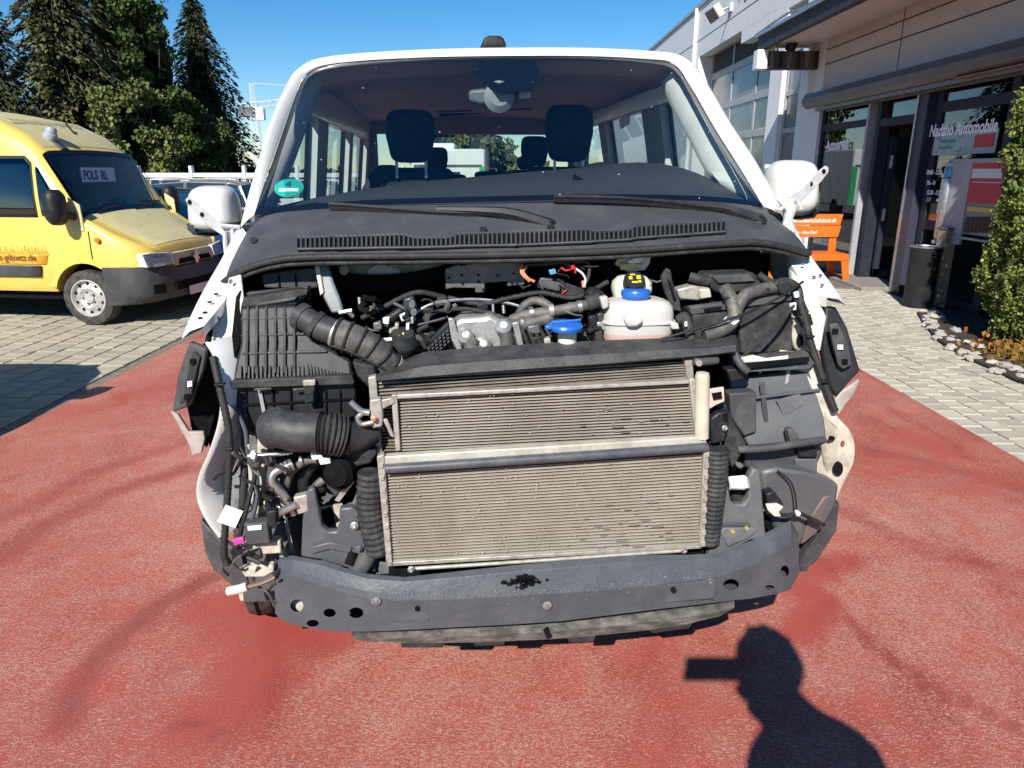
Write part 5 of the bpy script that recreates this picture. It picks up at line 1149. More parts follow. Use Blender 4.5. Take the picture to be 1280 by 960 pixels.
hinge([(1036, 209, .70), (1032, 207, .70), (1024, 213, .70), (1000, 238, .69), (984, 246, .69), (985, 256, .69), (1000, 254, .69), (1026, 228, .70), (1036, 215, .70)], [(1030, 214, .70, 2.4), (1014, 230, .70, 2.4)], [[(990, 250, .68), (988, 270, .67), (992, 292, .62)], [(982, 252, .68), (976, 262, .68), (968, 262, .68)], [(996, 250, .68), (1002, 262, .67)]])
poly('hinge_bracket', [(972, 250), (992, 248), (996, 262), (988, 286), (980, 280), (984, 264)], .67, .02, WHITE_IN, .004); poly('hinge_bracket', [(276, 288), (290, 288), (296, 308), (292, 318), (284, 300)], .66, .02, DKSTEEL, .004)
# side mirrors
def sidemirror(cx, cy, w, h, d, sgn):
    c = V(cx, cy, d); s = (V(cx + 1, cy, d) - c).length; W = w * s / 2; H = h * s / 2
    bm = BM(); rg = []
    for t, sc in ((-.10, .45), (-.088, .72), (-.05, .93), (0, 1), (.05, 1), (.06, .97)):
        r = []
        for i in range(30):
            q = 6.283 * i / 30; cx_, sy_ = math.cos(q), math.sin(q)
            x = abs(cx_) ** .5 * (1 if cx_ > 0 else -1); y = abs(sy_) ** .6 * (1 if sy_ > 0 else -1)
            tp = 1 - .14 * (y * .5 + .5)
            r.append(c + AX * t + RX * (W * sc * x * tp) + UP * (H * sc * y))
        rg.append(r)
    loft(bm, rg, True, True); m = mk('wing_mirror', bm, WHITE, van, ang=70)
    bm = BM(); zb = c.z - H * .62
    def low(t, sc): return [c + AX * t + RX * (W * sc * x) + UP * (-H * y) for x, y in ((-1, .55), (-.97, .8), (-.8, .98), (0, 1.06), (.8, .98), (.97, .8), (1, .55))]
    loft(bm, [low(-.108, .5), low(-.095, .76), low(-.055, .965), low(0, 1.03), low(.06, 1.03)]); mk('mirror_lower_shell', bm, GREYP, m, ang=60)
    bm = BM(); tube(bm, [c - UP * H * .8 - RX * sgn * W * .5, c - UP * H * 1.0 - RX * sgn * (W + .05), c - UP * H * 1.05 - RX * sgn * (W + .14)], .035, 10, 4); mk('mirror_foot', bm, GREYP, m)
    bm = BM(); box(bm, c + AX * .062, (W * 1.8, .004, H * 1.7), Matrix.Rotation(YAW, 3, 'Z')); mk('mirror_glass', bm, MIRROR, m)
sidemirror(268, 262, 64, 60, .95, -1); sidemirror(989, 236, 62, 66, .98, 1)
# ---- engine bay shell
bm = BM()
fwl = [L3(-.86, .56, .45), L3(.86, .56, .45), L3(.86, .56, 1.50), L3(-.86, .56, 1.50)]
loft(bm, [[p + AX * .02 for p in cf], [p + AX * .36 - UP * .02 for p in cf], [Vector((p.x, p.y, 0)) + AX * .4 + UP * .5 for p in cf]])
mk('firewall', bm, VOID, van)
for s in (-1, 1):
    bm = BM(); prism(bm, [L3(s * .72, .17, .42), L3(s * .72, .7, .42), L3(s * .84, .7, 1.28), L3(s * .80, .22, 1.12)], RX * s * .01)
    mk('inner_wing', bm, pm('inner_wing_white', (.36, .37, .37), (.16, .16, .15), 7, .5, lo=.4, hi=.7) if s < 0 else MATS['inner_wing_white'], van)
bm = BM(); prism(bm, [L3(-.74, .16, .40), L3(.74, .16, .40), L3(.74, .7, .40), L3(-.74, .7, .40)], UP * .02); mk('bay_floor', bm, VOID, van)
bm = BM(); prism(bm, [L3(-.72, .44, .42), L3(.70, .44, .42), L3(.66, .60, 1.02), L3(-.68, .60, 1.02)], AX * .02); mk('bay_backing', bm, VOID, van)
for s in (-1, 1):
    bm = BM(); prism(bm, [L3(s * .80, .50, .42), L3(s * .80, .92, .42), L3(s * .80, .92, 1.36), L3(s * .80, .50, 1.32)], RX * s * .01); mk('bay_side_blackout', bm, VOID, van)
    bm = BM(); prism(bm, [L3(s * .55, .74, .42), L3(s * .975, .74, .42), L3(s * .975, .74, 1.40), L3(s * .55, .74, 1.40)], AX * .02); mk('bay_rear_blackout', bm, VOID, van)  # added black sheets, stand in for the deep shade under the cowl
# wing tops and front edges
def wing(O, I, drop, nm='wing'):
    """outer and inner pixel polylines with depth -> strip, folded down on the outside"""
    a = rs([V(*p) for p in catmull(O, 4)], 18); b = rs([V(*p) for p in catmull(I, 4)], 18)
    bm = BM(); loft(bm, [[p + AX * .45 + UP * drop for p in a], a, [p.lerp(q, .4) + UP * .008 for p, q in zip(a, b)], b, [p - UP * .03 for p in b]]); return mk(nm, bm, WHITE, van, ang=50)
wl = wing([(298, 282, .68), (278, 322, .55), (256, 360, .42), (237, 398, .30), (227, 424, .22)], [(314, 300, .62), (298, 340, .50), (284, 370, .38), (268, 392, .28), (254, 408, .24)], -.02)
wr = wing([(985, 268, .68), (1004, 304, .60), (1022, 332, .46), (1040, 356, .34), (1057, 381, .24)], [(975, 290, .64), (984, 320, .52), (998, 345, .42), (1018, 366, .33), (1034, 372, .27)], -.02)
for a in ((270, 368, .37), (262, 378, .33), (256, 391, .29), (250, 398, .27)): poly('wing_slot', [(a[0] - 3, a[1] - 1.2), (a[0] + 2.4, a[1] - 2), (a[0] + 3, a[1] + .4), (a[0] - 2.4, a[1] + 1.2)], a[2] - .004, .003, FRIT, 0, wl)
for a in ((1004, 330, .44), (1018, 346, .38), (1028, 356, .33), (1026, 344, .38)): disc('wing_hole', a[0], a[1], a[2] - .004, 2.2, 1.6, DKSTEEL, wr, .003, 10)
# outer side skins below the wing tops (closing the silhouette seen from the side)
for s, X in ((-1, XL + .01), (1, XR - .01)):
    bm = BM(); prism(bm, [L3(X, .32, .98), L3(X, .84, .98), L3(X, .84, 1.26), L3(X, .55, 1.26)], RX * (-s * .02))
    mk('wing_side', bm, WHITE, van)
for s, X in ((-1, XL + .03), (1, XR - .03)):
    P = [L3(X, .62 + .36 * math.cos(q), .36 + .42 * math.sin(q)) for q in [math.pi * i / 14 for i in range(15)]]
    bm = BM(); loft(bm, [P, [p - RX * s * .32 for p in P]]); mk('wheel_arch_liner', bm, GREYP, van)
# left front: dark bumper bracket, pale inner flange, liner
b1 = poly('bumper_bracket', [(236, 428, .24), (258, 436, .22), (254, 462, .22), (244, 486, .22), (238, 508, .24), (215, 516, .26), (222, 470, .26)], .24, .03, GREYP, .006)
poly('bracket_face', [(240, 440), (250, 446), (243, 478), (238, 500), (224, 506), (226, 498), (234, 470)], .215, .02, DUSTY, .003, b1)
for a in ((240, 452), (237, 480), (233, 496)): poly('clip_hole', [(a[0] - 3, a[1] - 3), (a[0] + 3, a[1] - 4), (a[0] + 3, a[1] + 3), (a[0] - 3, a[1] + 4)], .208, .003, VOID if a[1] != 480 else WPLASTIC, 0, b1)
poly('wing_lower_lip', [(213, 514), (222, 518), (236, 540), (254, 540), (256, 548), (252, 566), (240, 570), (236, 556), (224, 534)], .25, .015, pm('pinkish_primer', (.42, .37, .33), (.3, .25, .21), 15, .5), .003)
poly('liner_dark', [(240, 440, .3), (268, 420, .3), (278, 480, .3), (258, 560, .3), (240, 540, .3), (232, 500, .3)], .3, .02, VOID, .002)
FL = catmull([(256, 428, .22), (268, 450, .2), (275, 490, .18), (273, 525, .17), (262, 562, .16), (248, 596, .15), (246, 622, .15), (256, 648, .15), (273, 672, .16)], 4)
bm = BM(); a = [V(*p) for p in FL]; loft(bm, [[p + RX * .05 + AX * .09 for p in a], [p + RX * .014 + AX * .005 for p in a], a, [p + AX * .03 - RX * .004 for p in a]]); mk('wing_flange', bm, WHITE, van, ang=60)
bm = BM(); loft(bm, [[p + RX * .05 + AX * .08 for p in a], [p + RX * .14 + AX * .12 for p in a]]); mk('inner_panel', bm, pm('bluish_shadow_panel', (.30, .31, .32), (.14, .14, .14), 8, .5), van)
poly('arch_liner_edge', [(250, 650, .30), (276, 676, .28), (300, 690, .26), (312, 736, .26), (290, 732, .3), (266, 712, .32), (256, 690, .33)], .3, .03, GREYP, .006)
poly('wing_rail', [(286, 344, .44), (300, 338, .44), (304, 372, .34), (300, 420, .3), (286, 452, .26), (272, 470, .24), (262, 440, .25), (266, 408, .29), (278, 380, .36)], .3, .02, WHITE_IN, .006)
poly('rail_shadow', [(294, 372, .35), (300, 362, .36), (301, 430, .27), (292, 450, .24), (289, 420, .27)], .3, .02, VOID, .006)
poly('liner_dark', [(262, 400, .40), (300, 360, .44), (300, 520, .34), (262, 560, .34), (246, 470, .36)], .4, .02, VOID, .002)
for a in ((288, 352, .40), (272, 398, .31), (268, 424, .27)): disc('rail_hole', a[0], a[1], a[2] - .012, 2.4, 3, DKSTEEL, None, .003, 10)
# right front: pale rail and bracket
poly('inner_wing_plate', [(990, 338, .36), (1020, 366, .32), (1034, 396, .28), (1026, 440, .26), (1012, 436, .26), (1000, 400, .3), (992, 372, .34)], .3, .03, WHITE_IN, .006)
b2 = poly('bumper_bracket', [(1032, 384, .30), (1046, 384, .30), (1060, 410, .28), (1076, 464, .26), (1060, 480, .25), (1046, 498, .25), (1036, 480, .26), (1028, 440, .28)], .27, .03, BLACK, .008)
poly('bracket_face', [(1038, 406), (1048, 404), (1060, 428), (1066, 456), (1054, 462), (1048, 456), (1042, 430)], .235, .015, GREYP, .004, b2)
for a in ((1044, 414), (1050, 434), (1056, 452)): poly('clip_hole', [(a[0] - 3, a[1] - 3), (a[0] + 4, a[1] - 3), (a[0] + 4, a[1] + 3), (a[0] - 3, a[1] + 3)], .228, .003, WPLASTIC if a[1] == 434 else VOID, 0, b2)
poly('wing_lower_lip', [(1044, 500), (1052, 490), (1064, 482), (1075, 474), (1068, 492), (1056, 508), (1048, 520)], .25, .015, MATS['pinkish_primer'], .003)
FR = catmull([(1012, 440, .25), (1022, 470, .22), (1036, 498, .2), (1046, 520, .19), (1062, 538, .18), (1068, 556, .18), (1066, 580, .18), (1054, 604, .19), (1046, 624, .2)], 4)
bm = BM(); a = [V(*p) for p in FR]; loft(bm, [[p - RX * .09 + AX * .05 for p in a], [p - RX * .035 - AX * .004 for p in a], a, [p + AX * .04 + RX * .004 for p in a]]); mk('wing_flange', bm, CREAM, van, ang=60)
poly('headlamp_pillar', [(1006, 442, .24), (1020, 452, .22), (1034, 512, .19), (1052, 540, .18), (1050, 596, .19), (1034, 600, .2), (1026, 540, .21), (1014, 490, .22)], .21, .04, CREAM, .012)
for c in ((1048, 586, 6, 9), (1040, 548, 4, 3)): disc('rail_hole', c[0], c[1], .172, c[2], c[3], VOID, None, .003)
disc('rust_spot', 1054, 554, .171, 2, 3.5, pm('rust', (.28, .09, .05), None), None, .002)
poly('arch_liner_edge', [(1050, 628, .22), (1046, 664, .22), (1020, 704, .24), (1000, 716, .26), (1002, 700, .24), (1024, 668, .2), (1040, 632, .2)], .22, .04, GREYP, .006)
# ---- bumper beam
BSx = [(344, 704, 716, 766, .15), (352, 697, 713, 774, .13), (366, 695, 714, 780, .105), (400, 701, 724, 787, .065), (430, 710, 734, 789, .035), (460, 718, 741, 789, .015), (506, 722, 744, 787, 0), (570, 715, 743, 783.5, -.004), (640, 707.5, 739, 780, -.005), (700, 702, 735, 776, -.005), (769, 696, 730.5, 767.5, -.002), (830, 694, 723, 760, .006), (862, 694, 720, 756.5, .012), (900, 692, 714, 752, .028), (940, 676, 700, 747.5, .06), (970, 660, 684, 742, .09), (988, 651, 673, 736, .115), (998, 668, 688, 714, .135)]
rows_ = [[], [], [], [], [], [], []]
for x, t, r, b, d in BSx:
    rows_[0].append(V(x, t, d + .03) + AX * .03 - UP * .03); rows_[1].append(V(x, t, d + .03)); rows_[2].append(V(x, t + (r - t) * .25, d + .014)); rows_[3].append(V(x, r - 2, d)); rows_[4].append(V(x, r + 6, d - .004)); rows_[5].append(V(x, b, d + .004)); rows_[6].append(V(x, b, d + .004) + AX * .10)
bm = BM(); loft(bm, rows_); beam = mk('bumper_beam', bm, pm('beam_e_coat', (.070, .077, .088), (.105, .111, .118), 9, .5, lo=.45, hi=.72, bump=.2, bscale=70, spec=.4), van, ang=11, solid=.004, bevel=.003)
bpy.context.view_layer.update()
sm = bpy.data.meshes.new_from_object(beam.evaluated_get(bpy.context.evaluated_depsgraph_get()))
cb = BM()
for x, y, rx, ry, d in ((445, 766, 9.5, 7, .022), (412, 766, 8, 5.5, .05), (391, 779, 8, 4.5, .07), (371, 757, 8.5, 8, .09), (522, 761, 3.6, 3.6, -.005), (842, 738, 3.8, 4, .0), (914, 731, 10, 7.5, .03), (981, 714, 5.5, 7.5, .1), (962, 734, 6, 2.5, .08)):
    prism(cb, [V(x + rx * math.cos(q), y + ry * math.sin(q), d - .06) for q in [6.283 * i / 20 for i in range(20)]], ray(x, y).normalized() * .15)
bmesh.ops.recalc_face_normals(cb, faces=cb.faces); cbm = bpy.data.meshes.new('cut'); cb.to_mesh(cbm); cb.free(); cbo = bpy.data.objects.new('cut', cbm); COL.objects.link(cbo)
old = beam.data; beam.modifiers.clear(); beam.data = sm; md = beam.modifiers.new('b', 'BOOLEAN'); md.operation = 'DIFFERENCE'; md.solver = 'EXACT'; md.object = cbo; bpy.context.view_layer.update()
nm = bpy.data.meshes.new_from_object(beam.evaluated_get(bpy.context.evaluated_depsgraph_get())); beam.modifiers.clear(); beam.data = nm; bpy.data.objects.remove(cbo)
bm = BM(); bm.from_mesh(nm); finish(bm, 16); bm.to_mesh(nm); bm.free()
disc('hole_light', 373, 757, .13, 9, 7, CREAM, van, .005); poly('beam_dark_backing', [(386, 750, .16), (470, 752, .12), (640, 750, .10), (880, 730, .12), (940, 710, .16), (940, 740, .16), (900, 746, .13), (640, 774, .10), (410, 783, .14), (378, 786, .16), (374, 770, .16)], .10, .004, VOID, 0)  # black backing sheet stands in for the dark inside the beam
disc('beam_hole', 522, 761, -.0065, 3.6, 3.6, VOID, beam, .003); disc('beam_hole', 842, 738, -.002, 3.8, 4, VOID, beam, .003)
for x, y, d in ((470, 752, .003), (684, 757, -.012), (888, 728, .008)):
    bm = BM(); c = V(x, y, d - .004); lathe(bm, [(0, .004), (.004, .004), (.006, .002), (.011, .0015), (.014, 0)], frame(c, -AX), 16); mk('weld_boss', bm, pm('scuffed', (.22, .21, .18), (.09, .1, .11), 130, .65) if 'scuffed' not in MATS else MATS['scuffed'], beam)
poly('beam_pad', [(488, 750), (536, 750), (536, 776), (490, 777)], -.0045, .002, MATS['beam_e_coat'], .001, beam); poly('beam_pad', [(830, 732), (894, 724), (892, 748), (832, 753)], .001, .003, MATS['beam_e_coat'], .001, beam)
rr = random.Random(17); bm = BM()
for k in range(230):
    u = rr.random(); x = 462 + u * 430
    i = max(j for j in range(len(BSx)) if BSx[j][0] <= x); a, b = BSx[i], BSx[i + 1]; f = (x - a[0]) / (b[0] - a[0]); y = a[2] + (b[2] - a[2]) * f + rr.gauss(0, 2 + 7 * rr.random() ** 3) + 1; d = a[4] + (b[4] - a[4]) * f
    s = rr.uniform(.2, .85); prism(bm, [V(x - s, y, d - .007), V(x, y - s * .8, d - .007), V(x + s, y, d - .007), V(x, y + s * .7, d - .007)], AX * .002)
o = mk('dirt_specks', bm, pm('speck_grey', (.30, .30, .28), None), beam); o['kind'] = 'stuff'
bm = BM()
for k in range(70):
    x, y = 655 + rr.gauss(0, 10), 727 + rr.gauss(0, 3.2); s = rr.uniform(1, 3.5); P = [V(x + s * 1.5 * math.cos(q) * rr.uniform(.6, 1), y + s * .8 * math.sin(q), -.009) for q in (0, 1, 2, 3.1, 4.2, 5.2)]; prism(bm, P, AX * .003)
mk('tape_residue', bm, VOID, beam)
# lower lip below the beam
LB = [(440, 791, 797), (452, 790, 801), (500, 788, 804), (560, 785, 803.5), (600, 783, 803), (690, 778, 799), (760, 770, 793), (808, 765, 788), (860, 760, 780), (900, 757, 770), (918, 755, 760)]
bm = BM(); loft(bm, [[V(x, a, .07) + AX * .1 for x, a, b in LB], [V(x, a - 2, .055) for x, a, b in LB], [V(x, a + (b - a) * .55, .03) for x, a, b in LB], [V(x, b, .036) for x, a, b in LB], [V(x, b, .036) + AX * .3 for x, a, b in LB]])
lip = mk('undertray_lip', bm, pm('scuffed_undertray', (.06, .058, .052), (.21, .195, .165), 14, .7, lo=.42, hi=.7, bump=.2, stretch=(1, 1, 3)), van, ang=50)
for a in ([(500, 803), (556, 803), (554, 810), (502, 810)], [(590, 802), (632, 801), (630, 807), (594, 808)], [(708, 797), (745, 795), (742, 803), (712, 804)], [(808, 787), (866, 780), (862, 786), (816, 792)]): poly('undertray_tab', a, .04, .05, RUBBER, .003, lip)
poly('lip_split', [(679, 788), (684, 784), (690, 796), (684, 799)], .024, .004, VOID, 0, lip)
# ---- radiator stack
def core(name, q, d, nrow, fin, back, label=None, tilt=0.0, hf=.42, parent=None):
    TL, TR, BR_, BL = q
    bm = BM(); prism(bm, [V(*TL, d + tilt), V(*TR, d + tilt), V(*BR_, d), V(*BL, d)], AX * .035); c = mk(name, bm, back, parent or van)
    for i in range(nrow):
        t0 = (i + .5 - hf / 2) / nrow; t1 = (i + .5 + hf / 2) / nrow
        l = lambda a, b, t: (a[0] + (b[0] - a[0]) * t, a[1] + (b[1] - a[1]) * t)
        bm = BM(); pts = [V(*l(TL, BL, t0), d + tilt * (1 - t0)), V(*l(TR, BR_, t0), d + tilt * (1 - t0)), V(*l(TR, BR_, t1), d + tilt * (1 - t1)), V(*l(TL, BL, t1), d + tilt * (1 - t1))]
        prism(bm, [p - AX * .007 for p in pts], AX * .0085); mk('cooling_tube', bm, fin, c)
    return c
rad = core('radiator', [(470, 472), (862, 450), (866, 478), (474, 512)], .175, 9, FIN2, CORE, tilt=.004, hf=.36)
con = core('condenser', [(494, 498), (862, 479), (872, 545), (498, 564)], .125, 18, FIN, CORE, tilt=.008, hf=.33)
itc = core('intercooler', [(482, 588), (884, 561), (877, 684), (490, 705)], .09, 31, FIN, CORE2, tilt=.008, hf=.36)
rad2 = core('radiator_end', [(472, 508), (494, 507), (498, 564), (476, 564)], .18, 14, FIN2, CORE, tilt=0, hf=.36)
poly('end_bar', [(460, 472), (470, 470), (478, 566), (468, 568)], .16, .03, ALU, .003, rad); poly('end_bar', [(856, 450), (866, 448), (868, 476), (859, 478)], .155, .03, ALU, .003, rad)
poly('end_bar', [(489, 494), (496, 493), (501, 564), (494, 565)], .11, .03, ALU, .003, con); poly('top_bar', [(490, 494), (862, 475), (862, 480), (491, 499.5)], .112, .03, ALU, .003, con); poly('end_bar', [(862, 474), (869, 473), (876, 545), (869, 547)], .11, .03, ALU, .003, con)
bm = BM(); tube(bm, [V(878, 470, .1), V(877, 547, .095)], .021, 16, smooth=False); lathe(bm, [(.0, 0), (.021, 0), (.018, .012), (0, .014)], frame(V(878, 471, .1), UP), 16); mk('receiver_drier', bm, pm('beige_drier', (.58, .53, .42), (.48, .42, .32), 14, .5), con)
poly('drier_bracket', [(886, 487), (905, 484), (906, 502), (896, 506), (886, 512)], .1, .01, pm('pinkish_bracket', (.55, .47, .4), None, rough=.5), .002, con); poly('bracket_hole', [(890, 492), (902, 490), (903, 498), (892, 500)], .094, .004, VOID, 0, con)
poly('top_bar', [(478, 571), (880, 546), (884, 557), (480, 583)], .082, .03, pm('pale_bar', (.56, .53, .45), (.42, .39, .32), 12, .5, metal=.2), .004, itc); bm = BM(); tube(bm, [V(482, 586, .075), V(680, 573, .075), V(884, 559, .075)], .014, 12, 2); mk('rubber_tube', bm, pm('slate_tube', (.06, .065, .08), (.1, .1, .105), 20, .4), itc)
poly('end_bar', [(471, 571), (480, 568), (491, 707), (483, 709)], .078, .03, ALU, .003, itc); poly('end_bar', [(881, 548), (887, 560), (881, 682), (874, 686)], .075, .03, ALU, .003, itc)
poly('bottom_bar', [(489, 703), (877, 682), (877, 686), (489, 708)], .078, .03, ALU, .002, itc)
for i in range(9): 
    t = i / 8; x, y = 476 + 11 * t, 580 + 122 * t; poly('crimp', [(x - 2, y), (x + 3, y - 1), (x + 3, y + 5), (x - 2, y + 6)], .074, .006, ALU, .001, itc); x, y = 884 - 5 * t, 566 + 112 * t; poly('crimp', [(x - 2, y), (x + 3, y - 1), (x + 3, y + 5), (x - 2, y + 6)], .07, .006, ALU, .001, itc)
rr = random.Random(5)
for nm_, q, d, dt, cnt, mt in (('core_debris', [(486, 592), (880, 565), (873, 682), (494, 702)], .078, .008, 130, 'pale'), ('core_debris', [(498, 500), (860, 482), (868, 543), (502, 560)], .112, .008, 50, 'pale'), ('core_stain', [(486, 592), (880, 565), (873, 682), (494, 702)], .0785, .008, 34, 'dark'), ('core_stain', [(498, 500), (860, 482), (868, 543), (502, 560)], .1125, .008, 10, 'dark')):
    bm = BM()
    for k in range(cnt):
        u, t = rr.random(), rr.random()
        if mt == 'dark': u = min(.98, max(.02, rr.gauss(.78, .12))); t = min(.98, max(.02, rr.gauss(.72, .14)))
        a = [q[0][i] + (q[1][i] - q[0][i]) * u for i in (0, 1)]; b = [q[3][i] + (q[2][i] - q[3][i]) * u for i in (0, 1)]; x, y = a[0] + (b[0] - a[0]) * t, a[1] + (b[1] - a[1]) * t
        w, h = (rr.uniform(.4, 1.5), rr.uniform(.3, .7)) if mt == 'pale' else (rr.uniform(2, 8), rr.uniform(.35, .8)); dd = d + dt * (1 - t)
        prism(bm, [V(x - w, y + w * .06, dd), V(x, y - h, dd), V(x + w, y - w * .06, dd), V(x, y + h, dd)], AX * .003)
    o = mk(nm_, bm, pm('bug_pale', (.46, .43, .37), (.36, .33, .28), 50, .85) if mt == 'pale' and 'bug_pale' not in MATS else (MATS['bug_pale'] if mt == 'pale' else (pm('oil_stain', (.19, .165, .135), None, rough=.85) if 'oil_stain' not in MATS else MATS['oil_stain'])), itc if d < .1 else con); o['kind'] = 'stuff'
def tank(P, r, nm):
    bm = BM(); tube(bm, [V(*p) for p in P], r, 14, 14, corr=.05, period=1); return mk(nm, bm, DUSTY, itc, ang=20)
tank([(463, 590, .105), (463, 640, .105), (474, 690, .105)], .038, 'end_tank'); tank([(896, 560, .105), (894, 600, .105), (889, 640, .105), (884, 678, .105)], .036, 'end_tank')
tb('lower_pipe', [(512, 711, .06), (640, 703, .06), (856, 688, .06)], .006, ALU); bolt(514, 712, .05, .008); bolt(855, 688, .05, .008)
bm = BM(); prism(bm, [V(486, 708, .12), V(880, 684, .12), V(880, 700, .12), V(486, 724, .12)], AX * .05); mk('lower_gap_dark', bm, VOID, van)  # black sheet painted in as the dark gap above the beam
# condenser connection block
cbk = poly('condenser_block', [(462, 500), (476, 498), (479, 520), (478, 534), (466, 536), (462, 520)], .10, .03, ALU, .005, con)
tb('refrigerant_pipe', [(462, 516, .1), (452, 514, .1), (444, 508, .1), (438, 502, .1)], .009, STEEL, con); tb('refrigerant_pipe', [(466, 528, .1), (452, 530, .1), (447, 522, .1), (455, 515, .1)], .008, STEEL, con)
poly('block_arm', [(476, 500), (492, 497), (494, 504), (478, 512)], .106, .012, ALU, .003, con); poly('block_arm', [(478, 524), (484, 524), (494, 548), (488, 546)], .106, .012, ALU, .003, con); bolt(468, 524, .092, .007, pm('copper_bolt', (.4, .2, .1), None, metal=.5), con)
# top cover over the radiators
TC = [(470, 463, 478), (500, 452, 475), (530, 440, 472.5), (600, 434, 467), (680, 429, 461.5), (760, 425, 456), (820, 423, 451), (880, 421, 446), (920, 419, 441)]
bm = BM(); loft(bm, [[V(x, a, .25) + AX * .05 - UP * .02 for x, a, b in TC], [V(x, a, .25) for x, a, b in TC], [V(x, a + (b - a) * .42, .185) for x, a, b in TC], [V(x, a + (b - a) * .55, .15) for x, a, b in TC], [V(x, b - 2, .135) for x, a, b in TC], [V(x, b, .145) for x, a, b in TC]])
mk('radiator_top_cover', bm, pm('worn_rubber_cover', (.062, .061, .06), (.028, .028, .029), 16, .6, lo=.4, hi=.62, bump=.2, bscale=90, stretch=(1, 1, 2)), van, ang=25)
poly('cover_wedge', [(440, 452), (468, 458), (470, 472), (462, 486), (446, 470)], .18, .08, DUSTY, .006)
# ---- air filter box
ab = poly('air_filter_box', [(300, 384, .30), (367, 381, .30), (390, 424, .27), (438, 450, .24), (441, 470, .22), (290, 477, .22), (300, 430, .26)], .26, .16, BLACK, .008)
for i in range(6):
    x = 308 + i * 11.5; x2 = 306 + i * 12; bm = BM(); P = [V(x, 383, .296), V(x + 3.2, 383, .296), V(x2 + 3.4, 466, .219), V(x2, 467, .219)]; prism(bm, P, AX * .01); mk('rib', bm, DUSTY, ab, bevel=.0015)
for y0, y1, xr, d in ((398, 396, 364, .285), (419, 416, 380, .268), (441, 438, 408, .245)): poly('cross_rib', [(301, y0, d), (xr, y1, d), (xr, y1 + 2.4, d), (301, y0 + 2.4, d)], d, .008, pm('rib_edge', (.10, .10, .10), (.05, .05, .05), 40, .5) if 'rib_edge' not in MATS else MATS['rib_edge'], .001, ab)
for i, (x0, x1, y0, y1, d) in enumerate(((306, 383, 366, 358.5, .38), (303, 377, 373, 364, .35), (300, 369, 382, 371, .32))): poly('stepped_ridge', [(x0, y0 + 5, d), (x1, y1 + 5, d), (x1 + 2, y1, d), (x0 + 2, y0, d)], d, .03, GREYP, .004, ab)
poly('box_roof', [(304, 372, .33), (372, 362, .33), (386, 360, .40), (384, 368, .36), (368, 384, .31), (300, 386, .31)], .33, .06, DUSTY, .004, ab)
poly('box_cheek', [(368, 380, .31), (386, 362, .38), (388, 398, .34), (392, 424, .29)], .32, .04, VOID, .003, ab)
for i in range(13): x = 384 + i * 4.3; poly('fin', [(x, 448 + i * .9, .245), (x + 1.6, 448 + i * .9, .245), (x + 1.9, 471, .212), (x + .2, 471, .212)], .23, .006, BLACK, 0, ab)
for i in range(16): x = 300 + i * 5.2; poly('fin', [(x, 458, .228), (x + 1.6, 458, .228), (x + 1.2, 473, .212), (x - .4, 473, .212)], .22, .006, BLACK, 0, ab)
poly('box_rim', [(289, 476), (440, 469), (443, 477), (442, 481), (290, 486)], .20, .06, DUSTY, .004, ab)
poly('lower_box', [(292, 484), (444, 478), (446, 520), (420, 532), (330, 545), (300, 540)], .225, .14, BLACK, .006, ab)
for x in (306, 340, 362, 406, 424): poly('rib', [(x, 488), (x + 1.8, 488), (x + 2.4, 522), (x + .6, 522)], .218, .01, VOID, .001, ab)
poly('cross_rib', [(300, 506), (442, 498), (442, 500), (300, 508)], .218, .01, VOID, .001, ab)
for x in (318, 366): poly('latch_slot', [(x, 486), (x + 21, 484.5), (x + 21, 487), (x, 488.5)], .199, .006, GREYP, .001, ab)
lt = poly('latch', [(379, 477), (393, 476), (394, 504), (381, 505)], .19, .012, DUSTY, .003, ab); poly('latch_top', [(378, 476), (394, 475), (394, 482), (379, 483)], .186, .014, ALU, .002, ab); poly('latch_tongue', [(382, 490), (392, 489), (392, 502), (383, 503)], .184, .01, BLACK, .002, ab)
# intake pipe and air mass hose
bm = BM(); tube(bm, [V(380, 398, .27), V(398, 408, .25)], .036, 20, smooth=False); tube(bm, [V(374, 394, .28), V(382, 399, .27)], .041, 20, smooth=False); am = mk('air_mass_pipe', bm, SNORKEL, van)
tb('pipe_collar', [(392, 404, .253), (398, 408, .25)], .043, DUSTY, am, 20, 1); tb('pipe_body', [(398, 408, .25), (424, 418, .235)], .038, SNORKEL, am, 20, 2); tb('hose_clamp', [(418, 415.5, .238), (424, 418, .235)], .043, ALU, am, 20, 1)
HP = [(422, 417, .236), (440, 423, .23), (458, 432, .23), (474, 444, .235), (486, 458, .25)]
hp = tb('intake_hose', HP, lambda u: .045 - .003 * u, HOSE, None, 20, 5)
hpts = catmull([V(*p) for p in HP], 4)
for i in range(0, len(hpts) - 1, 3):
    t = (hpts[i + 1] - hpts[i]).normalized(); bm = BM(); M = frame(hpts[i], t); lathe(bm, [(.0475 - .003 * i / 17 + .0035 * math.cos(q), .0045 * math.sin(q)) for q in [6.283 * k / 6 for k in range(7)]], M, 22); mk('hose_ring', bm, RUBBER, hp)
for a in (2.2, 3.3, 4.3, 5.3):
    bm = BM(); P = []
    for i in range(0, len(hpts)):
        t = (hpts[min(i + 1, len(hpts) - 1)] - hpts[max(0, i - 1)]).normalized(); M = frame(hpts[i], t); P.append(M @ Vector(((.048 - .003 * i / 17) * math.cos(a), (.048 - .003 * i / 17) * math.sin(a), 0)))
    tube(bm, P, .0035, 5, 1, smooth=False); mk('hose_rib', bm, RUBBER, hp)
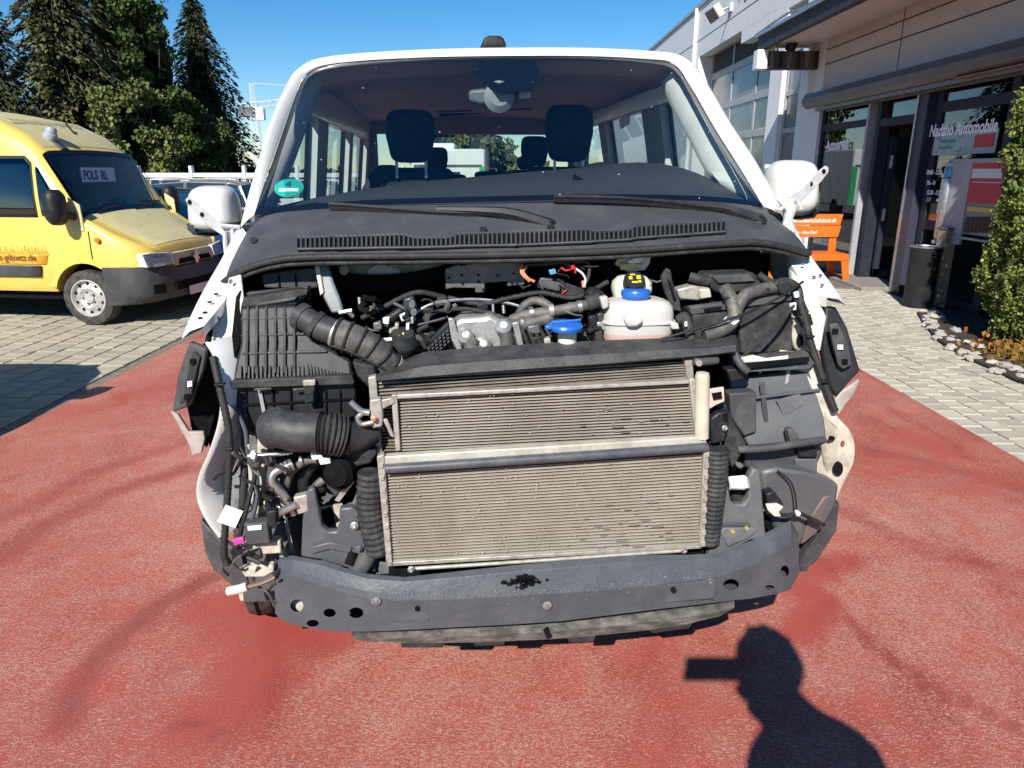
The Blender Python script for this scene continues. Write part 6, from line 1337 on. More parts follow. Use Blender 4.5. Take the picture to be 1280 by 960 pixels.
bm = BM(); lathe(bm, [(.042, -.006), (.049, -.006), (.049, .006), (.042, .006)], frame(V(487, 459, .25), V(487, 459, .25) - V(474, 444, .235)), 24); mk('hose_clamp', bm, ALU, hp)
for a in ((424, 391, 440, 388), (436, 390, 442, 396)): tb('clamp_screw', [(a[0], a[1], .2), (a[2], a[3], .2)], .006, STEEL, hp, 6, 1)
# snorkel elbow
sn = tb('intake_snorkel', [(336, 538, .13), (352, 536, .115), (372, 540, .105), (392, 540, .10), (404, 540, .10)], lambda u: .052 + .004 * math.sin(u * 3.1), SNORKEL, None, 22, 5)
bm = BM(); c = V(346, 533, .13)
lathe(bm, [(0, -.05), (.04, -.048), (.052, -.02), (.052, .02), (.03, .04), (0, .042)], frame(c, -AX + UP * .6 - RX * .4), 22); mk('snorkel_lobe', bm, SNORKEL, sn)
tb('snorkel_bellows', [(398, 541, .10), (412, 542, .10), (430, 545, .11)], .058, RUBBER, sn, 22, 8, corr=.06, period=1); tb('snorkel_outlet', [(428, 545, .11), (446, 546, .13), (466, 540, .16)], lambda u: .052 - .016 * u, SNORKEL, sn, 20, 4)
# black duct bracket below
dk = poly('horn_bracket', [(432, 552), (452, 560), (472, 566), (464, 580), (446, 584), (436, 612), (420, 624), (408, 610), (406, 590), (414, 572)], .12, .05, DUSTY, .008); 
bm = BM(); lathe(bm, [(.0, .03), (.038, .02), (.046, 0), (.05, -.004), (.052, .01)], frame(V(424, 590, .105), -AX - RX * .5 + UP * .1), 22); mk('horn_mouth', bm, VOID, dk); bolt(434, 562, .112, .01, None, dk)
poly('horn_strip', [(436, 600), (444, 602), (424, 628), (418, 626)], .11, .01, ALU, .002, dk)
# left tow bracket with U opening
def frame_poly(name, outer, d, th, mat, bev=.006, parent=None): return poly(name, outer, d, th, mat, bev, parent)
lbk = frame_poly('crash_bracket', [(384, 612), (393, 610), (399, 640), (402, 658), (410, 665), (420, 665), (424, 655), (424, 636), (440, 634), (456, 646), (462, 660), (462, 690), (470, 716), (440, 712), (400, 700), (376, 696), (378, 650)], .10, .03, EPAINT, .006)
bolt(443, 657, .09, .009, None, lbk); bolt(449, 686, .09, .007, EPAINT, lbk)
poly('bracket_swage', [(388, 684), (412, 678), (440, 684), (438, 692), (412, 687), (390, 693)], .094, .006, EPAINT, .003, lbk); poly('bracket_side', [(424, 636), (440, 630), (446, 616), (462, 640), (458, 650), (440, 640)], .12, .02, pm('grey_mid_plastic', (.10, .108, .115), (.15, .15, .15), 12, .5), .004, lbk)
poly('cutout_back', [(398, 634), (428, 630), (428, 668), (400, 668)], .17, .01, CREAM, .002); poly('cutout_dark', [(400, 640), (412, 634), (424, 650), (408, 662)], .165, .004, VOID, 0)
tb('tow_tube', [(446, 716, .1), (454, 704, .1), (462, 690, .12)], .03, GREYP); tb('dark_stub', [(436, 706, .085), (442, 690, .1)], .014, VOID)
bm = BM(); prism(bm, [V(462, 700, .12), V(492, 706, .12), V(494, 718, .12), V(466, 720, .12)], AX * .03); mk('plastic_shell', bm, MATS['grey_mid_plastic'], van, bevel=.006)
# right tow bracket
rbk = frame_poly('crash_bracket', [(898, 640), (905, 616), (911, 612), (913, 625), (918, 631), (930, 631), (936, 622), (936, 596), (942, 586), (950, 588), (952, 602), (955, 640), (958, 672), (938, 676), (912, 690), (884, 702), (892, 670)], .10, .03, pm('grey_plastic_bracket', (.105, .115, .12), (.16, .155, .14), 12, .5, lo=.45, hi=.75), .006)
poly('bracket_crease', [(900, 654), (938, 654), (938, 658), (902, 658)], .094, .006, GREYP, .002, rbk); poly('bracket_lower', [(900, 664), (910, 684), (934, 674), (950, 662), (940, 660), (906, 660)], .092, .008, MATS['grey_mid_plastic'], .003, rbk)
for a in ((916, 664, 8), (934, 660, 4)): poly('paint_mark', [(a[0] - 4, a[1]), (a[0], a[1] - 3), (a[0] + a[2] / 2, a[1] + 1), (a[0], a[1] + 4)], .087, .002, pm('ochre_mark', (.38, .29, .10), None) if 'ochre_mark' not in MATS else MATS['ochre_mark'], 0, rbk)
tb('white_plug', [(912, 605, .11), (924, 605, .10), (935, 603, .09)], .018, WPLASTIC, None, 14, 2); poly('plug_face', [(912, 598), (935, 596), (936, 606), (932, 614), (924, 612), (914, 612)], .085, .02, WPLASTIC, .006)
poly('cutout_back', [(912, 612), (938, 606), (938, 632), (914, 632)], .16, .01, GREYP, .002); disc('cutout_cap', 924, 622, .14, 9, 7, DUSTY, None, .01)
# ---- left lower clutter
tb('harness', [(266, 446, .2), (276, 490, .16), (286, 540, .14), (286, 590, .135), (283, 640, .13), (280, 690, .125), (284, 706, .13)], .0105, RUBBER, None, 10, 16, corr=.07, period=1)
tb('cable', [(292, 508, .2), (306, 536, .17), (310, 566, .15), (322, 600, .14), (318, 640, .13), (300, 680, .12)], .006, pm('blue_grey_cable', (.06, .07, .09), None), None, 6); tb('cable', [(300, 560, .16), (318, 590, .14), (312, 620, .13), (302, 660, .12), (292, 700, .12)], .007, BLACK, None, 6); tb('cable', [(296, 480, .24), (306, 540, .2), (304, 620, .16), (300, 660, .14)], .012, RUBBER, None, 8, 10, corr=.06, period=1)
poly('cream_post', [(322, 540), (334, 540), (335, 560), (331, 600), (336, 640), (324, 641), (319, 600)], .17, .03, pm('cream_primer', (.58, .54, .42), (.42, .38, .28), 12, .5), .006); poly('white_stay', [(308, 556), (312, 556), (318, 618), (326, 640), (320, 644), (312, 622)], .15, .012, WHITE_IN, .003)
tb('stay_rod', [(310, 570, .14), (340, 568, .14), (366, 566, .15)], .006, STEEL); disc('washer', 316, 569, .13, 4, 5, WPLASTIC, None, .01)
tb('aircon_pipe', [(368, 642, .13), (356, 620, .12), (341, 604, .115), (342, 592, .12), (356, 584, .13), (366, 580, .14)], .0125, STEEL, None, 12, 6); 
bm = BM(); 
for t in range(3): lathe(bm, [(.0, -.004), (.019, -.004), (.019, .004), (0, .004)], frame(V(354 + t * 5, 586 - t * 2.2, .13), V(366, 580, .14) - V(354, 586, .13)), 14)
mk('pipe_union', bm, STEEL, van)
tb('aircon_pipe', [(350, 634, .13), (346, 642, .12), (356, 638, .11), (372, 630, .1)], .012, STEEL); poly('pipe_block', [(366, 622), (384, 618), (388, 640), (372, 644)], .10, .03, ALU, .005)
tb('coolant_hose', [(356, 616, .16), (364, 590, .15), (384, 576, .14), (400, 574, .14)], .0125, HOSE); tb('coolant_hose', [(404, 600, .16), (394, 610, .15), (384, 636, .14)], .013, HOSE)
tb('black_pipe', [(410, 560, .18), (380, 600, .18), (398, 640, .18)], .02, BLACK)
for i, (x, y) in enumerate(((392, 570), (402, 576))): poly('white_connector', [(x - 5, y - 4), (x + 10, y - 3), (x + 12, y + 4), (x - 2, y + 6)], .10 - i * .006, .02, WPLASTIC, .004)
cm_ = poly('control_module', [(304, 655), (334, 653), (338, 680), (308, 682)], .10, .04, GREYP, .005); poly('module_label', [(309, 658), (327, 656.5), (327, 662), (310, 663.5)], .096, .003, PAPER, 0, cm_); poly('module_plug', [(332, 640), (344, 638), (346, 656), (336, 660)], .09, .03, BLACK, .004, cm_)
poly('purple_plug', [(291, 675), (304, 672), (306, 679), (292, 683)], .095, .015, MAGENTA, .003, cm_); poly('label_tag', [(282, 631), (304, 639), (294, 660), (271, 652)], .115, .002, PAPER, 0)
poly('cream_tray', [(296, 684), (350, 676), (352, 692), (298, 696)], .13, .04, CREAM, .005); poly('cream_tray', [(300, 712), (330, 706), (344, 714), (330, 722), (306, 722)], .14, .03, CREAM, .005)
tb('white_lamp_plug', [(286, 739, .13), (300, 736, .12), (309, 733, .12)], .014, IVORY, None, 12, 2); tb('cable', [(309, 734, .12), (330, 728, .13), (346, 720, .14)], .007, pm('brown_cable', (.16, .1, .06), None), None, 6)
rr = random.Random(23)
for i in range(26):
    x, y = rr.uniform(286, 372), rr.uniform(560, 725); P = [(x, y, rr.uniform(.1, .17))]
    for k in range(3): P.append((P[-1][0] + rr.uniform(-20, 22), P[-1][1] + rr.uniform(-6, 22), rr.uniform(.1, .18)))
    tb('cable', P, rr.choice((.003, .004, .005, .007)), rr.choice((BLACK, RUBBER, DUSTY, BLACK, HOSE)), None, 5, 5)
for i in range(14):
    x, y = rr.uniform(290, 365), rr.uniform(600, 720); w, h = rr.uniform(5, 12), rr.uniform(5, 11); a = rr.uniform(-3, 3)
    poly('connector', [(x, y), (x + w, y - a), (x + w + a, y + h), (x + a, y + h + a * .5)], rr.uniform(.12, .18), .025, rr.choice((BLACK, DUSTY, GREYP, WHITE_IN, CREAM)), .003)
# ---- middle of the bay
poly('scuttle_plate', [(556, 336), (573, 330), (577, 332), (596, 327), (655, 328), (656, 356), (634, 358), (634, 352), (606, 354), (606, 366), (594, 366), (594, 360), (566, 360), (557, 362)], .47, .008, DKSTEEL, .003)
for x, y in ((561, 347), (577, 344), (598, 344), (598, 352), (622, 344), (642, 342), (578, 354), (640, 354), (604, 362)): disc('plate_hole', x, y, .464, 1.6, 1.6, VOID, None, .002, 8)
poly('scuttle_panel', [(420, 326), (470, 322), (556, 324), (556, 344), (540, 350), (500, 352), (470, 350), (440, 346), (424, 340)], .64, .01, WHITE_IN, .003); poly('scuttle_pale', [(458, 338), (468, 331), (478, 330), (502, 338), (498, 344), (460, 345)], .63, .006, WHITE, .004)
tb('insulated_pipe', [(420, 350, .6), (450, 356, .58), (500, 354, .58), (540, 346, .58), (560, 340, .6)], lambda u: .037 - .01 * u, VOID, None, 14); disc('strut_cap', 430, 338, .56, 6, 6, ALU, None, .01); bm = BM(); 
poly('turret_plate', [(396, 332, .46), (410, 330, .46), (416, 352, .44), (424, 372, .42), (430, 390, .40), (414, 392, .40), (402, 368, .43)], .42, .03, pm('shaded_turret_metal', (.27, .30, .30), (.12, .13, .13), 8, .6, lo=.4, hi=.7), .008); poly('turret_edge', [(393, 332, .45), (399, 332, .45), (405, 366, .42), (400, 370, .42)], .43, .02, WHITE_IN, .003)  # bluish shade is put into the turret plate colour
poly('wing_box', [(326, 342), (396, 334), (398, 360), (386, 362), (330, 360)], .47, .03, GREYP, .006)
for x in (347, 368): poly('box_seam', [(x, 342), (x + 2, 342), (x + 3, 360), (x + 1, 360)], .465, .004, VOID, 0)
poly('scuttle_panel', [(768, 330), (776, 318), (816, 312), (812, 330), (806, 338), (784, 340)], .46, .01, WHITE_IN, .003); poly('scuttle_pale', [(784, 326), (800, 320), (806, 322), (802, 328), (788, 332)], .452, .006, WHITE, .004); poly('scuttle_yellow', [(774, 330), (804, 329), (800, 335), (776, 338)], .45, .004, pm('old_wax', (.42, .38, .18), None), .002)
# engine: generator and throttle
gen = poly('alternator', [(568, 402), (576, 398), (606, 396), (612, 393), (634, 404), (652, 420), (654, 434), (620, 438), (570, 440), (562, 420)], .31, .12, SILVER, .014)
poly('flange', [(560, 398), (567, 398), (578, 436), (572, 440), (564, 424)], .295, .02, SILVER, .003, gen); poly('flange', [(640, 404), (648, 402), (655, 432), (648, 436)], .295, .02, SILVER, .003, gen)
for x, y in ((582, 421), (629, 409), (604, 432)): bm = BM(); lathe(bm, [(0, .02), (.012, .02), (.024, .01), (.026, -.01)], frame(V(x, y, .295), -AX + UP * .7), 16); mk('housing_boss', bm, SILVER, gen)
tb('water_pipe', [(592, 426, .29), (588, 436, .27), (600, 442, .26)], .02, HOSE, gen); tb('water_pipe', [(632, 416, .285), (634, 430, .28), (636, 440, .28)], .021, HOSE, gen)
for i in range(6): 
    for j in range(4): x, y = 534 + i * 4.6 + j * .6, 436 - i * 4.2 + j * 4.2; poly('fan_blade', [(x, y), (x + 3.2, y - 2.6), (x + 4, y - .8), (x + .8, y + 2)], .30, .03, GREYP, .001, gen)
poly('fan_cowl', [(526, 436), (560, 402), (566, 440), (530, 440)], .33, .04, BLACK, .004, gen)
# pipes above
tb('coolant_pipe', [(640, 400, .36), (660, 394, .34), (700, 388, .33), (730, 382, .33), (752, 378, .34)], .0175, HOSE, None, 12); tb('coolant_pipe', [(648, 394, .37), (656, 382, .37), (670, 376, .37), (688, 384, .35), (690, 400, .33)], .014, HOSE); tb('coolant_pipe', [(630, 402, .34), (640, 408, .33), (664, 404, .33), (690, 396, .33)], .02, HOSE)
bm = BM(); tube(bm, [V(734, 380, .33), V(748, 374, .33)], .026, 14, smooth=False); mk('pipe_coupling', bm, DUSTY, van); tb('hose_band', [(686, 389, .325), (692, 388, .325)], .021, ALU, None, 12, 1)
tb('bypass_hose', [(755, 378, .34), (742, 366, .35), (736, 372, .34)], .02, BLACK)
# fuel rail / sensor left of the generator
tb('vacuum_valve', [(484, 400, .32), (496, 392, .32), (510, 382, .33)], .014, BLACK); poly('valve_body', [(504, 374), (516, 370), (522, 384), (514, 396), (504, 392)], .31, .04, pm('blue_black_valve', (.03, .04, .055), None, rough=.35), .006); disc('valve_port', 515, 380, .30, 4, 5, DKSTEEL, None, .01); disc('valve_port', 517, 390, .30, 4, 5, DKSTEEL, None, .01)
poly('white_clip', [(499, 394), (508, 390), (512, 400), (502, 402)], .295, .012, WPLASTIC, .003); poly('white_clip', [(508, 402), (512, 402), (511, 416), (507, 416)], .295, .01, WPLASTIC, .002); poly('white_clip', [(478, 398), (487, 396), (486, 406), (479, 405)], .3, .02, WPLASTIC, .003)
bm = BM(); lathe(bm, [(0, .03), (.035, .028), (.042, .01), (.048, 0), (.048, -.01), (.03, -.05), (0, -.05)], frame(V(504, 426, .29), UP - AX * .4), 22); mk('egr_cap', bm, BLACK, van); 
for x, y in ((504, 417), (499, 420)): disc('yellow_dot', x, y, .27, 1.5, 1.5, YEL, None, .003, 8)
tb('sensor_pin', [(479, 425, .27), (490, 424, .27)], .006, WPLASTIC, None, 8, 1); poly('engine_block', [(500, 420), (524, 412), (560, 420), (560, 442), (510, 444)], .36, .1, pm('oily_metal', (.085, .08, .075), (.03, .03, .03), 20, .45, metal=.5), .01)
tb('dip_tube', [(449, 372, .36), (450, 382, .35)], .006, DKSTEEL, None, 8, 1); tb('dip_tube', [(616, 376, .38), (617, 398, .36)], .005, DKSTEEL, None, 8, 1); tb('dip_tube', [(628, 372, .4), (630, 392, .38)], .006, DKSTEEL, None, 8, 1)
# ignition module and wires on the firewall
md_ = poly('relay_module', [(676, 347), (702, 350), (708, 354), (704, 370), (698, 368), (672, 360)], .44, .03, pm('relay_grey', (.075, .085, .1), None, rough=.4), .004); poly('module_face', [(680, 350), (700, 353), (697, 364), (677, 359)], .394, .006, GREYP, .002, md_)
poly('relay_module', [(708, 354), (724, 360), (732, 362), (728, 370), (706, 370)], .40, .03, DUSTY, .004)
tb('red_wire', [(658, 334, .42), (654, 340, .41), (660, 348, .4), (668, 352, .4)], .005, ORANGEW); tb('red_wire', [(652, 332, .42), (652, 342, .41), (662, 352, .4)], .004, ORANGEW); tb('loom', [(654, 331, .42), (680, 330, .42), (710, 328, .42), (734, 328, .42), (736, 344, .41), (730, 358, .41)], .006, DUSTY)
tb('white_wire', [(720, 336, .41), (728, 342, .40), (732, 350, .40), (730, 358, .4)], .0035, WPLASTIC); poly('red_plug', [(710, 332), (718, 330), (720, 336), (714, 338)], .40, .012, REDW, .002); poly('orange_plug', [(727, 352), (732, 350), (733, 360), (728, 360)], .40, .012, ORANGEW, .002); poly('blue_plug', [(686, 338), (694, 336), (696, 342), (688, 344)], .40, .012, BLUEW, .002)
for i in range(40):
    x, y = rr.uniform(660, 735), rr.uniform(328, 372); P = [(x, y, .41)]
    for k in range(3): P.append((P[-1][0] + rr.uniform(-14, 16), P[-1][1] + rr.uniform(-7, 9), rr.uniform(.39, .43)))
    if i < 12: tb('wire', P, rr.choice((.0025, .0035)), rr.choice((BLACK, DUSTY, REDW, BLACK, RUBBER, DUSTY)), None, 4, 4)
# washer filler with blue cap
tb('washer_neck', [(709, 434, .26), (709, 415, .26)], .0285, IVORY, None, 16, 2); bm = BM(); c = V(707, 407, .25); lathe(bm, [(0, .012), (.034, .011), (.048, .007), (.052, .0), (.050, -.010), (.03, -.012)], frame(c, UP - AX * .08), 26); lathe(bm, [(0, .01), (.012, .01), (.012, 0)], frame(V(688, 409, .24), UP - AX * .08), 10); wc = mk('washer_cap', bm, BLUEP, van)
poly('cap_tab', [(681, 408), (692, 406), (692, 412), (683, 413)], .225, .02, BLUEP, .004, wc); tb('cap_rib', [(690, 403, .25), (726, 400, .25)], .004, BLUEP, wc, 6, 1)
# coolant reservoir
def reservoir(cx, cy, w, h, d, dep, mat, nm, zsplit=None):
    c = V(cx, cy, d) + AX * dep / 2; s = (V(cx + 1, cy, d) - V(cx, cy, d)).length; W, H = w * s / 2, h * s / 2
    def ring(f, sc): 
        return [c + UP * (H * f) + RX * (W * sc * abs(math.cos(q)) ** .6 * (1 if math.cos(q) > 0 else -1)) + AX * (dep / 2 * sc * abs(math.sin(q)) ** .6 * (1 if math.sin(q) > 0 else -1)) for q in [6.283 * i / 28 for i in range(28)]]
    return ring, c
ring, c = reservoir(804, 408, 92, 58, .27, .17, MILK, 'r')
bm = BM(); loft(bm, [ring(-.4, .957), ring(-.12, .965), ring(.0, .97), ring(.04, 1.03), ring(.10, 1.03), ring(.14, .98), ring(.4, .97), ring(.7, .93), ring(.9, .83), ring(1.0, .62)], True, True); er = mk('coolant_reservoir', bm, MILK, van, ang=50)
bm = BM(); loft(bm, [ring(-1.05, .86), ring(-.9, .93), ring(-.4, .957)], True, True); mk('coolant_level', bm, PINK, er, ang=50)
poly('reservoir_boss', [(780, 398), (802, 396), (806, 404), (796, 410), (784, 410)], .255, .03, MILK, .01, er); poly('reservoir_tab', [(838, 402), (848, 404), (850, 412), (840, 412)], .27, .02, MILK, .004, er); poly('reservoir_lug', [(750, 372), (760, 370), (762, 384), (754, 388)], .29, .03, MILK, .006, er)
bm = BM(); cc = V(800, 369, .29) + AX * .05; lathe(bm, [(0, .012), (.034, .012), (.043, .009), (.046, .003), (.046, -.008), (.03, -.03)], frame(cc, UP), 30); mk('reservoir_cap', bm, BLUEP, er)
tb('overflow_hose', [(848, 400, .28), (856, 396, .27), (860, 408, .25), (864, 424, .24)], .016, DUSTY); poly('hose_mark', [(856, 402), (859, 402), (859, 408), (856, 408)], .225, .003, WPLASTIC, 0)
# brake fluid reservoir
ring2, c2 = reservoir(794, 360, 50, 26, .37, .09, IVORY, 'b'); bm = BM(); loft(bm, [ring2(-1, .9), ring2(-.2, 1), ring2(.4, .95), ring2(.9, .7), ring2(1, .5)], True, True); bf = mk('brake_fluid_reservoir', bm, IVORY, van, ang=50)
bm = BM(); cc = V(793, 351, .36); M = frame(cc, UP * .7 - AX * .75, RX); lathe(bm, [(.028, -.03), (.034, -.02), (.034, .004), (.030, .009), (0, .01)], M, 26); bc_ = mk('brake_fluid_cap', bm, BLACK, bf)
bm = BM()
for a, b, w, h in ((-.014, .004, .011, .011), (.012, .006, .013, .014), (-.002, -.012, .02, .006), (-.006, .016, .016, .005), (.014, -.010, .008, .008)): box(bm, M @ Vector((a, b, .0105)), (w, h, .002), M.to_3x3())
mk('cap_symbol', bm, YEL, bc_)
tb('cap_leash', [(812, 350, .36), (824, 352, .36), (830, 344, .37)], .0025, STEEL, None, 5)
poly('strut_bracket', [(827, 346), (834, 335), (839, 338), (841, 352), (850, 376), (852, 390), (842, 388), (832, 366)], .34, .02, DUSTY, .004); poly('bracket_slot', [(834, 348), (839, 354), (846, 376), (842, 376)], .335, .003, VOID, 0)
# battery and fuse box
bt = poly('battery', [(862, 386, .32), (922, 382, .32), (990, 370, .33), (992, 440, .30), (924, 443, .29), (864, 436, .29)], .31, .18, BLACK, .008)
poly('battery_face', [(924, 388), (990, 378), (991, 440), (926, 442)], .285, .03, DUSTY, .005, bt); poly('battery_face', [(866, 394), (912, 390), (914, 420), (868, 424)], .285, .03, DUSTY, .005, bt); poly('battery_lip', [(862, 384), (990, 368), (991, 376), (864, 394)], .29, .03, GREYP, .004, bt); poly('handle_slot', [(880, 386), (902, 383), (902, 387), (881, 390)], .286, .004, VOID, 0, bt)
fb_ = poly('fuse_box', [(882, 348), (888, 343), (942, 341), (954, 350), (958, 360), (930, 366), (896, 366), (884, 358)], .36, .10, DUSTY, .008); poly('fuse_box_lid', [(890, 345), (936, 343), (946, 352), (898, 355)], .35, .06, GREYP, .005, fb_)
poly('battery_terminal', [(846, 362), (864, 357), (888, 360), (890, 372), (872, 376), (850, 374)], .34, .05, ALU, .006); poly('terminal_clamp', [(874, 362), (888, 361), (890, 372), (876, 374)], .33, .03, CREAM, .004)
tb('stub_hose', [(862, 346, .36), (874, 349, .35), (886, 351, .35)], .016, DUSTY); tb('vent_hose', [(948, 343, .36), (958, 350, .35), (968, 354, .35)], .012, DUSTY)
tb('loom', [(906, 360, .31), (914, 374, .28), (918, 392, .26), (914, 404, .25), (900, 414, .24), (880, 420, .235)], .021, HOSE, None, 12); tb('loom', [(916, 404, .27), (922, 384, .27), (934, 368, .28), (960, 360, .30), (978, 358, .32)], .02, HOSE, None, 12); tb('loom_tape', [(912, 397, .25), (916, 403, .25)], .024, WPLASTIC, None, 10, 1)
tb('loom', [(960, 360, .30), (980, 352, .30), (996, 360, .30), (1000, 378, .28), (1006, 392, .26)], .014, DUSTY); poly('loom_joint', [(974, 352), (986, 350), (992, 362), (984, 370), (974, 366)], .28, .03, RUBBER, .005)
tb('release_cable', [(1004, 352, .28), (970, 374, .25), (920, 396, .22), (860, 414, .21), (826, 424, .21)], .004, BLACK, None, 6); tb('release_cable', [(998, 374, .26), (976, 402, .22), (950, 426, .2), (930, 444, .19)], .0055, RUBBER, None, 6)
poly('loom_clip', [(988, 380), (996, 378), (996, 388), (989, 388)], .245, .012, WPLASTIC, .003); poly('loom_clip', [(993, 366), (999, 364), (1000, 372), (994, 373)], .25, .012, WPLASTIC, .003)
tb('bonnet_release', [(1000, 378, .25), (1008, 404, .23), (1014, 430, .22), (1024, 460, .2), (1036, 494, .18), (1044, 514, .17)], .011, RUBBER, None, 10, 10, corr=.05, period=1); poly('latch_block', [(1000, 396), (1014, 392), (1018, 406), (1006, 412)], .23, .03, BLACK, .005)
poly('chassis_leg', [(996, 398), (1012, 420), (1020, 442), (1010, 446), (994, 436), (990, 420)], .30, .05, CREAM, .008); disc('leg_hole', 1000, 426, .292, 4, 8, VOID, None, .003)
# right headlamp recess panels
poly('lamp_tray_top', [(918, 448, .24), (1014, 440, .24), (1022, 452, .20), (1012, 462, .19), (924, 466, .19), (912, 458, .22)], .2, .04, GREYP, .006); poly('tray_dark', [(918, 456), (1012, 446), (1012, 452), (920, 463)], .185, .006, VOID, .002); poly('tray_foil', [(926, 447), (942, 444), (958, 448), (986, 444), (986, 450), (930, 454)], .188, .006, WHITE_IN, .003)
tb('latch_arm', [(918, 442, .17), (926, 456, .15), (934, 464, .15)], .012, GREYP); tb('latch_stub', [(866, 452, .15), (880, 452, .15), (896, 450, .16)], .013, GREYP); disc('stub_tip', 874, 454, .13, 4, 4, ALU, None, .02)
poly('lamp_back_panel', [(912, 474, .24), (1012, 464, .22), (1030, 520, .18), (1034, 550, .17), (936, 558, .18), (916, 520, .2)], .2, .03, pm('lamp_recess_plastic', (.085, .09, .098), (.125, .125, .12), 7, .5, lo=.4, hi=.7, bump=.05), .006)
poly('recess_box', [(912, 492), (946, 490), (946, 540), (930, 546), (914, 520)], .17, .05, GREYP, .006); poly('recess_top', [(908, 462), (940, 460), (934, 474), (914, 478)], .17, .05, BLACK, .006)
poly('radiator_shroud', [(892, 500), (904, 496), (914, 520), (934, 556), (916, 586), (906, 560), (898, 530)], .14, .03, DUSTY, .006); poly('shroud_tab', [(888, 524), (898, 516), (912, 514), (912, 530), (906, 552), (890, 556)], .10, .03, BLACK, .006); poly('tab_slot', [(905, 518), (910, 516), (910, 526), (906, 527)], .094, .004, VOID, 0); bolt(906, 535, .09, .007)
tb('lamp_rail', [(922, 562, .14), (960, 560, .13), (1000, 554, .13), (1030, 550, .15)], .012, GREYP); poly('recess_seam', [(950, 478), (956, 477.5), (964, 556), (958, 556.5)], .192, .008, GREYP, .002); poly('recess_seam', [(914, 500), (1026, 486), (1027, 489), (914, 503)], .19, .008, MATS['lamp_recess_plastic'], .002); poly('recess_scuff', [(970, 500), (1000, 492), (1004, 506), (980, 520)], .1925, .002, MATS['grey_mid_plastic'], 0)
poly('rail_fin', [(985, 538), (992, 536), (1000, 550), (988, 556)], .13, .03, GREYP, .004)
poly('lower_recess', [(930, 566), (1024, 556), (1028, 568), (1012, 600), (950, 592), (932, 584)], .19, .03, GREYP, .006); poly('recess_insert', [(996, 562), (1022, 560), (1022, 572), (1000, 572)], .17, .03, BLACK, .004); poly('recess_block', [(994, 574), (1022, 574), (1022, 596), (996, 592)], .18, .03, MATS['lamp_recess_plastic'], .004)
poly('washer_bottle', [(950, 590, .13), (972, 586, .12), (1010, 592, .12), (1050, 606, .15), (1046, 630, .17), (1030, 660, .18), (1000, 684, .18), (970, 664, .16), (956, 630, .14)], .15, .08, pm('bottle_grey', (.095, .10, .108), (.13, .13, .128), 7, .45, lo=.4, hi=.7), .014)
poly('bottle_brown', [(1040, 618, .155), (1022, 666, .165), (1002, 682, .165), (1012, 650, .15), (1030, 622, .15)], .155, .02, pm('brown_grey', (.14, .115, .10), None, rough=.6), .006)
tb('bottle_seam', [(972, 588, .11), (988, 602, .105), (994, 620, .105), (996, 644, .11)], .003, BLACK, None, 6); poly('bottle_step', [(958, 618), (968, 614), (980, 630), (976, 640), (960, 632)], .10, .04, BLACK, .005)
poly('cream_clip', [(958, 631), (972, 630), (980, 634), (974, 640), (977, 646), (968, 646), (960, 638)], .09, .012, IVORY, .003); tb('lamp_cable', [(958, 640, .1), (980, 644, .1), (1000, 642, .1), (1016, 650, .11), (1030, 656, .13)], .006, BLACK); tb('cable_boot', [(1012, 648, .11), (1024, 654, .12)], .009, RUBBER, None, 8, 1); disc('cable_clip', 998, 642, .09, 3, 3, WPLASTIC, None, .01, 10)
poly('bracket_gap', [(955, 650), (985, 646), (1000, 656), (960, 664)], .17, .02, VOID, .002)
# clutter across the bay: fine hoses, clips and brackets
rr = random.Random(31)
for i in range(44):
    x, y = rr.uniform(450, 560), rr.uniform(376, 436)
    if i % 2: x, y = rr.uniform(640, 760), rr.uniform(386, 428)
    P = [(x, y, rr.uniform(.28, .4))]
    for k in range(3): P.append((P[-1][0] + rr.uniform(-16, 18), min(438, P[-1][1] + rr.uniform(-8, 12)), min(.42, max(.28, P[-1][2] + rr.uniform(-.03, .03)))))
    tb('hose', P, rr.choice((.003, .005, .007, .009)), rr.choice((BLACK, RUBBER, DUSTY, HOSE, VOID, DKSTEEL)), None, 6, 5)
for i in range(34):
    x, y = (rr.uniform(470, 540), rr.uniform(390, 438)) if i % 2 else (rr.uniform(645, 750), rr.uniform(392, 432)); w, h = rr.uniform(4, 12), rr.uniform(4, 11); a = rr.uniform(-3, 3)
    poly('engine_fitting', [(x, y), (x + w, y - a), (x + w + a, y + h), (x + a, y + h + a * .4)], rr.uniform(.3, .38), .03, rr.choice((BLACK, DUSTY, GREYP, DKSTEEL, SILVER, ALU, MATS['oily_metal'])), .003)
# labels, clamps, clips and screws
for P in ([(662, 392, .335), (667, 391, .335)], [(722, 384, .325), (727, 383, .325)], [(650, 403, .33), (654, 403, .33)]): tb('hose_clamp', P, .0205, STEEL, None, 14, 1)
for P in ([(376, 576, .135), (379, 575, .135)], [(392, 573, .135), (396, 573, .135)]): tb('hose_clamp', P, .015, STEEL, None, 12, 1)
for x, y, d in ((275, 480, .155), (286, 560, .13), (1012, 420, .215), (1030, 476, .175), (908, 372, .275), (956, 361, .285)): bm = BM(); box(bm, V(x, y, d), (.026, .02, .006)); mk('cable_tie', bm, BLACK, van, bevel=.001)
tb('wire_loom', [(560, 372, .4), (600, 380, .38), (640, 372, .38), (676, 366, .38), (720, 372, .37), (760, 352, .38)], .008, RUBBER, None, 8, 8, corr=.06, period=1)
tb('wire_loom', [(452, 398, .36), (480, 384, .36), (520, 366, .38), (556, 372, .4)], .009, RUBBER, None, 8, 8, corr=.06, period=1)
tb('wire_loom', [(520, 404, .34), (546, 390, .35), (580, 386, .36), (616, 392, .36)], .007, DUSTY, None, 8, 8, corr=.06, period=1)
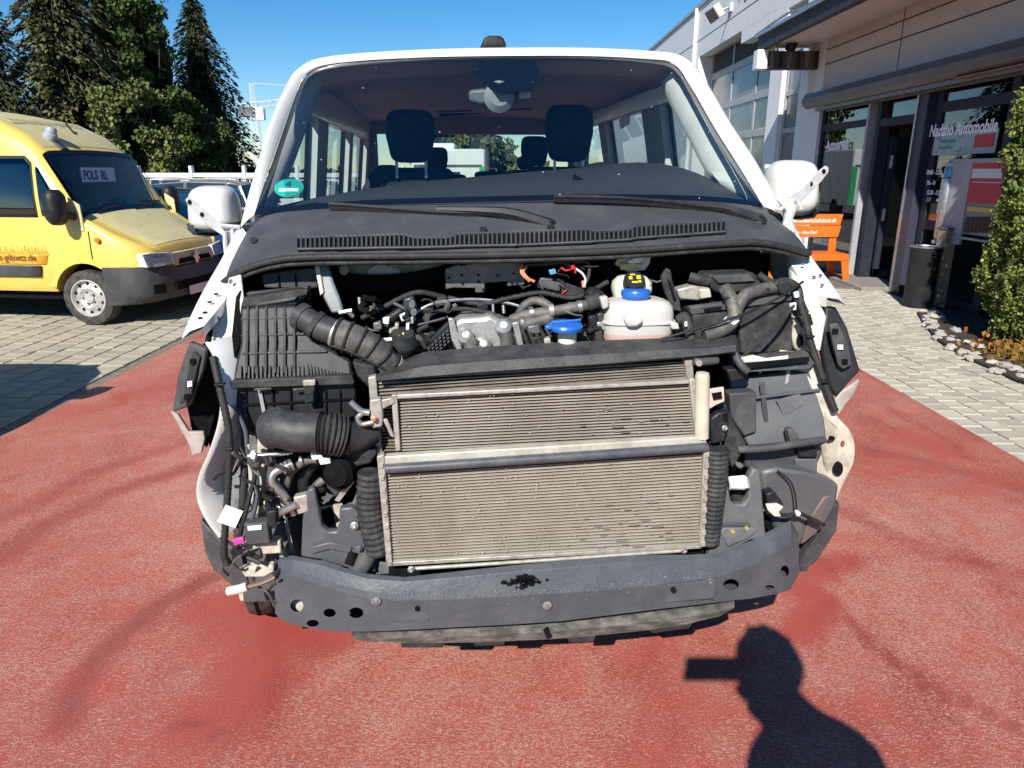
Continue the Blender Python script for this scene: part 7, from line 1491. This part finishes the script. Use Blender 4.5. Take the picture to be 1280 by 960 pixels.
tb('fuel_line', [(510, 398, .34), (540, 380, .36), (590, 374, .38), (640, 380, .38), (672, 394, .36)], .005, STEEL, None, 6); tb('fuel_line', [(516, 408, .33), (548, 400, .33), (560, 396, .33)], .005, BLACK, None, 6)
for x, y, d, w, h, m in ((528, 386, .35, 14, 9, BLACK), (546, 372, .38, 12, 10, DUSTY), (466, 404, .3, 10, 8, DKSTEEL), (596, 380, .37, 13, 8, BLACK), (660, 408, .30, 14, 9, DKSTEEL), (736, 396, .31, 10, 14, BLACK), (744, 416, .28, 9, 12, DUSTY), (664, 422, .29, 16, 9, BLACK), (680, 424, .28, 8, 8, ALU)): poly('plug_housing', [(x, y), (x + w, y - 2), (x + w + 2, y + h), (x + 1, y + h + 1)], d, .03, m, .004)
for k in range(5): tb('ignition_lead', [(650 + 8 * k, 406 + k, .32), (654 + 9 * k, 416 + 2 * k, .30), (660 + 8 * k, 430, .29)], .0055, RUBBER, None, 6)
# ---- wheels
def vwheel(x, d, s, steer=0, r=.33):
    c = L3(x, d, r); ax = (Matrix.Rotation(steer, 3, 'Z') @ RX) * s
    inv = root_matrix(van).inverted(); t = wheel(van, inv @ c, (inv.to_3x3() @ ax), r, .215, .21)
    M = frame(c, ax); bm = BM()
    for k in range(3):
        h = (-.055, 0, .055)[k]; lathe(bm, [(r - .006, h - .006), (r + .0015, h - .006), (r + .0015, h + .006), (r - .006, h + .006)], M, 40)
    mk('tread_groove', bm, VOID, t); return t
tl = G(342, 783)
xl = (tl - P0).dot(RX); dl_ = ((tl - P0).dot(AX)) / K
vwheel(xl - .02, dl_ + .17, -1, R(10)); tr = G(975, 738); vwheel(.79, dl_ + .17, 1, R(10)); vwheel(-.80, 3.3, -1); vwheel(.80, 3.3, 1)
poly('tyre_guard', [(296, 738, .3), (346, 738, .26), (352, 752, .26), (300, 752, .3)], .27, .03, CREAM, .004)
# ================================================================ PHOTOGRAPHER (behind the camera, only the shadow is in the picture)
man = thing('person', 'person standing behind the camera holding a phone up sideways', 'person', (.30, -.10, 0))
SKIN = pm('skin', (.45, .27, .19), None, rough=.5); SHIRT = pm('dark_shirt', (.03, .035, .05), None, rough=.9); TROUS = pm('trousers', (.03, .035, .05), None, rough=.9)
def skin_fig(name, verts, edges, radii, mat, parent, root=0, sub=2):
    me = bpy.data.meshes.new(name); inv = root_matrix(parent).inverted(); me.from_pydata([inv @ Vector(v) for v in verts], edges, []); me.materials.append(mat)
    o = bpy.data.objects.new(name, me); COL.objects.link(o); o.parent = parent; RM[o.name] = root_matrix(parent)
    sk = o.modifiers.new('skin', 'SKIN'); sk.use_smooth_shade = True
    for v, r in zip(me.skin_vertices[0].data, radii): v.radius = (r, r) if not isinstance(r, tuple) else r
    me.skin_vertices[0].data[root].use_root = True
    s = o.modifiers.new('sub', 'SUBSURF'); s.levels = sub; s.render_levels = sub; return o
bx_, by_ = .30, -.10
B = [(bx_, by_, .95), (bx_, by_, 1.15), (bx_, by_, 1.36), (bx_ - .03, by_ + .02, 1.50), (.235, -.065, 1.585), (.19, -.11, 1.68),
     (bx_ - .12, by_, 1.36), (bx_ - .13, by_ - .04, 1.12), (bx_ - .19, by_ + .02, 1.0), (bx_ - .18, by_ + .05, .92),
     (bx_ + .17, by_ - .01, 1.40), (bx_ + .19, by_ + .0, 1.16), (bx_ + .06, by_ + .06, 1.36), (.125, -.075, 1.60),
     (bx_ - .10, by_, .90), (bx_ - .11, by_ + .02, .50), (bx_ - .12, by_, .08), (bx_ - .13, by_ + .14, .04),
     (bx_ + .10, by_, .90), (bx_ + .11, by_ + .02, .50), (bx_ + .12, by_, .08), (bx_ + .13, by_ + .14, .04)]
E = [(0, 1), (1, 2), (2, 3), (3, 4), (4, 5), (2, 6), (6, 7), (7, 8), (8, 9), (2, 10), (10, 11), (11, 12), (12, 13), (0, 14), (14, 15), (15, 16), (16, 17), (0, 18), (18, 19), (19, 20), (20, 21)]
Rr = [.15, .155, .16, .12, .08, .085, .085, .058, .045, .032, .085, .058, .045, .032, .10, .07, .05, .045, .10, .07, .05, .045]
skin_fig('body', B, E, Rr, SHIRT, man)
hc = Vector((.172, -.13, 1.785)); bm = BM()
bmesh.ops.create_uvsphere(bm, u_segments=24, v_segments=16, radius=1)
for v in bm.verts:
    p = v.co.copy(); x, y, z = p.x * .098, p.y * .112, p.z * .135
    if p.z < 0: x *= 1 + .22 * p.z; y *= 1 + .15 * p.z
    if p.y > .9 and abs(p.x) < .3: y += .022 * max(0, 1 - abs(p.z + .15) * 3)
    v.co = hc + Vector((x, y, z))
mk('head', bm, SKIN, man, ang=80)
bm = BM()
for s in (-1, 1): bmesh.ops.create_uvsphere(bm, u_segments=10, v_segments=8, radius=.03, matrix=Matrix.Translation(hc + Vector((s * .10, -.005, -.01))) @ Matrix.Diagonal((.35, .7, 1.1, 1)))
mk('ear', bm, SKIN, man)
bm = BM(); bmesh.ops.create_uvsphere(bm, u_segments=20, v_segments=12, radius=1, matrix=Matrix.Translation(hc + Vector((0, -.012, .02))) @ Matrix.Diagonal((.106, .120, .130, 1)))
bmesh.ops.delete(bm, geom=[v for v in bm.verts if v.co.z < hc.z + .0 and v.co.y > hc.y - .04], context='VERTS')
hr2 = random.Random(2)
for v in bm.verts: v.co += (v.co - hc).normalized() * hr2.uniform(-.004, .016)
mk('hair', bm, VOID, man, solid=.006)
bm = BM()
for s in (-1, 1): bmesh.ops.create_uvsphere(bm, u_segments=8, v_segments=6, radius=.012, matrix=Matrix.Translation(hc + Vector((s * .032, .092, .01))))
mk('eye', bm, PAPER, man); bm = BM(); box(bm, hc + Vector((0, .098, -.065)), (.045, .012, .01)); mk('mouth', bm, MAGENTA, man, bevel=.004)
def hand(w, side, up):
    w = Vector(w); V_ = [w, w + Vector((side * .0, .0, .05)), w + Vector((0, .005, .08))]; E_ = [(0, 1), (1, 2)]; R_ = [.03, (.04, .018), (.038, .016)]
    for k in range(4):
        b0 = w + Vector((-.03 + k * .02, .0, .085)); ln = (.05, .058, .055, .042)[k]
        i = len(V_); V_ += [b0, b0 + Vector((-side * .012, -.012, ln * .55)), b0 + Vector((-side * .03, -.004, ln * .85))]; E_ += [(2, i), (i, i + 1), (i + 1, i + 2)]; R_ += [.0095, .009, .0075]
    i = len(V_); V_ += [w + Vector((-side * .035, -.01, .045)), w + Vector((-side * .055, -.03, .075))]; E_ += [(1, i), (i, i + 1)]; R_ += [.012, .009]
    skin_fig('hand', V_, E_, R_, SKIN, man, 0, 1)
hand(B[13], 1, 0); hand(Vector(B[9]) - UP * .14, -1, 0)
bm = BM(); box2(bm, (-.095, -.05, 1.652), (.105, -.036, 1.748)); ph = mk('phone', bm, FRIT, None, bevel=.004); tag(ph, 'dark phone held sideways by the person behind the camera', 'phone')
